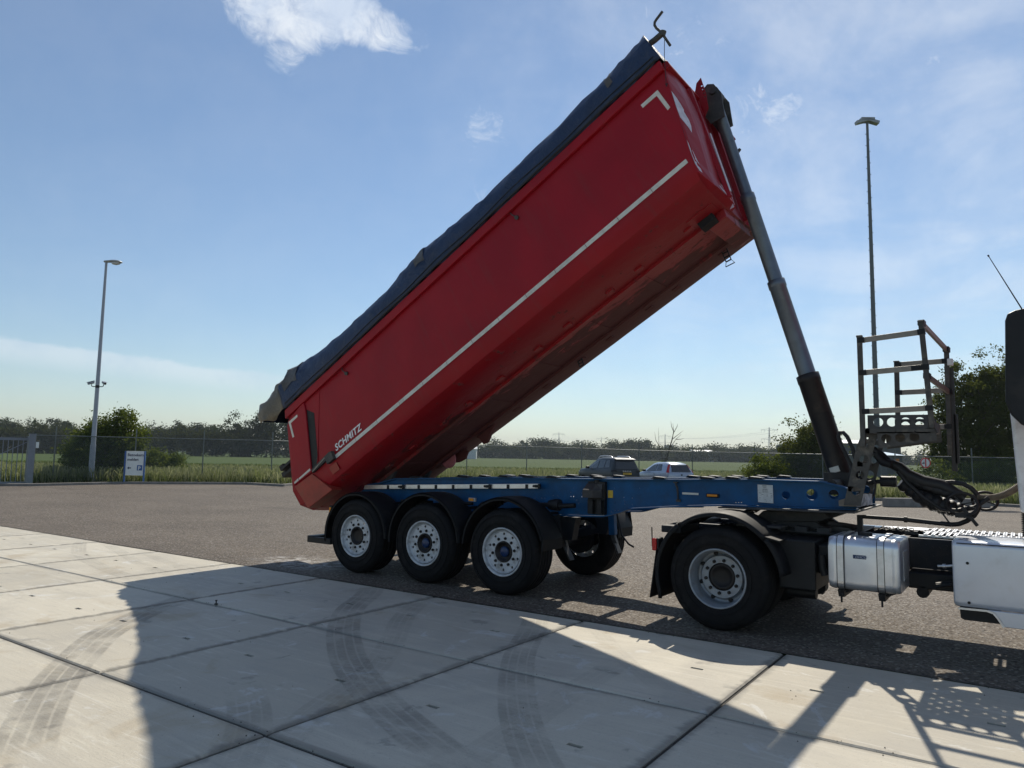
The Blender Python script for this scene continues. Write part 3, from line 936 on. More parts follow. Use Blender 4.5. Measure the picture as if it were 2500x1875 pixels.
def make_wheel(parent, loc, R_o, width, disc_in, nuts_rad=0.1675, blue_cap=False, cap_col=None, flip=False, vent=(10, 0.222, 0.017), rim_mat=None, plain=False):
    """wheel whose outer face looks to -Y at y=0; tyre goes to +Y"""
    e = part_empty('wheel', parent, loc)
    if flip:
        e.rotation_euler = (0, 0, math.pi)
    rr = 0.2985
    wd = width
    sw = 0.018
    prof = [(rr - 0.012, 0.006), (rr + 0.012, -0.004), (rr + 0.05, -sw), (R_o - 0.13, -sw - 0.012), (R_o - 0.06, -sw + 0.002), (R_o - 0.035, -sw + 0.012), (R_o - 0.012, 0.022), (R_o, 0.05)]
    x = 0.05
    grooves = [0.25, 0.42, 0.58, 0.75]
    for gpos in grooves:
        c = wd * gpos
        prof += [(R_o, c - 0.009), (R_o - 0.014, c - 0.006), (R_o - 0.014, c + 0.006), (R_o, c + 0.009)]
    prof += [(R_o, wd - 0.05), (R_o - 0.012, wd - 0.022), (R_o - 0.06, wd + 0.01), (R_o - 0.13, wd + 0.02), (rr + 0.03, wd), (rr - 0.02, wd - 0.02)]
    t = MB().revolve(prof, 64)
    # raised rings on the sidewall and shoulder blocks
    for rad in (R_o - 0.165, R_o - 0.075):
        t.revolve([(rad - 0.004, -sw - 0.006), (rad - 0.003, -sw - 0.014), (rad + 0.003, -sw - 0.014), (rad + 0.004, -sw - 0.006)], 64)
    tyre = t.build('tyre', M['rubber'], e)
    rim = MB()
    rim.revolve([(rr - 0.002, 0.012), (rr + 0.004, -0.002), (rr, -0.012), (rr - 0.012, -0.012), (rr - 0.018, 0.0), (rr - 0.024, 0.03), (rr - 0.034, 0.05), (rr - 0.036, max(0.06, disc_in)), (rr - 0.03, wd - 0.03)], 56)
    rm = rim_mat or M['rim']
    if disc_in < 0.1:
        # flat outset disc of a trailer wheel, hand holes cut through it
        rim.plate(circle(0, 0, rr - 0.034, 48), hole_ring(vent[0], vent[1], vent[2], 0.5) + [circle(0, 0, 0.13, 28)], lambda a, c: (a, disc_in, c), lambda a, c: (a, disc_in + 0.014, c))
        rim.revolve([(rr - 0.036, disc_in - 0.022), (rr - 0.052, disc_in - 0.004), (rr - 0.056, disc_in + 0.004)], 56)
        nut_y = disc_in
    else:
        # dished disc of the outer twin wheel: a cone going in, then the bolting face
        rim.plate(circle(0, 0, 0.212, 40), [circle(0, 0, 0.142, 28)], lambda a, c: (a, disc_in - 0.012, c), lambda a, c: (a, disc_in + 0.008, c))
        rim.revolve([(0.212, disc_in - 0.012), (0.217, disc_in + 0.0), (0.222, disc_in + 0.03), (0.243, disc_in + 0.05), (rr - 0.034, disc_in + 0.03)], 56)
        nut_y = disc_in - 0.012
    rim.build('rim', rm, e)
    nut = MB().tube([(0, 0, 0), (0, -0.016, 0)], 0.0185, 6, smooth=False).tube([(0, -0.016, 0), (0, -0.024, 0)], [0.0145, 0.012], 8)
    first = None
    for k in range(10):
        a = 2 * math.pi * (k + 0.25) / 10
        p = (nuts_rad * math.cos(a), nut_y, nuts_rad * math.sin(a))
        if first is None:
            first = nut.build('wheel_nut', M['hub'], e)
            first.location = p
        else:
            same(first, e, p)
    if disc_in >= 0.1:
        ho = MB()
        for k in range(8):
            a = 2 * math.pi * (k + 0.4) / 8
            c, s_ = math.cos(a), math.sin(a)
            ho.tube([(0.243 * c, disc_in + 0.052, 0.243 * s_), (0.243 * c, disc_in + 0.022, 0.243 * s_)], 0.021, 12)
        ho.build('hand_hole_shade', M['black'], e, label='black plugs in place of the shaded openings of the dished disc')  # solid black plugs paint the shade inside the hand holes
    h = MB()
    if disc_in < 0.1:
        h.revolve([(0.134, disc_in + 0.05), (0.132, disc_in - 0.006), (0.124, disc_in - 0.012), (0.108, disc_in - 0.010), (0.100, disc_in + 0.018), (0.07, disc_in + 0.024), (0.0, disc_in + 0.026)], 32)
        for k in range(8):
            a = 2 * math.pi * k / 8
            h.tube([(0.117 * math.cos(a), disc_in - 0.010, 0.117 * math.sin(a)), (0.117 * math.cos(a), disc_in - 0.020, 0.117 * math.sin(a))], 0.009, 6)
    else:
        h.revolve([(0.142, disc_in + 0.05), (0.140, disc_in + 0.0), (0.125, disc_in - 0.01), (0.10, disc_in - 0.004), (0.095, disc_in + 0.004), (0.05, disc_in + 0.006), (0.0, disc_in + 0.006)], 32)
    h.build('hub', M['hub'], e)
    if blue_cap:
        cp = MB().revolve([(0.066, disc_in + 0.03), (0.064, disc_in + 0.008), (0.048, disc_in + 0.002), (0.0, disc_in - 0.002)], 24)
        cp.build('hub_cap', cap_col or M['badge'], e)
    return e


def fender_mb(cx, cz, y0, y1, r, a0, a1, lip=0.035, th=0.012, n=28):
    b = MB()
    outer, inner = [], []
    for k in range(n + 1):
        a = R(a0 + (a1 - a0) * k / n)
        outer.append((cx + r * math.cos(a), cz + r * math.sin(a)))
        inner.append((cx + (r - th) * math.cos(a), cz + (r - th) * math.sin(a)))
    m = len(outer)
    prof = [(y0, 0.0), (y0 + 0.012, 0.006), (y0 + 0.05, 0.012), ((y0 + y1) / 2, 0.016), (y1 - 0.05, 0.012), (y1 - 0.012, 0.006), (y1, 0.0)]
    vs, fs = [], []
    for k in range(m):
        a = R(a0 + (a1 - a0) * k / n)
        for (yy, dr) in prof:
            vs.append((cx + (r + dr) * math.cos(a), yy, cz + (r + dr) * math.sin(a)))
        for (yy, dr) in reversed(prof):
            vs.append((cx + (r + dr - th) * math.cos(a), yy, cz + (r + dr - th) * math.sin(a)))
    L = len(prof) * 2
    for k in range(m - 1):
        for i in range(L):
            fs.append((k * L + i, k * L + (i + 1) % L, (k + 1) * L + (i + 1) % L, (k + 1) * L + i))
    b.add(vs, fs, True)
    b.add(vs[:L], [tuple(range(L))])
    b.add(vs[-L:], [tuple(range(L))])
    # turned-down lips along both edges
    for yy in (y0, y1 - 0.008):
        v2 = []
        for k in range(m):
            a = R(a0 + (a1 - a0) * k / n)
            for rr_ in (r, r - lip):
                for y in (yy, yy + 0.008):
                    v2.append((cx + rr_ * math.cos(a), y, cz + rr_ * math.sin(a)))
        f2 = []
        for k in range(m - 1):
            o, q = k * 4, (k + 1) * 4
            f2 += [(o, o + 2, q + 2, q), (o + 1, q + 1, q + 3, o + 3), (o + 2, o + 3, q + 3, q + 2)]
        b.add(v2, f2)
    return b


# ------------------------------------------------------------------ the tipper semi-trailer
AL = R(31.3)
UD = np.array([math.cos(AL), 0, math.sin(AL)])
WD = np.array([-math.sin(AL), 0, math.cos(AL)])
PIV = np.array([-0.55, 0, 1.2])
YC = 1.20


def T(u, y, w):
    """tub coordinates (along, across in world Y, up from the floor) to the world"""
    y = -0.062 + (y + 0.062) * 0.95
    return tuple(PIV + UD * u + WD * w + np.array([0, y, 0]))


trailer = thing('tipper_trailer', 'red half-pipe tipper trailer on a blue chassis, tub raised by its ram', 'tipper trailer', (1.31, 1.2, 0))

HALF = [(1.26, 1.46), (1.262, 0.9), (1.26, 0.36), (1.252, 0.24), (1.228, 0.14), (1.19, 0.07), (1.12, 0.026), (1.02, -0.008), (0.80, -0.045), (0.5, -0.062), (0.2, -0.066)]
SECT = [(YC - d, w) for d, w in HALF] + [(YC + d, w) for d, w in reversed(HALF)]


def u_rear(w):
    return -0.655 + (w - 0.405) * 0.364 if w > 0.36 else -0.665 + (0.36 - w) * 0.22


def u_front(w):
    return 6.79 + (w - 0.1) * 0.275 if w > 0.1 else 6.79 - (0.1 - w) * 0.1


def tub():
    # skin: side walls and rounded floor, lofted from the tail to the front wall
    nst = 26
    r_ = np.random.default_rng(3)
    rings = []
    for i in range(nst + 1):
        t = i / nst
        ring = []
        for (y, w) in SECT:
            u = u_rear(w) * (1 - t) + u_front(w) * t
            dent = 0.004 * math.sin(u * 2.3 + w * 3) * (1 if abs(y - YC) > 1.2 else 0) + (r_.normal(0, 0.0015))
            ring.append(T(u, y + dent * (1 if y < YC else -1), w))
        rings.append(ring)
    b = MB()
    n = len(SECT)
    side_faces, belly = [], []
    vs = [p for r1 in rings for p in r1]
    for i in range(nst):
        for k in range(n - 1):
            f = (i * n + k, i * n + k + 1, (i + 1) * n + k + 1, (i + 1) * n + k)
            (belly if 5 <= k <= n - 7 else side_faces).append(f)
    body = MB().add(vs, side_faces, True).build('tipping_body', M['red'], trailer, fix=True)
    fl = MB().add(vs, belly, True)
    # long sills and cross ribs under the floor
    for yy in (YC - 0.42, YC + 0.42):
        fl.hexa([T(-0.2, yy - 0.05, -0.11), T(6.7, yy - 0.05, -0.10), T(6.7, yy + 0.05, -0.10), T(-0.2, yy + 0.05, -0.11), T(-0.2, yy - 0.05, -0.05), T(6.7, yy - 0.05, -0.05), T(6.7, yy + 0.05, -0.05), T(-0.2, yy + 0.05, -0.05)])
    for u in (0.7, 1.55, 2.5, 3.45, 4.4, 5.35):
        fl.hexa([T(u, YC - .40, -0.075), T(u + .16, YC - .40, -0.075), T(u + .16, YC + .40, -0.075), T(u, YC + .40, -0.075), T(u, YC - .4, -0.055), T(u + .16, YC - .4, -0.055), T(u + .16, YC + .4, -0.055), T(u, YC + .4, -0.055)])
    for u in np.arange(0.6, 6.6, 0.62):
        du = rnd.uniform(-.1, .1)
        for yy in (YC - 0.62, YC + 0.62):
            fl.hexa([T(u + du, yy - .05, -0.075), T(u + du + .11, yy - .05, -0.075), T(u + du + .11, yy + .04, -0.08), T(u + du, yy + .04, -0.08), T(u + du, yy - .05, -0.03), T(u + du + .11, yy - .05, -0.03), T(u + du + .11, yy + .04, -0.03), T(u + du, yy + .04, -0.03)])
    floor = fl.build('tub_floor', M['belly'], body)
    # weld seam plate low on the front of the floor
    pl = MB()
    for (u0, u1, d0, d1) in ((6.15, 6.62, 1.1, 0.86), (6.35, 6.70, 0.80, 0.55)):
        def wv(d):
            return np.interp(d, [0.2, 0.5, 0.8, 1.02, 1.19], [-.066, -.062, -.045, -.005, .07]) - 0.012
        pl.hexa([T(u0, YC - d0, wv(d0)), T(u1, YC - d0, wv(d0)), T(u1, YC - d1, wv(d1)), T(u0, YC - d1, wv(d1)),
                 T(u0, YC - d0, wv(d0) + .02), T(u1, YC - d0, wv(d0) + .02), T(u1, YC - d1, wv(d1) + .02), T(u0, YC - d1, wv(d1) + .02)])
    pl.build('floor_plate', M['belly'], body)

    # front wall with chamfered sides
    fw = MB()
    ys = [(-1.262, 0.0), (-1.23, 0.02), (-1.02, 0.085), (-0.94, 0.095), (-0.45, 0.09), (-0.36, 0.0), (0.36, 0.0), (0.45, 0.09), (0.94, 0.095), (1.02, 0.085), (1.23, 0.02), (1.262, 0.0)]
    wl = [1.46, 1.1, 0.75, 0.4, 0.2, 0.1]

    def wlow(d):
        d = abs(d)
        return float(np.interp(d, [0, 0.5, 0.8, 1.02, 1.19, 1.228, 1.252, 1.262], [-0.066, -0.062, -0.045, -0.005, 0.07, 0.14, 0.24, 0.36]))
    grid = []
    for d, bu in ys:
        col = []
        lo = wlow(d)
        for t in np.linspace(0, 1, 9):
            w = 1.46 + (lo - 1.46) * t
            k = 1 - 0.6 * max(0, (w - 1.0) / 0.46)
            col.append(T(u_front(w) + bu * k + 0.004 * math.sin(9 * t + d * 4), YC + d, w))
        grid.append(col)
    m = 9
    fw.add([p for c in grid for p in c], [(i * m + j, i * m + j + 1, (i + 1) * m + j + 1, (i + 1) * m + j) for i in range(len(ys) - 1) for j in range(m - 1)])
    # lower lip closing the wall against the floor
    edge_lo = [c[-1] for c in grid]
    back = [T(u_front(wlow(d)) - 0.03, YC + d, wlow(d) + 0.002) for d, _ in ys]
    nn = len(edge_lo)
    fw.add(edge_lo + back, [(i, i + 1, nn + i + 1, nn + i) for i in range(nn - 1)])
    front = fw.build('front_wall', M['red'], body)
    # stiffening ribs of the front wall and the ram cradle
    for d0, d1, du in ((-0.66, -0.56, 0.05), (0.56, 0.66, 0.05), (-0.30, -0.24, 0.06), (0.24, 0.30, 0.06)):
        BO = 0.0 if abs(d0) < .4 else 0.085
        rb = MB()
        rb.hexa([T(u_front(-.05) + BO, YC + d0, -0.05), T(u_front(-.05) + BO + du, YC + d0 + .02, -0.05), T(u_front(-.05) + BO + du, YC + d1 - .02, -0.05), T(u_front(-.05) + BO, YC + d1, -0.05),
                 T(u_front(1.42) + BO * .5, YC + d0, 1.42), T(u_front(1.42) + BO * .5 + du, YC + d0 + .02, 1.42), T(u_front(1.42) + BO * .5 + du, YC + d1 - .02, 1.42), T(u_front(1.42) + BO * .5, YC + d1, 1.42)])
        rb.build('front_wall_rib', M['red'], body)
    # flared wing plates either side of the ram head, with a row of holes
    for sgn in (-1, 1):
        br = MB()
        y = YC + 0.066 + sgn * 0.36
        outer = [(7.16, 1.20), (7.25, 1.26), (7.33, 1.45), (7.39, 1.67), (7.31, 1.65), (7.25, 1.58), (7.17, 1.545)]
        hs = [circle(7.298 + 0.0145 * k, 1.42 + 0.05 * k, 0.012, 8) for k in range(4)]
        br.plate(outer, hs, lambda a, c: T(a, y - sgn * 0.05, c), lambda a, c: T(a, y - sgn * 0.05 + 0.012, c))
        br.build('wing_plate', M['red'], body)
    hb = MB()
    for sgn in (-1, 1):
        outer = [(7.16, 1.15), (7.34, 1.10), (7.47, 1.40), (7.46, 1.56), (7.40, 1.62), (7.30, 1.60), (7.16, 1.45)]
        y = YC + 0.066 + sgn * 0.16
        hb.plate(outer, [circle(7.38, 1.47, 0.03, 14)], lambda a, c: T(a, y - .012, c), lambda a, c: T(a, y + .012, c))
    hb.tube([T(7.40, YC - 0.14, 1.47), T(7.40, YC + 0.27, 1.47)], 0.032, 14)
    hb.build('ram_head_bracket', M['dgrey'], body)
    lf = MB()
    lf.hexa([T(6.48, YC - .5, -.17), T(6.72, YC - .5, -.17), T(6.72, YC + .5, -.17), T(6.48, YC + .5, -.17), T(6.48, YC - .5, -.06), T(6.75, YC - .5, -.06), T(6.75, YC + .5, -.06), T(6.48, YC + .5, -.06)])
    lf.build('front_floor_beam', M['belly'], body, bevel=0.01)
    bx = MB()
    bx.hexa([T(6.42, YC - .62, -.15), T(6.62, YC - .62, -.15), T(6.62, YC - .5, -.17), T(6.42, YC - .5, -.17), T(6.42, YC - .62, -.05), T(6.62, YC - .62, -.05), T(6.62, YC - .5, -.05), T(6.42, YC - .5, -.05)])
    bx.build('rubber_buffer', M['black'], body)
    # scraped bare metal on the front wall: thin irregular flakes just proud of the paint
    def flake(pts, off=0.004):
        sc = MB()
        # pts: (distance from the near wall across, w) on the chamfer
        vs_ = []
        for d, w in pts:
            k = 1 - 0.6 * max(0, (w - 1.0) / 0.46)
            bu = np.interp(d, [0, 0.032, 0.242, 0.322, 0.812], [0.0, 0.02, 0.085, 0.095, 0.09]) * k
            vs_.append(T(u_front(w) + bu + off, YC - 1.26 + d, w))
        tri = geometry.delaunay_2d_cdt([Vector(p) for p in pts], [], [list(range(len(pts)))], 1, 1e-6)
        sc.add([vs_[i[0]] if i else vs_[0] for i in tri[3]], [tuple(f) for f in tri[2]])
        sc.build('scraped_patch', M['scrape'], body, fix=False)
    flake([(0.005, 1.16), (0.05, 1.08), (0.09, 1.0), (0.12, 0.93), (0.11, 0.90), (0.13, 0.86), (0.16, 0.80), (0.165, 0.73), (0.14, 0.64), (0.10, 0.70), (0.05, 0.76), (0.012, 0.82), (0.004, 0.95)])
    flake([(0.004, 0.66), (0.018, 0.52), (0.04, 0.40), (0.07, 0.29), (0.105, 0.20), (0.13, 0.15), (0.10, 0.135), (0.05, 0.16), (0.018, 0.24), (0.006, 0.40)])
    flake([(0.50, 0.10), (0.60, 0.12), (0.66, -0.01), (0.60, -0.03), (0.48, -0.02), (0.42, 0.03)])
    for d0 in (-0.66, -0.30):
        st = MB()
        st.hexa([T(u_front(0) + .142 + (-.085 if d0 > -.5 else 0), YC + d0 + .018, 0.0), T(u_front(0) + .152 + (-.085 if d0 > -.5 else 0), YC + d0 + .022, 0.0), T(u_front(0) + .152 + (-.085 if d0 > -.5 else 0), YC + d0 + .07, 0.0), T(u_front(0) + .142 + (-.085 if d0 > -.5 else 0), YC + d0 + .07, 0.0),
                 T(u_front(.75) + .142 + (-.085 if d0 > -.5 else 0), YC + d0 + .018, 0.75), T(u_front(.75) + .152 + (-.085 if d0 > -.5 else 0), YC + d0 + .022, 0.75), T(u_front(.75) + .152 + (-.085 if d0 > -.5 else 0), YC + d0 + .055, 0.75), T(u_front(.75) + .142 + (-.085 if d0 > -.5 else 0), YC + d0 + .055, 0.75)])
        st.build('scraped_rib_edge', M['scrape'], body)
    yr = YC - 0.30
    sp = MB().hexa([T(u_front(-.04), yr - .006, -0.04), T(u_front(-.04) + .055, yr + .012, -0.04), T(u_front(-.04) + .055, yr + .018, -0.04), T(u_front(-.04), yr + .002, -0.04),
                    T(u_front(.72), yr - .006, .72), T(u_front(.72) + .05, yr + .012, .72), T(u_front(.72) + .05, yr + .018, .72), T(u_front(.72), yr + .002, .72)])
    sp.build('scraped_rib_side', M['scrape'], body)

    # top rails
    tr = MB()
    for sgn in (-1, 1):
        y0, y1 = YC + sgn * 1.235, YC + sgn * 1.315
        ya, yb = min(y0, y1), max(y0, y1)
        tr.hexa([T(-0.33, ya, 1.42), T(7.16, ya, 1.42), T(7.16, yb, 1.42), T(-0.33, yb, 1.42), T(-0.28, ya, 1.55), T(7.18, ya, 1.55), T(7.18, yb, 1.55), T(-0.28, yb, 1.55)])
    tr.hexa([T(7.14, YC - 1.235, 1.44), T(7.24, YC - 1.235, 1.44), T(7.24, YC + 1.235, 1.44), T(7.14, YC + 1.235, 1.44), T(7.14, YC - 1.235, 1.54), T(7.24, YC - 1.235, 1.54), T(7.24, YC + 1.235, 1.54), T(7.14, YC + 1.235, 1.54)])
    tr.build('top_rail', M['red'], body, bevel=0.012)
    # hooks below the rail
    hk = None
    for u in (1.15, 4.72):
        k = MB()
        k.tube([T(u - .05, YC - 1.27, 1.43), T(u - .03, YC - 1.30, 1.36), T(u, YC - 1.29, 1.31)], 0.008, 6)
        k.tube([T(u, YC - 1.265, 1.30), T(u, YC - 1.29, 1.29)], 0.028, 10)
        k.build('rope_hook', M['dgrey'], body)

    # rear column, recess with painted shade and lower corner of each side
    for sgn in (-1, 1):
        def Y(d):
            return YC + sgn * d
        rc = MB()
        # recess: flat red panel, then a black plate that paints its shade
        sl_ = MB()
        q = [(0.14, 1.42), (0.52, 1.40), (0.46, 1.30), (0.36, 1.12), (0.20, 0.85), (0.06, 0.60), (0.0, 0.48), (-0.10, 0.36), (-0.20, 0.37)]
        sl_.prism([(a, c) for a, c in q], lambda a, c: T(a, Y(1.264), c), lambda a, c: T(a, Y(1.268), c))
        sl_.build('column_recess', M['red'], body)
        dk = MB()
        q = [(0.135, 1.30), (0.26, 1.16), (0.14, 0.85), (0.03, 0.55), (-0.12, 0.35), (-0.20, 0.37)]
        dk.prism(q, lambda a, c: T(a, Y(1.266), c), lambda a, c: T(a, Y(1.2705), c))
        dk.build('recess_shade', M['black'], body)  # thin black plate on the wall, painting the shade of the gap
        col = [(-0.305, 1.37), (0.15, 1.44), (0.13, 1.30), (-0.19, 0.375), (-0.66, 0.40)]
        rc.prism(col, lambda a, c: T(a, Y(1.20), c), lambda a, c: T(a, Y(1.295), c))
        rc.build('rear_column', M['red'], body, bevel=0.01)
        lc = MB()
        lc.hexa([T(-0.64, Y(1.285), 0.375), T(-0.20, Y(1.285), 0.355), T(-0.20, Y(1.1), 0.355), T(-0.64, Y(1.1), 0.375),
                 T(-0.575, Y(1.235), -0.045), T(0.035, Y(1.235), -0.055), T(0.035, Y(1.0), -0.055), T(-0.575, Y(1.0), -0.045)])
        lc.build('lower_corner_plate', M['red_bounce'], body, bevel=0.008)
        lat = MB()
        lat.hexa([T(-0.16, Y(1.262), 0.345), T(0.30, Y(1.262), 0.37), T(0.30, Y(1.31), 0.37), T(-0.16, Y(1.31), 0.345), T(-0.16, Y(1.262), 0.40), T(0.30, Y(1.262), 0.44), T(0.30, Y(1.31), 0.44), T(-0.16, Y(1.31), 0.40)])
        lat.hexa([T(0.20, Y(1.262), 0.29), T(0.36, Y(1.262), 0.29), T(0.36, Y(1.33), 0.29), T(0.20, Y(1.33), 0.29), T(0.20, Y(1.262), 0.42), T(0.36, Y(1.262), 0.42), T(0.36, Y(1.33), 0.42), T(0.20, Y(1.33), 0.42)])
        lat.build('tailgate_latch', M['dgrey'], body)
        lt = MB().hexa([T(-0.15, Y(1.31), 0.352), T(0.24, Y(1.31), 0.405), T(0.24, Y(1.318), 0.405), T(-0.15, Y(1.318), 0.352), T(-0.15, Y(1.31), 0.366), T(0.24, Y(1.31), 0.42), T(0.24, Y(1.318), 0.42), T(-0.15, Y(1.318), 0.366)])
        lt.build('latch_rod', M['rail'], body)
        rp = MB().hexa([T(0.16, Y(1.24), 0.13), T(0.33, Y(1.24), 0.13), T(0.33, Y(1.262), 0.25), T(0.16, Y(1.262), 0.25), T(0.16, Y(1.244), 0.13), T(0.33, Y(1.244), 0.13), T(0.33, Y(1.268), 0.25), T(0.16, Y(1.268), 0.25)])
        rp.build('repair_plate', M['red_bounce'], body)
        # markings
        tp = MB()
        y = Y(1.2655)
        y2 = Y(1.268)
        n_seg = 13
        for k in range(n_seg):
            a, c = 0.352 + (6.80 - 0.352) * k / n_seg, 0.352 + (6.80 - 0.352) * (k + 1) / n_seg - 0.006
            tp.hexa([T(a, y, 0.296), T(c, y, 0.296), T(c, y2, 0.296), T(a, y2, 0.296), T(a, y, 0.352), T(c, y, 0.352), T(c, y2, 0.352), T(a, y2, 0.352)])
        tp.build('reflective_stripe', M['tape'], body)
        cr = Y(1.2665)
        for nm, pts in (('corner_marking', [(6.732, 1.288), (6.976, 1.285), (6.978, 0.997), (6.937, 0.99), (6.932, 1.236), (6.733, 1.241)]),):
            b2 = MB().prism(pts, lambda a, c: T(a, Y(1.263), c), lambda a, c: T(a, cr + sgn * 0.004, c))
            b2.build(nm, M['tape'], body)
        b2 = MB().prism([(-0.066, 1.336), (-0.294, 1.341), (-0.323, 1.071), (-0.283, 1.063), (-0.258, 1.297), (-0.074, 1.299)], lambda a, c: T(a, Y(1.293), c), lambda a, c: T(a, Y(1.299), c))
        b2.build('corner_marking', M['tape'], body)
        b2 = MB()
        for a, c in ((-0.61, -0.50), (-0.485, -0.195)):
            b2.prism([(a, 0.408), (c, 0.408), (c, 0.443), (a, 0.437)], lambda p, q_: T(p, Y(1.293), q_), lambda p, q_: T(p, Y(1.299), q_))
        b2.build('reflective_stripe', M['tape'], body)
    mt = frame_mtx(T(0.405, YC - 1.2665, 0.392), UD, WD)
    text('SCHMITZ', 'maker_lettering', 0.142, M['letter'], mt, body, bold=0.0032, shear=0.22, sx=0.98, space=1.08)
    mt = frame_mtx(T(1.12, YC + 1.2665, 0.392), -UD, WD)
    text('SCHMITZ', 'maker_lettering', 0.142, M['letter'], mt, body, bold=0.0032, shear=0.22, sx=0.98, space=1.08)
    # tailgate
    tg = MB()
    ring0, ring1 = [], []
    hs = [(1.24, 1.36), (1.24, 0.36), (1.15, 0.08), (0.95, -0.03), (0.5, -0.06)]
    sec = [(YC - d, w) for d, w in hs] + [(YC + d, w) for d, w in reversed(hs)]
    for (y, w) in sec:
        ring0.append(T(u_rear(w) + 0.0, y, w))
        ring1.append(T(u_rear(w) - 0.10 - (0.10 if w < .1 else 0), y, w + (0.05 if w < 0.1 else 0)))
    tg.loft([ring0, ring1])
    tg.build('tailgate', M['red'], body, bevel=0.008)
    rg = MB()
    for d in (-1.12, 1.06):
        rg.hexa([T(-0.77, YC + d, 0.42), T(-0.70, YC + d, 0.42), T(-0.70, YC + d + .06, 0.42), T(-0.77, YC + d + .06, 0.42), T(-0.42, YC + d, 1.38), T(-0.35, YC + d, 1.38), T(-0.35, YC + d + .06, 1.38), T(-0.42, YC + d + .06, 1.38)])
    rg.hexa([T(-0.79, YC - 1.2, 0.30), T(-0.70, YC - 1.2, 0.30), T(-0.70, YC + 1.2, 0.30), T(-0.79, YC + 1.2, 0.30), T(-0.77, YC - 1.2, 0.42), T(-0.70, YC - 1.2, 0.42), T(-0.70, YC + 1.2, 0.42), T(-0.77, YC + 1.2, 0.42)])
    rg.build('tailgate_frame', M['red'], body)
    for w in (0.86, 0.74):
        lb = MB()
        lb.hexa([T(-0.90, YC - 1.22, w - .06), T(-0.62, YC - 1.22, w - .06), T(-0.62, YC - .9, w - .06), T(-0.90, YC - .9, w - .06), T(-0.90, YC - 1.22, w - .015), T(-0.62, YC - 1.22, w - .015), T(-0.62, YC - .9, w - .015), T(-0.90, YC - .9, w - .015)])
        lb.hexa([T(-0.90, YC - 1.22, w + .02), T(-0.80, YC - 1.22, w + .02), T(-0.80, YC - .9, w + .02), T(-0.90, YC - .9, w + .02), T(-0.90, YC - 1.22, w - .015), T(-0.80, YC - 1.22, w - .015), T(-0.80, YC - .9, w - .015), T(-0.90, YC - .9, w - .015)])
        lb.build('tailgate_hinge', M['black'], body)
    # dirt-clogged hinge plates under the tail
    for d in (-0.46, 0.40):
        hp = MB()
        hp.prism([(-0.35, -0.05), (0.75, -0.06), (0.35, -0.28), (0.08, -0.30)], lambda a, c: T(a, YC + d, c), lambda a, c: T(a, YC + d + 0.06, c))
        hp.build('hinge_plate', M['dgrey'], body)
    lg = MB().prism(circle(1.02, -0.10, 0.14, 20), lambda a, c: T(a, YC + 0.50, c), lambda a, c: T(a, YC + 0.53, c))
    lg.build('hinge_disc', mat('faded_pink_primer', (0.50, 0.16, 0.17), 0.6, var=0.2, scale=10), body)
    # curved guide plate on the floor near the tail
    gp = MB().prism([(0.98, -0.06), (1.30, -0.06), (1.36, -0.14), (1.24, -0.22), (1.10, -0.20), (1.02, -0.16)], lambda a, c: T(a, YC + .62, c), lambda a, c: T(a, YC + .66, c))
    gp.build('guide_plate', M['belly'], body)
    gp = MB().prism([(2.2, -0.06), (2.75, -0.06), (2.55, -0.18), (2.40, -0.28), (2.32, -0.26), (2.30, -0.14)], lambda a, c: T(a - .55, YC + .46, c), lambda a, c: T(a - .55, YC + .52, c))
    gp.build('guide_plate', M['belly'], body)
    # buckles hanging along the far lower edge
    for u, y in ((6.36, 1.72), (3.86, 1.7)):
        p = np.array(T(u, y, -0.07))
        k = MB()
        L = 0.17 if u > 5 else 0.12
        ax = np.array([0.35, 0, -0.94])
        sd = np.array([0.94, 0, 0.35]) * 0.035
        k.bar(p - sd, p - sd + ax * L, 0.012)
        k.bar(p + sd, p + sd + ax * L, 0.012)
        for t in (0.3, 0.65, 1.0):
            k.bar(p - sd * 1.15 + ax * L * t, p + sd * 1.15 + ax * L * t, 0.014)
        if u > 5:
            q = p + ax * L
            k.bar(q - sd, q + ax * .06 - sd * 1.8, 0.006)
            k.bar(q + sd, q + ax * .06 + sd * 1.8, 0.006)
            k.bar(q + ax * .06 - sd * 1.8, q + ax * .06 + sd * 1.8, 0.01)
        k.build('strap_buckle', M['black'], body)
    return body


body = tub()


# ---- roll-over tarpaulin
TU = [-0.88, -0.75, -0.60, -0.42, -0.26, -0.10, 0.10, 0.32, 0.62, 0.95, 1.30, 1.75, 2.18, 2.6, 2.92, 3.08, 3.28, 3.6, 4.0, 4.4, 5.0, 5.6, 6.2, 6.52, 6.72, 6.95, 7.12, 7.21]


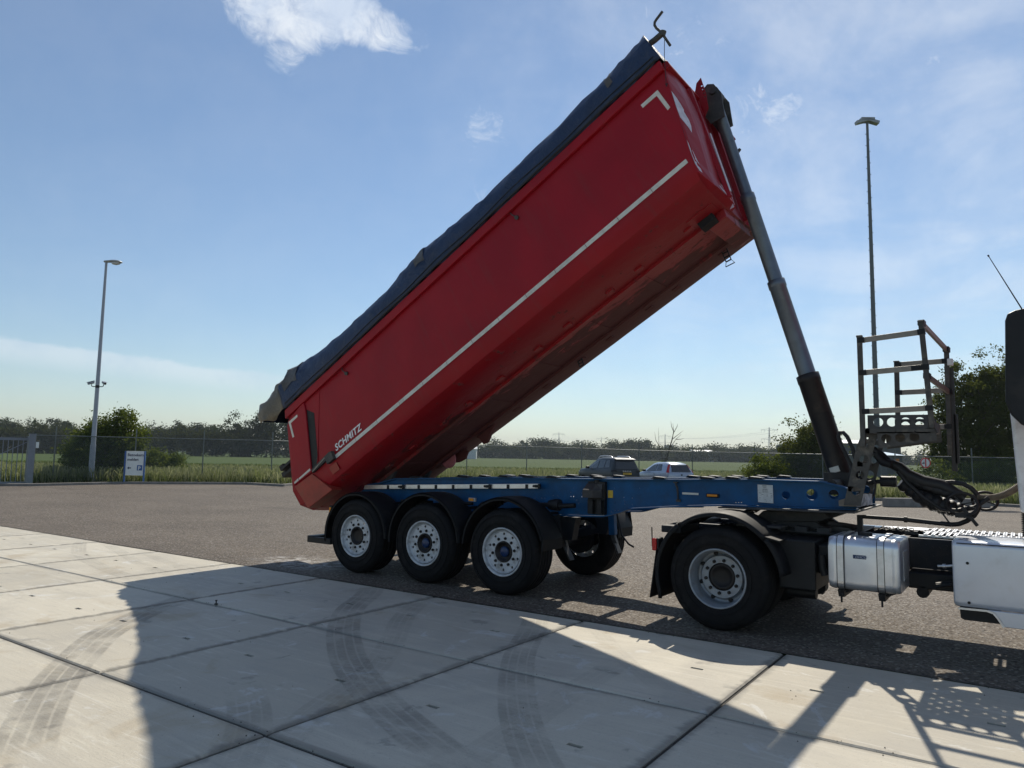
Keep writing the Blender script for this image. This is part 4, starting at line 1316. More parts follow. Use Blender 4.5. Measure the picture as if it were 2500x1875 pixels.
def tarp_ring(u, lift=0.0):
    wt = float(np.interp(u, [-1.05, -0.75, -0.1, 0.2, 0.62, 1.3, 2.18, 3.08, 3.28, 4.2, 5.4, 6.57, 6.75, 7.21], [2.12, 2.19, 2.32, 2.28, 2.18, 2.13, 2.11, 2.22, 2.21, 2.12, 2.12, 2.15, 2.18, 2.21]))
    wb = float(np.interp(u, [-1.05, -0.75, -0.5, -0.28, 0.1, 7.21], [1.76, 1.62, 1.56, 1.55, 1.56, 1.55]))
    out = []
    half = [(1.318, 0.0), (1.325, 0.14), (1.325, 0.34), (1.30, 0.50), (1.20, 0.70), (1.05, 0.87), (0.90, 0.96), (0.6, 1.03), (0.25, 1.07)]
    for side in (-1, 1):
        seq = half if side == -1 else list(reversed(half))
        for d, t in seq:
            w = wb + (wt - wb) * t
            wr = 0.010 * math.sin(u * 9 + t * 7) * math.sin(t * 5 + u * 3.1) + 0.010 * math.sin(u * 23 + t * 13)
            near = math.exp(-((u + 0.3) / 0.7) ** 2)
            wr += near * 0.03 * math.sin(u * 14 - t * 17)
            sag = -0.03 * math.sin(math.pi * min(1, max(0, (u - .2) / 2.9)) if u < 3.1 else math.pi * (u - 3.1) / 3.5) * (1 - abs(t - .6))
            dd = d + lift + wr * 0.7 + sag * 0.5
            out.append(T(u - (0.02 * t if u > 7 else 0), YC + side * dd, w + wr + lift))
    return out


def fine(us, n):
    r_ = []
    for a, c in zip(us[:-1], us[1:]):
        r_ += list(np.linspace(a, c, n, endpoint=False))
    return r_ + [us[-1]]


tb = MB().loft([tarp_ring(u) for u in fine([u for u in TU if u >= -0.26], 3)], closed=False, caps=False, smooth=True)
tarp = tb.build('tarpaulin', M['tarp'], body, fix=True)
so_ = tarp.modifiers.new('thickness', 'SOLIDIFY')
so_.thickness = 0.006
fb = MB().loft([tarp_ring(u, 0.002) for u in fine([u for u in TU if u <= -0.26], 4)], closed=False, caps=False, smooth=True)
flap = fb.build('tarpaulin_end_flap', M['flap'], body)
flap.modifiers.new('thickness', 'SOLIDIFY').thickness = 0.008
for u_ in (7.21, -0.82):
    e0 = tarp_ring(u_)
    MB().add(e0, [tuple(range(len(e0)))]).build('tarpaulin_end', M['tarp'], body, fix=False)
for us in ([3.06, 3.12, 3.18, 3.24], [-0.14, -0.02, 0.10, 0.20], [6.54, 6.58, 6.63]):
    rings = [tarp_ring(u, 0.008)[2:16] for u in us]
    MB().loft(rings, closed=False, caps=False, smooth=True).build('tarpaulin_patch', M['patch'], body)
cb = MB()
for y in (YC - 1.335, YC + 1.335):
    cb.tube([T(u, y + 0.004 * math.sin(u * 5), 1.635 + 0.012 * math.sin(u * 4.1)) for u in np.linspace(-0.2, 7.15, 40)], 0.007, 5)
    cb.tube([T(u, y + 0.002, 1.57 + 0.004 * math.sin(u * 6)) for u in np.linspace(-0.2, 7.15, 40)], 0.014, 5)
cb.build('tarpaulin_hem_cable', M['hose'], body)
# crank that winds the tarpaulin
ck = MB()
cy = 0.0
ck.tube([(4.60, cy, 6.55), (4.68, cy, 6.58), (4.775, cy, 6.63)], 0.035, 10)
ck.tube([(4.870, cy, 6.452), (4.80, cy, 6.58), (4.755, cy, 6.655), (4.70, cy, 6.72), (4.677, cy, 6.765), (4.68, cy, 6.80), (4.70, cy, 6.825), (4.778, cy, 6.90)], 0.016, 10)
ck.tube([(4.772, cy, 6.60), (4.79, cy, 6.655)], 0.036, 8)
ck.build('tarpaulin_crank', M['steelw'], body)
ch = MB().tube([(4.809, -0.02, 6.53), (4.836, -0.09, 6.27), (4.858, -0.09, 5.93)], 0.004, 5)
ch.tube([(4.845, -0.09, 5.95), (4.875, -0.09, 5.955), (4.858, -0.09, 5.92)], 0.006, 5)
ch.build('crank_cord', M['hose'], body)


# ---- chassis
def chassis():
    top = [(-0.75, 1.18), (-0.137, 1.258), (0.205, 1.338), (2.322, 1.417), (3.278, 1.431), (4.607, 1.465), (5.516, 1.495), (6.281, 1.498), (6.485, 1.448), (6.60, 1.40)]
    bot = [(6.60, 1.249), (6.034, 1.236), (5.205, 1.217), (4.661, 1.176), (4.067, 1.115), (3.96, 1.072), (3.731, 1.006), (3.524, 0.994), (2.883, 0.979), (1.5, 0.955), (0.2, 0.93), (-0.75, 0.90)]
    poly = top + bot
    holes = [circle(5.90, 1.352, 0.044, 16), circle(6.166, 1.369, 0.058, 18), circle(6.379, 1.379, 0.05, 16)]
    rl = random.Random(5)
    small = []
    for x0, z0 in ((2.98, 1.22), (3.05, 1.22), (3.08, 1.2), (3.28, 1.33), (3.24, 1.27), (3.24, 1.22), (3.28, 1.22), (3.4, 1.27), (3.4, 1.22), (3.33, 1.18), (3.36, 1.14), (3.27, 1.11), (3.31, 1.08), (3.2, 1.08),
                   (3.86, 1.35), (3.87, 1.17), (3.99, 1.24), (4.1, 1.24), (4.0, 1.19), (4.0, 1.16), (4.1, 1.16), (3.82, 1.06), (3.87, 1.07), (3.91, 1.08), (4.2, 1.36), (5.36, 1.25), (5.39, 1.252), (5.42, 1.254), (2.7, 1.18), (2.75, 1.18), (2.8, 1.18), (2.85, 1.18)):
        small.append(circle(x0, z0, 0.0085, 6))
    main = None
    for yy in (0.62, 1.72):
        b = MB().plate(poly, holes + small, lambda a, c: (a, yy, c), lambda a, c: (a, yy + 0.012, c))
        for line, dz in ((top, 1), (list(reversed(bot)), -1)):
            for (x0, z0), (x1, z1) in zip(line[:-1], line[1:]):
                z0b, z1b = z0 + dz * 0.002, z1 + dz * 0.002
                z0c, z1c = z0b + dz * 0.014, z1b + dz * 0.014
                b.hexa([(x0, yy - .055, z0b), (x1, yy - .055, z1b), (x1, yy + .085, z1b), (x0, yy + .085, z0b), (x0, yy - .055, z0c), (x1, yy - .055, z1c), (x1, yy + .085, z1c), (x0, yy + .085, z0c)])
        o = b.build('chassis_rail', M['blue'], trailer)
        main = main or o
    for x, z in ((-0.6, 1.05), (0.3, 1.1), (0.95, 1.12), (1.65, 1.15), (2.2, 1.15), (3.1, 1.15), (3.85, 1.2), (4.7, 1.28), (5.5, 1.32)):
        MB().tube([(x, 0.632, z), (x, 1.72, z)], 0.055, 12).build('cross_member', M['blue'], trailer)
    cm = MB().hexa([(5.6, 0.64, 1.245), (6.58, 0.64, 1.25), (6.58, 1.72, 1.25), (5.6, 1.72, 1.245), (5.6, 0.64, 1.262), (6.58, 0.64, 1.267), (6.58, 1.72, 1.267), (5.6, 1.72, 1.262)])
    cm.build('front_deck_plate', M['blue'], trailer)
    # coupling plate with the king pin, skid edge turned up
    cp = MB()
    cp.hexa([(5.25, 0.35, 1.192), (6.62, 0.35, 1.212), (6.62, 2.05, 1.212), (5.25, 2.05, 1.192), (5.25, 0.35, 1.205), (6.62, 0.35, 1.228), (6.62, 2.05, 1.228), (5.25, 2.05, 1.205)])
    cp.tube([(5.95, 1.2, 1.10), (5.95, 1.2, 1.2)], 0.05, 14)
    cp.build('coupling_plate', M['dgrey'], trailer)
    gus = MB().prism([(3.95, 1.06), (4.55, 1.165), (4.60, 1.10), (4.15, 1.075)], lambda a, c: (a, 1.65, c), lambda a, c: (a, 1.70, c))
    gus.build('gusset', M['black'], trailer)
    # aluminium guard strip with clips
    sr = MB().hexa([(-0.427, 0.535, 1.168), (2.815, 0.535, 1.302), (2.815, 0.555, 1.302), (-0.427, 0.555, 1.168), (-0.40, 0.535, 1.232), (2.815, 0.535, 1.366), (2.815, 0.555, 1.366), (-0.40, 0.555, 1.232)])
    strip = sr.build('guard_strip', M['alu'], trailer, bevel=0.004)
    cl = None
    for x in (0.10, 0.72, 1.05, 1.37, 1.69, 2.32, 2.62):
        z = 1.20 + (x + 0.427) / 3.242 * 0.134
        if cl is None:
            cl = MB().box((-0.02, -0.008, -0.03), (0.02, 0.006, 0.024)).build('strip_clip', M['black'], strip)
            cl.location = (x, 0.535, z)
        else:
            same(cl, strip, (x, 0.535, z))
    kn = None
    for x in (0.38, 1.98, 2.78):
        z = 1.20 + (x + 0.427) / 3.242 * 0.134
        k = MB().tube([(x - .05, 0.52, z), (x + .05, 0.52, z)], 0.016, 8).tube([(x, 0.535, z), (x, 0.50, z)], 0.02, 8).box((x + .03, 0.505, z - .03), (x + .06, 0.535, z + .03))
        k.build('strip_latch', M['black'], strip)
    # rubber pads on the rails
    pd = None
    for x in (0.62, 1.0, 1.52, 1.78, 2.22, 2.6, 2.98, 3.35, 3.66, 4.45, 4.70, 5.02, 5.32, 5.62):
        for yy, ok in ((0.60, x not in (1.0, 1.78, 3.35, 4.7)), (1.72, x not in (2.22, 3.66))):
            if not ok:
                continue
            z = float(np.interp(x, [p[0] for p in top], [p[1] for p in top])) + 0.017
            if pd is None:
                pd = MB().hexa([(-0.085, -0.07, 0), (0.085, -0.07, 0), (0.085, 0.07, 0), (-0.085, 0.07, 0), (-0.05, -0.06, 0.03), (0.075, -0.06, 0.022), (0.075, 0.06, 0.022), (-0.05, 0.06, 0.03)]).build('rest_pad', M['black'], trailer, bevel=0.004)
                o = pd
            else:
                o = same(pd, trailer)
                o.matrix_parent_inverse = pd.matrix_parent_inverse.copy()
            o.location = (x + rnd.uniform(-.03, .03), yy, z)
            o.rotation_euler = (0, 0, rnd.uniform(-.08, .08))
    # grey housing with a sloped hood, bracket behind it and a yellow plate
    bk = MB().box((3.53, 0.55, 1.02), (3.76, 0.617, 1.42))
    bk.box((3.55, 0.50, 1.03), (3.62, 0.55, 1.20)).box((3.68, 0.50, 1.03), (3.74, 0.55, 1.20)).tube([(3.64, 0.57, 1.44), (3.64, 0.57, 1.40)], 0.03, 8)
    bk.build('valve_bracket', M['black'], trailer)
    bxm = MB()
    sec0 = [(0.60, 1.395), (0.54, 1.395), (0.42, 1.315), (0.42, 1.225), (0.60, 1.225)]
    bxm.loft([[(3.52, y, z) for y, z in sec0], [(3.66, y, z) for y, z in sec0], [(3.735, y if y > .5 else .52, z) for y, z in sec0]])
    bxm.build('valve_box', M['dgrey'], trailer, bevel=0.005)
    MB().box((3.775, 0.612, 1.226), (3.842, 0.617, 1.318)).build('yellow_plate', M['yellow'], trailer)
    # hook, small tape, side marker, data sheet
    hk = MB().box((4.645, 0.575, 1.435), (4.69, 0.615, 1.452)).tube([(4.665, 0.59, 1.43), (4.69, 0.58, 1.39), (4.695, 0.585, 1.33), (4.69, 0.605, 1.25)], [0.012, 0.012, 0.011, 0.009], 8).box((4.665, 0.60, 1.222), (4.72, 0.617, 1.25))
    hk.build('rail_hook', M['dgrey'], trailer)
    MB().box((4.737, 0.614, 1.31), (4.932, 0.617, 1.333)).build('reflective_tape', M['tape'], trailer)
    sm = MB().box((5.03, 0.585, 1.292), (5.178, 0.612, 1.333)).build('side_marker_lamp', M['black'], trailer, bevel=0.006)
    MB().box((5.045, 0.577, 1.300), (5.163, 0.586, 1.326)).build('amber_lens', M['amber'], sm, bevel=0.004)
    sh = MB().hexa([(5.607, 0.612, 1.264), (5.77, 0.612, 1.258), (5.77, 0.616, 1.258), (5.607, 0.616, 1.264), (5.604, 0.612, 1.454), (5.766, 0.612, 1.452), (5.766, 0.616, 1.452), (5.604, 0.616, 1.454)])
    shet = sh.build('data_sheet', M['sheet'], trailer)
    pk = MB()
    pk.box((5.655, 0.609, 1.438), (5.70, 0.6115, 1.445)).box((5.665, 0.609, 1.422), (5.70, 0.6115, 1.426))
    for x in (5.66, 5.672, 5.69, 5.704):
        pk.box((x, 0.609, 1.368), (x + .003, 0.6115, 1.41))
    pk.box((5.66, 0.609, 1.405), (5.707, 0.6115, 1.409)).box((5.615, 0.609, 1.362), (5.645, 0.6115, 1.366)).box((5.735, 0.609, 1.362), (5.758, 0.6115, 1.365))
    for k in range(14):
        x, z = rl.uniform(5.615, 5.75), rl.uniform(1.272, 1.352)
        pk.box((x, 0.609, z), (x + rl.uniform(.004, .02), 0.6115, z + .003))
    pk.build('printed_drawing', M['ink'], shet)['kind'] = 'stuff'
    # small round black drum on the rail end and the amber lamp between the first two wheels
    for x in (0.55, 0.9, 1.62, 2.0):
        dr = MB().tube([(x, 0.36, 1.03 + .02 * x), (x + .24, 0.36, 1.035 + .02 * x)], 0.022, 10)
        dr.build('air_line', M['black'], trailer)
    for x in (1.55, 2.65):
        dr = MB().tube([(x + .45, 0.40, 1.04 + 0.02 * x), (x + .78, 0.40, 1.07 + .02 * x)], [0.03, 0.03], 10)
        dr.build('air_line', M['black'], trailer)
    dr = MB().tube([(2.82, 0.42, 1.10), (3.02, 0.42, 1.11), (3.05, 0.42, 1.11), (3.14, 0.42, 1.115), (3.20, 0.42, 1.115)], [0.028, 0.028, 0.06, 0.075, 0.072], 12)
    dr.build('brake_chamber', M['black'], trailer)
    ml = MB().box((1.83, 0.30, 1.10), (1.95, 0.33, 1.15)).build('side_marker_lamp', M['galv'], trailer, bevel=0.005)
    MB().box((1.845, 0.292, 1.108), (1.92, 0.302, 1.142)).build('amber_lens', M['amber'], ml)
    rm = MB().box((-0.61, 0.02, 0.80), (-0.55, 0.07, 0.93)).build('rear_marker_lamp', M['black'], trailer, bevel=0.006)
    MB().box((-0.597, 0.012, 0.815), (-0.563, 0.022, 0.905)).build('amber_lens', M['amber'], rm)
    # rear under-run bar
    ub = MB().box((-1.02, -0.03, 0.36), (-0.88, 2.43, 0.46))
    for y in (0.7, 1.62):
        ub.bar((-0.92, y, 0.46), (-0.55, y, 0.95), 0.07)
    ub.box((-0.90, -0.03, 0.36), (-0.5, 0.03, 0.45))
    ub.build('rear_bumper_bar', M['black'], trailer, bevel=0.012)
    return main


chassis()
# ---- running gear
for i, x in enumerate((0.0, 1.31, 2.62)):
    blue = i > 0
    make_wheel(trailer, (x, 0.0, 0.525), 0.53, 0.385, 0.035, blue_cap=blue)
    make_wheel(trailer, (x, 2.40, 0.525), 0.53, 0.385, 0.035, blue_cap=blue, flip=True)
    ax = MB().tube([(x, 0.2, 0.525), (x, 2.2, 0.525)], 0.068, 14)
    for s in (0.36, 2.04):
        ax.tube([(x, s, 0.525), (x, s + (0.12 if s < 1 else -.12), 0.525)], 0.20, 20)
        yb = 0.72 if s < 1 else 1.68
        ax.bar((x + 0.55, yb, 0.72), (x - 0.30, yb, 0.50), 0.09, 0.07)
        ax.tube([(x - 0.30, yb, 0.55), (x - 0.30, yb, 0.93)], [0.13, 0.14], 16)
        ax.prism([(x + .42, 0.95), (x + .68, 0.95), (x + .62, 0.66), (x + .50, 0.66)], lambda a, c: (a, yb - .07, c), lambda a, c: (a, yb + .07, c))
        ax.tube([(x + .1, yb + .12, .62), (x + .32, yb + .12, .70)], 0.075, 12)
    ax.build('axle', M['frame'], trailer)
    for y0, y1 in ((-0.03, 0.42), (1.98, 2.43)):
        r = 0.635
        cz = 0.53 + (0.03 if i else -0.02)
        a0, a1 = (2, 186) if i < 2 else (14, 178)
        if i == 0:
            a0, a1 = 2, 190
        fo = fender_mb(x, cz, y0, y1, r, a0, a1).build('wheel_fender', M['fender'], trailer)
    br = MB()
    for yy in (0.42, 1.98):
        br.tube([(x - .42, yy - .1, 1.0), (x - .42, 0.66 if yy < 1 else 1.72, 1.0)], 0.02, 8)
        br.tube([(x + .42, yy - .1, 1.0), (x + .42, 0.66 if yy < 1 else 1.72, 1.0)], 0.02, 8)
    br.build('fender_stay', M['black'], trailer)
# front flap of the leading fender and the mud flap behind it
for y0, y1 in ((-0.03, 0.42), (1.98, 2.43)):
    fl = MB().prism([(3.225, 0.72), (3.245, 0.72), (3.235, 0.585), (3.215, 0.585)], lambda a, c: (a, y0, c), lambda a, c: (a, y1, c))
    fl.build('fender_flap', M['fender'], trailer)
    wp = MB().prism([(3.10, 0.98), (3.20, 1.0), (3.24, 0.72), (3.22, 0.60), (3.15, 0.60)], lambda a, c: (a, y1 - .012, c), lambda a, c: (a, y1, c))
    wp.build('fender_side_plate', M['fender'], trailer)
# parking legs folded under the chassis
for (pts, foot) in (([(3.04, 0.75, 0.98), (3.055, 0.75, 0.68)], [(3.06, 0.75, 0.68), (3.10, 0.75, 0.56), (3.19, 0.75, 0.40)]),
                    ([(3.30, 1.65, 0.98), (3.32, 1.65, 0.66)], [(3.32, 1.65, 0.66), (3.36, 1.65, 0.55), (3.42, 1.65, 0.42)])):
    lg = MB().bar(pts[0], pts[1], 0.09, 0.09).build('parking_leg', M['blue'], trailer, bevel=0.008)
    ft = MB().bar(foot[0], foot[1], 0.055).bar(foot[1], foot[2], 0.11, 0.02, up=(1, 0, .5))
    ft.build('leg_foot', M['dgrey'], lg)
ho = MB().tube([(3.05, .70, 0.98), (3.10, .68, .85), (3.09, .68, .72), (3.14, .68, .60)], 0.012, 8).tube([(3.50, 1.4, 0.98), (3.60, 1.35, .70), (3.72, 1.3, .60), (3.84, 1.2, .58)], 0.012, 8)
ho.build('brake_hose', M['hose'], trailer)


# ---- telescopic ram
def ram():
    P = [np.array((6.396 - 0.2921 * (z_ - 1.40), 1.2, z_)) for z_ in (1.40, 2.70, 3.837, 4.95, 6.25)]
    d = (P[-1] - P[0]) / np.linalg.norm(P[-1] - P[0])
    rs = [0.122, 0.096, 0.083, 0.070]
    root = None
    for i in range(4):
        a, c = P[i], P[i + 1]
        b = MB().tube([a, c - d * .09, c - d * .085, c, c + d * 0.004], [rs[i], rs[i], rs[i] * (1.07 if i else 1.04), rs[i] * (1.07 if i else 1.04), rs[i] * .9], 28)
        if root is None:
            b.box((6.20, 1.02, 1.36), (6.50, 1.08, 1.60)).box((6.20, 1.32, 1.36), (6.50, 1.38, 1.60)).tube([(6.36, 0.64, 1.48), (6.36, 1.72, 1.48)], 0.05, 14)
            b.bar((6.46, 1.2, 1.42), (6.14, 1.2, 2.4), 0.09, 0.10)
            root = b.build('hydraulic_ram', M['ramdark'], trailer)
        else:
            b.build('ram_stage', M['ramsteel'], root)
    hd = MB().tube([P[-1] - d * .02, P[-1] + d * .10], 0.06, 16).tube([(4.985, 1.08, 6.33), (4.985, 1.32, 6.33)], 0.075, 16)
    hd.tube([P[4] - d * .75 + np.array([.05, .03, 0]), P[4] - d * .70 + np.array([.09, .05, 0])], 0.02, 6)
    hd.build('ram_eye', M['dgrey'], root)
    MB().bar((6.315, 1.074, 1.60), (6.295, 1.074, 1.66), 0.10, 0.012, up=(0, 1, 0)).build('ram_label', M['tape'], root)


ram()


# ---- service platform above the coupling
def platform():
    yn, yf = 0.33, 1.15
    pf = MB()
    # floor
    pf.box((6.74, yn, 2.02), (7.30, yf, 2.045))
    deck = pf.build('service_platform', M['steelw'], trailer)
    up = MB()
    h4 = [circle(6.86 + 0.118 * k, 2.108, 0.043, 18) for k in range(4)]
    up.plate([(6.765, 2.045), (7.285, 2.045), (7.285, 2.175), (6.765, 2.178)], h4, lambda a, c: (a, yn, c), lambda a, c: (a, yn + .006, c))
    up.build('toe_board', M['dgrey'], deck)
    up = MB().plate([(6.90, 2.045), (7.285, 2.045), (7.285, 2.175), (6.90, 2.178)], [circle(7.0 + .13 * k, 2.108, 0.043, 18) for k in range(3)], lambda a, c: (a, yf - .006, c), lambda a, c: (a, yf, c))
    up.build('toe_board', M['dgrey'], deck)
    lo = MB()
    h3 = [circle(6.925 + 0.12 * k, 1.950 + .007 * k, 0.043, 18) for k in range(3)]
    poly = [(6.845, 2.01), (7.345, 2.025), (7.352, 1.93), (6.86, 1.855)]
    for y in (yn, 0.85):
        lo.plate(poly, h3 if y < .5 else [], lambda a, c: (a, y, c), lambda a, c: (a, y + .006, c))
    for k in range(3):
        a = 6.85 + 0.165 * k
        lo.box((a, yn - 0.012, 2.012), (a + .155, yn + 0.02, 2.04))
    lo.hexa([(7.285, yn + .01, 1.99), (7.36, yn + .01, 2.0), (7.36, yn + .28, 2.0), (7.285, yn + .28, 1.99), (7.285, yn + .01, 2.14), (7.30, yn + .01, 2.14), (7.36, yn + .28, 2.09), (7.285, yn + .28, 2.14)])
    lo.build('platform_beam', M['steelw'], deck)
    # perforated checker floor seen in the shadow
    gr = MB()
    hs = []
    for i in range(9):
        for j in range(11):
            if (i + j) % 2 == 0:
                hs.append(circle(6.80 + .055 * i, yn + .06 + .07 * j, 0.013, 6))
    gr.plate([(6.745, yn + .01), (7.295, yn + .01), (7.295, yf - .01), (6.745, yf - .01)], hs, lambda a, c: (a, c, 2.047), lambda a, c: (a, c, 2.052))
    # (the deck itself is an open frame under the perforated sheet)
    gr.build('perforated_floor', M['steelw'], deck)
    me = MB()
    for a in ((6.74, yn), (6.74, yf - .04)):
        me.box((6.74, a[1], 2.0), (7.30, a[1] + .04, 2.045))
    me.box((6.74, yn, 2.0), (6.78, yf, 2.045)).box((7.26, yn, 2.0), (7.30, yf, 2.045))
    deck.data = me.mesh('service_platform')
    deck.data.materials.append(M['steelw'])
    # guard rails
    posts = {'a': ((6.72, yn, 1.87), (6.715, yn, 2.975)), 'b': ((7.315, yn, 2.05), (7.255, yn, 3.075)), 'c': ((6.93, yf, 2.05), (6.936, yf, 2.80)), 'd': ((7.395, yf, 1.80), (7.40, yf, 2.90))}
    for k, (p, q) in posts.items():
        b = MB().bar(p, q, 0.046, 0.046)
        b.bar(np.array(q) - (np.array(q) - p) * 0.02, q, 0.056, 0.056)
        b.build('rail_post', M['steelw'], deck, bevel=0.004)
    rails = [((6.735, yn, 2.925), (7.25, yn, 2.965)), ((6.745, yn, 2.60), (7.27, yn, 2.625)), ((6.76, yn, 2.215), (7.29, yn, 2.235)),
             ((6.955, yf, 2.76), (7.38, yf, 2.772)), ((6.955, yf, 2.46), (7.38, yf, 2.468)), ((6.955, yf, 2.09), (7.38, yf, 2.095)),
             ((7.262, yn + .03, 3.05), (7.40, yf - .02, 2.89)), ((7.29, yn + .03, 2.54), (7.405, yf - .02, 2.45))]
    for p, q in rails:
        b = MB().bar(p, q, 0.026, 0.052)
        b.build('guard_rail', M['rail'], deck, bevel=0.003)
        c_ = MB()
        dd = (np.array(q) - np.array(p)) / np.linalg.norm(np.array(q) - np.array(p))
        c_.bar(np.array(p) - dd * .04, np.array(p) + dd * .025, 0.056, 0.05)
        c_.build('rail_clamp', M['black'], deck)
        MB().bar(np.array(q) - dd * .025, np.array(q) + dd * .04, 0.056, 0.05).build('rail_clamp', M['black'], deck)
    MB().bar((7.16, yn - .002, 2.619), (7.275, yn - .002, 2.625), 0.03, 0.046).build('rail_sleeve', M['black'], deck)
    # ladder side channels at the far front corner and a work lamp
    ld = MB().box((7.405, yf + .0, 1.64), (7.455, yf + .03, 2.70)).box((7.44, yf + .0, 1.72), (7.475, yf + .04, 2.22))
    ld.build('ladder_channel', M['dgrey'], deck)
    wl = MB().box((7.405, yf - .06, 2.72), (7.455, yf + .02, 2.79)).build('work_lamp', M['white'], deck, bevel=0.006)
    # leaning support arms with round holes
    for y in (0.42, 0.98):
        a0, a1, b0, b1 = (6.515, 1.285), (6.665, 1.285), (6.845, 2.01), (6.70, 2.01)
        arm = MB()
        hs = []
        for t, r in ((0.2, 0.042), (0.42, 0.042), (0.64, 0.042), (0.82, 0.022)):
            cx = (a0[0] + a1[0]) / 2 + ((b0[0] + b1[0]) / 2 - (a0[0] + a1[0]) / 2) * t
            hs.append(circle(cx, 1.285 + 0.725 * t, r, 16))
        hs.append(circle(6.745, 1.955, .01, 8))
        arm.plate([a0, a1, (6.80, 1.86), b0, (6.78, 2.02), b1, (6.655, 1.90)], hs, lambda a, c: (a, y, c), lambda a, c: (a, y + .008, c))
        # folded edges
        arm.bar((a0[0] - .003, y + .03, a0[1]), (6.652, y + .03, 1.90), 0.06, 0.006, up=(1, 0, -.2))
        arm.build('support_arm', M['steelw'], deck)
    MB().bar((6.67, .42, 1.70), (6.67, .98, 1.70), 0.05).bar((6.58, .42, 1.45), (6.58, .98, 1.45), 0.05).build('arm_brace', M['steelw'], deck)
    # bent front step plate and a crumpled white plate
    sp = MB().hexa([(6.45, 0.50, 1.27), (6.61, 0.50, 1.275), (6.61, 0.62, 1.275), (6.45, 0.62, 1.27), (6.45, 0.49, 1.325), (6.61, 0.49, 1.39), (6.61, 0.62, 1.39), (6.45, 0.62, 1.325)])
    sp.build('front_step', M['rail'], trailer)
    cp = MB()
    xs = np.linspace(6.63, 6.755, 7)
    vs = []
    for i, x in enumerate(xs):
        for z in (1.275 + .004 * i, 1.33 + .003 * i, 1.40 + .001 * i):
            vs.append((x, 0.52 + .012 * math.sin(i * 2.1 + z * 40), z + .006 * math.sin(i * 3)))
    cp.add(vs, [(i * 3 + j, i * 3 + j + 1, i * 3 + j + 4, i * 3 + j + 3) for i in range(6) for j in range(2)])
    c2 = cp.build('creased_plate', mat('chipped_white_plate', (0.46, 0.44, 0.46), 0.5, var=0.2, scale=12, dirt=(0.05, 0.045, 0.045), dirt_amt=0.9), trailer)
    c2.modifiers.new('thickness', 'SOLIDIFY').thickness = 0.004
    # air filter cylinder and hydraulic hose loop
    af = MB().tube([(6.78, 0.9, 1.523), (6.93, 0.9, 1.523)], 0.055, 16).tube([(6.885, .9, 1.523), (6.895, .9, 1.523)], 0.059, 16).tube([(6.905, .9, 1.523), (6.915, .9, 1.523)], 0.059, 16)
    af.tube([(6.66, 0.9, 1.50), (6.70, .9, 1.512), (6.78, 0.9, 1.52)], 0.022, 10).tube([(6.698, .9, 1.512), (6.718, .9, 1.514)], 0.03, 10)
    af.tube([(6.60, .8, 1.56), (6.63, .85, 1.53), (6.66, .9, 1.50)], 0.018, 8)
    af.build('line_filter', M['black'], trailer)
    hs = MB().tube([(6.49, .9, 1.55), (6.515, 0.9, 1.66), (6.455, 0.9, 1.80), (6.40, 0.9, 1.92), (6.385, 0.9, 1.985), (6.40, .9, 2.03), (6.435, .9, 2.03), (6.474, 0.9, 1.985), (6.525, 0.9, 1.86), (6.55, 0.9, 1.743), (6.57, .9, 1.6)], 0.021, 12)
    hs.tube([(6.72, .6, 1.40), (6.735, .6, 1.36), (6.725, .6, 1.30), (6.70, .6, 1.29)], 0.011, 8).tube([(6.70, .7, 1.31), (6.75, .7, 1.40), (6.765, .7, 1.50), (6.74, .7, 1.54)], 0.010, 8)
    hs.build('hydraulic_hose', M['hose'], trailer)


platform()

# ------------------------------------------------------------------ the tractor unit
tractor = thing('tractor_unit', 'tractor unit coupled to the trailer, silver fuel tank and pale grey side skirt', 'truck', (7.0, 1.2, 0))
WX = 5.40


def rrect(y0, y1, z0, z1, r, n=6):
    out = []
    for cx, cz, a0 in ((y1 - r, z1 - r, 0), (y0 + r, z1 - r, 90), (y0 + r, z0 + r, 180), (y1 - r, z0 + r, 270)):
        for k in range(n + 1):
            a = R(a0 + 90 * k / n)
            out.append((cx + r * math.cos(a), cz + r * math.sin(a)))
    return out


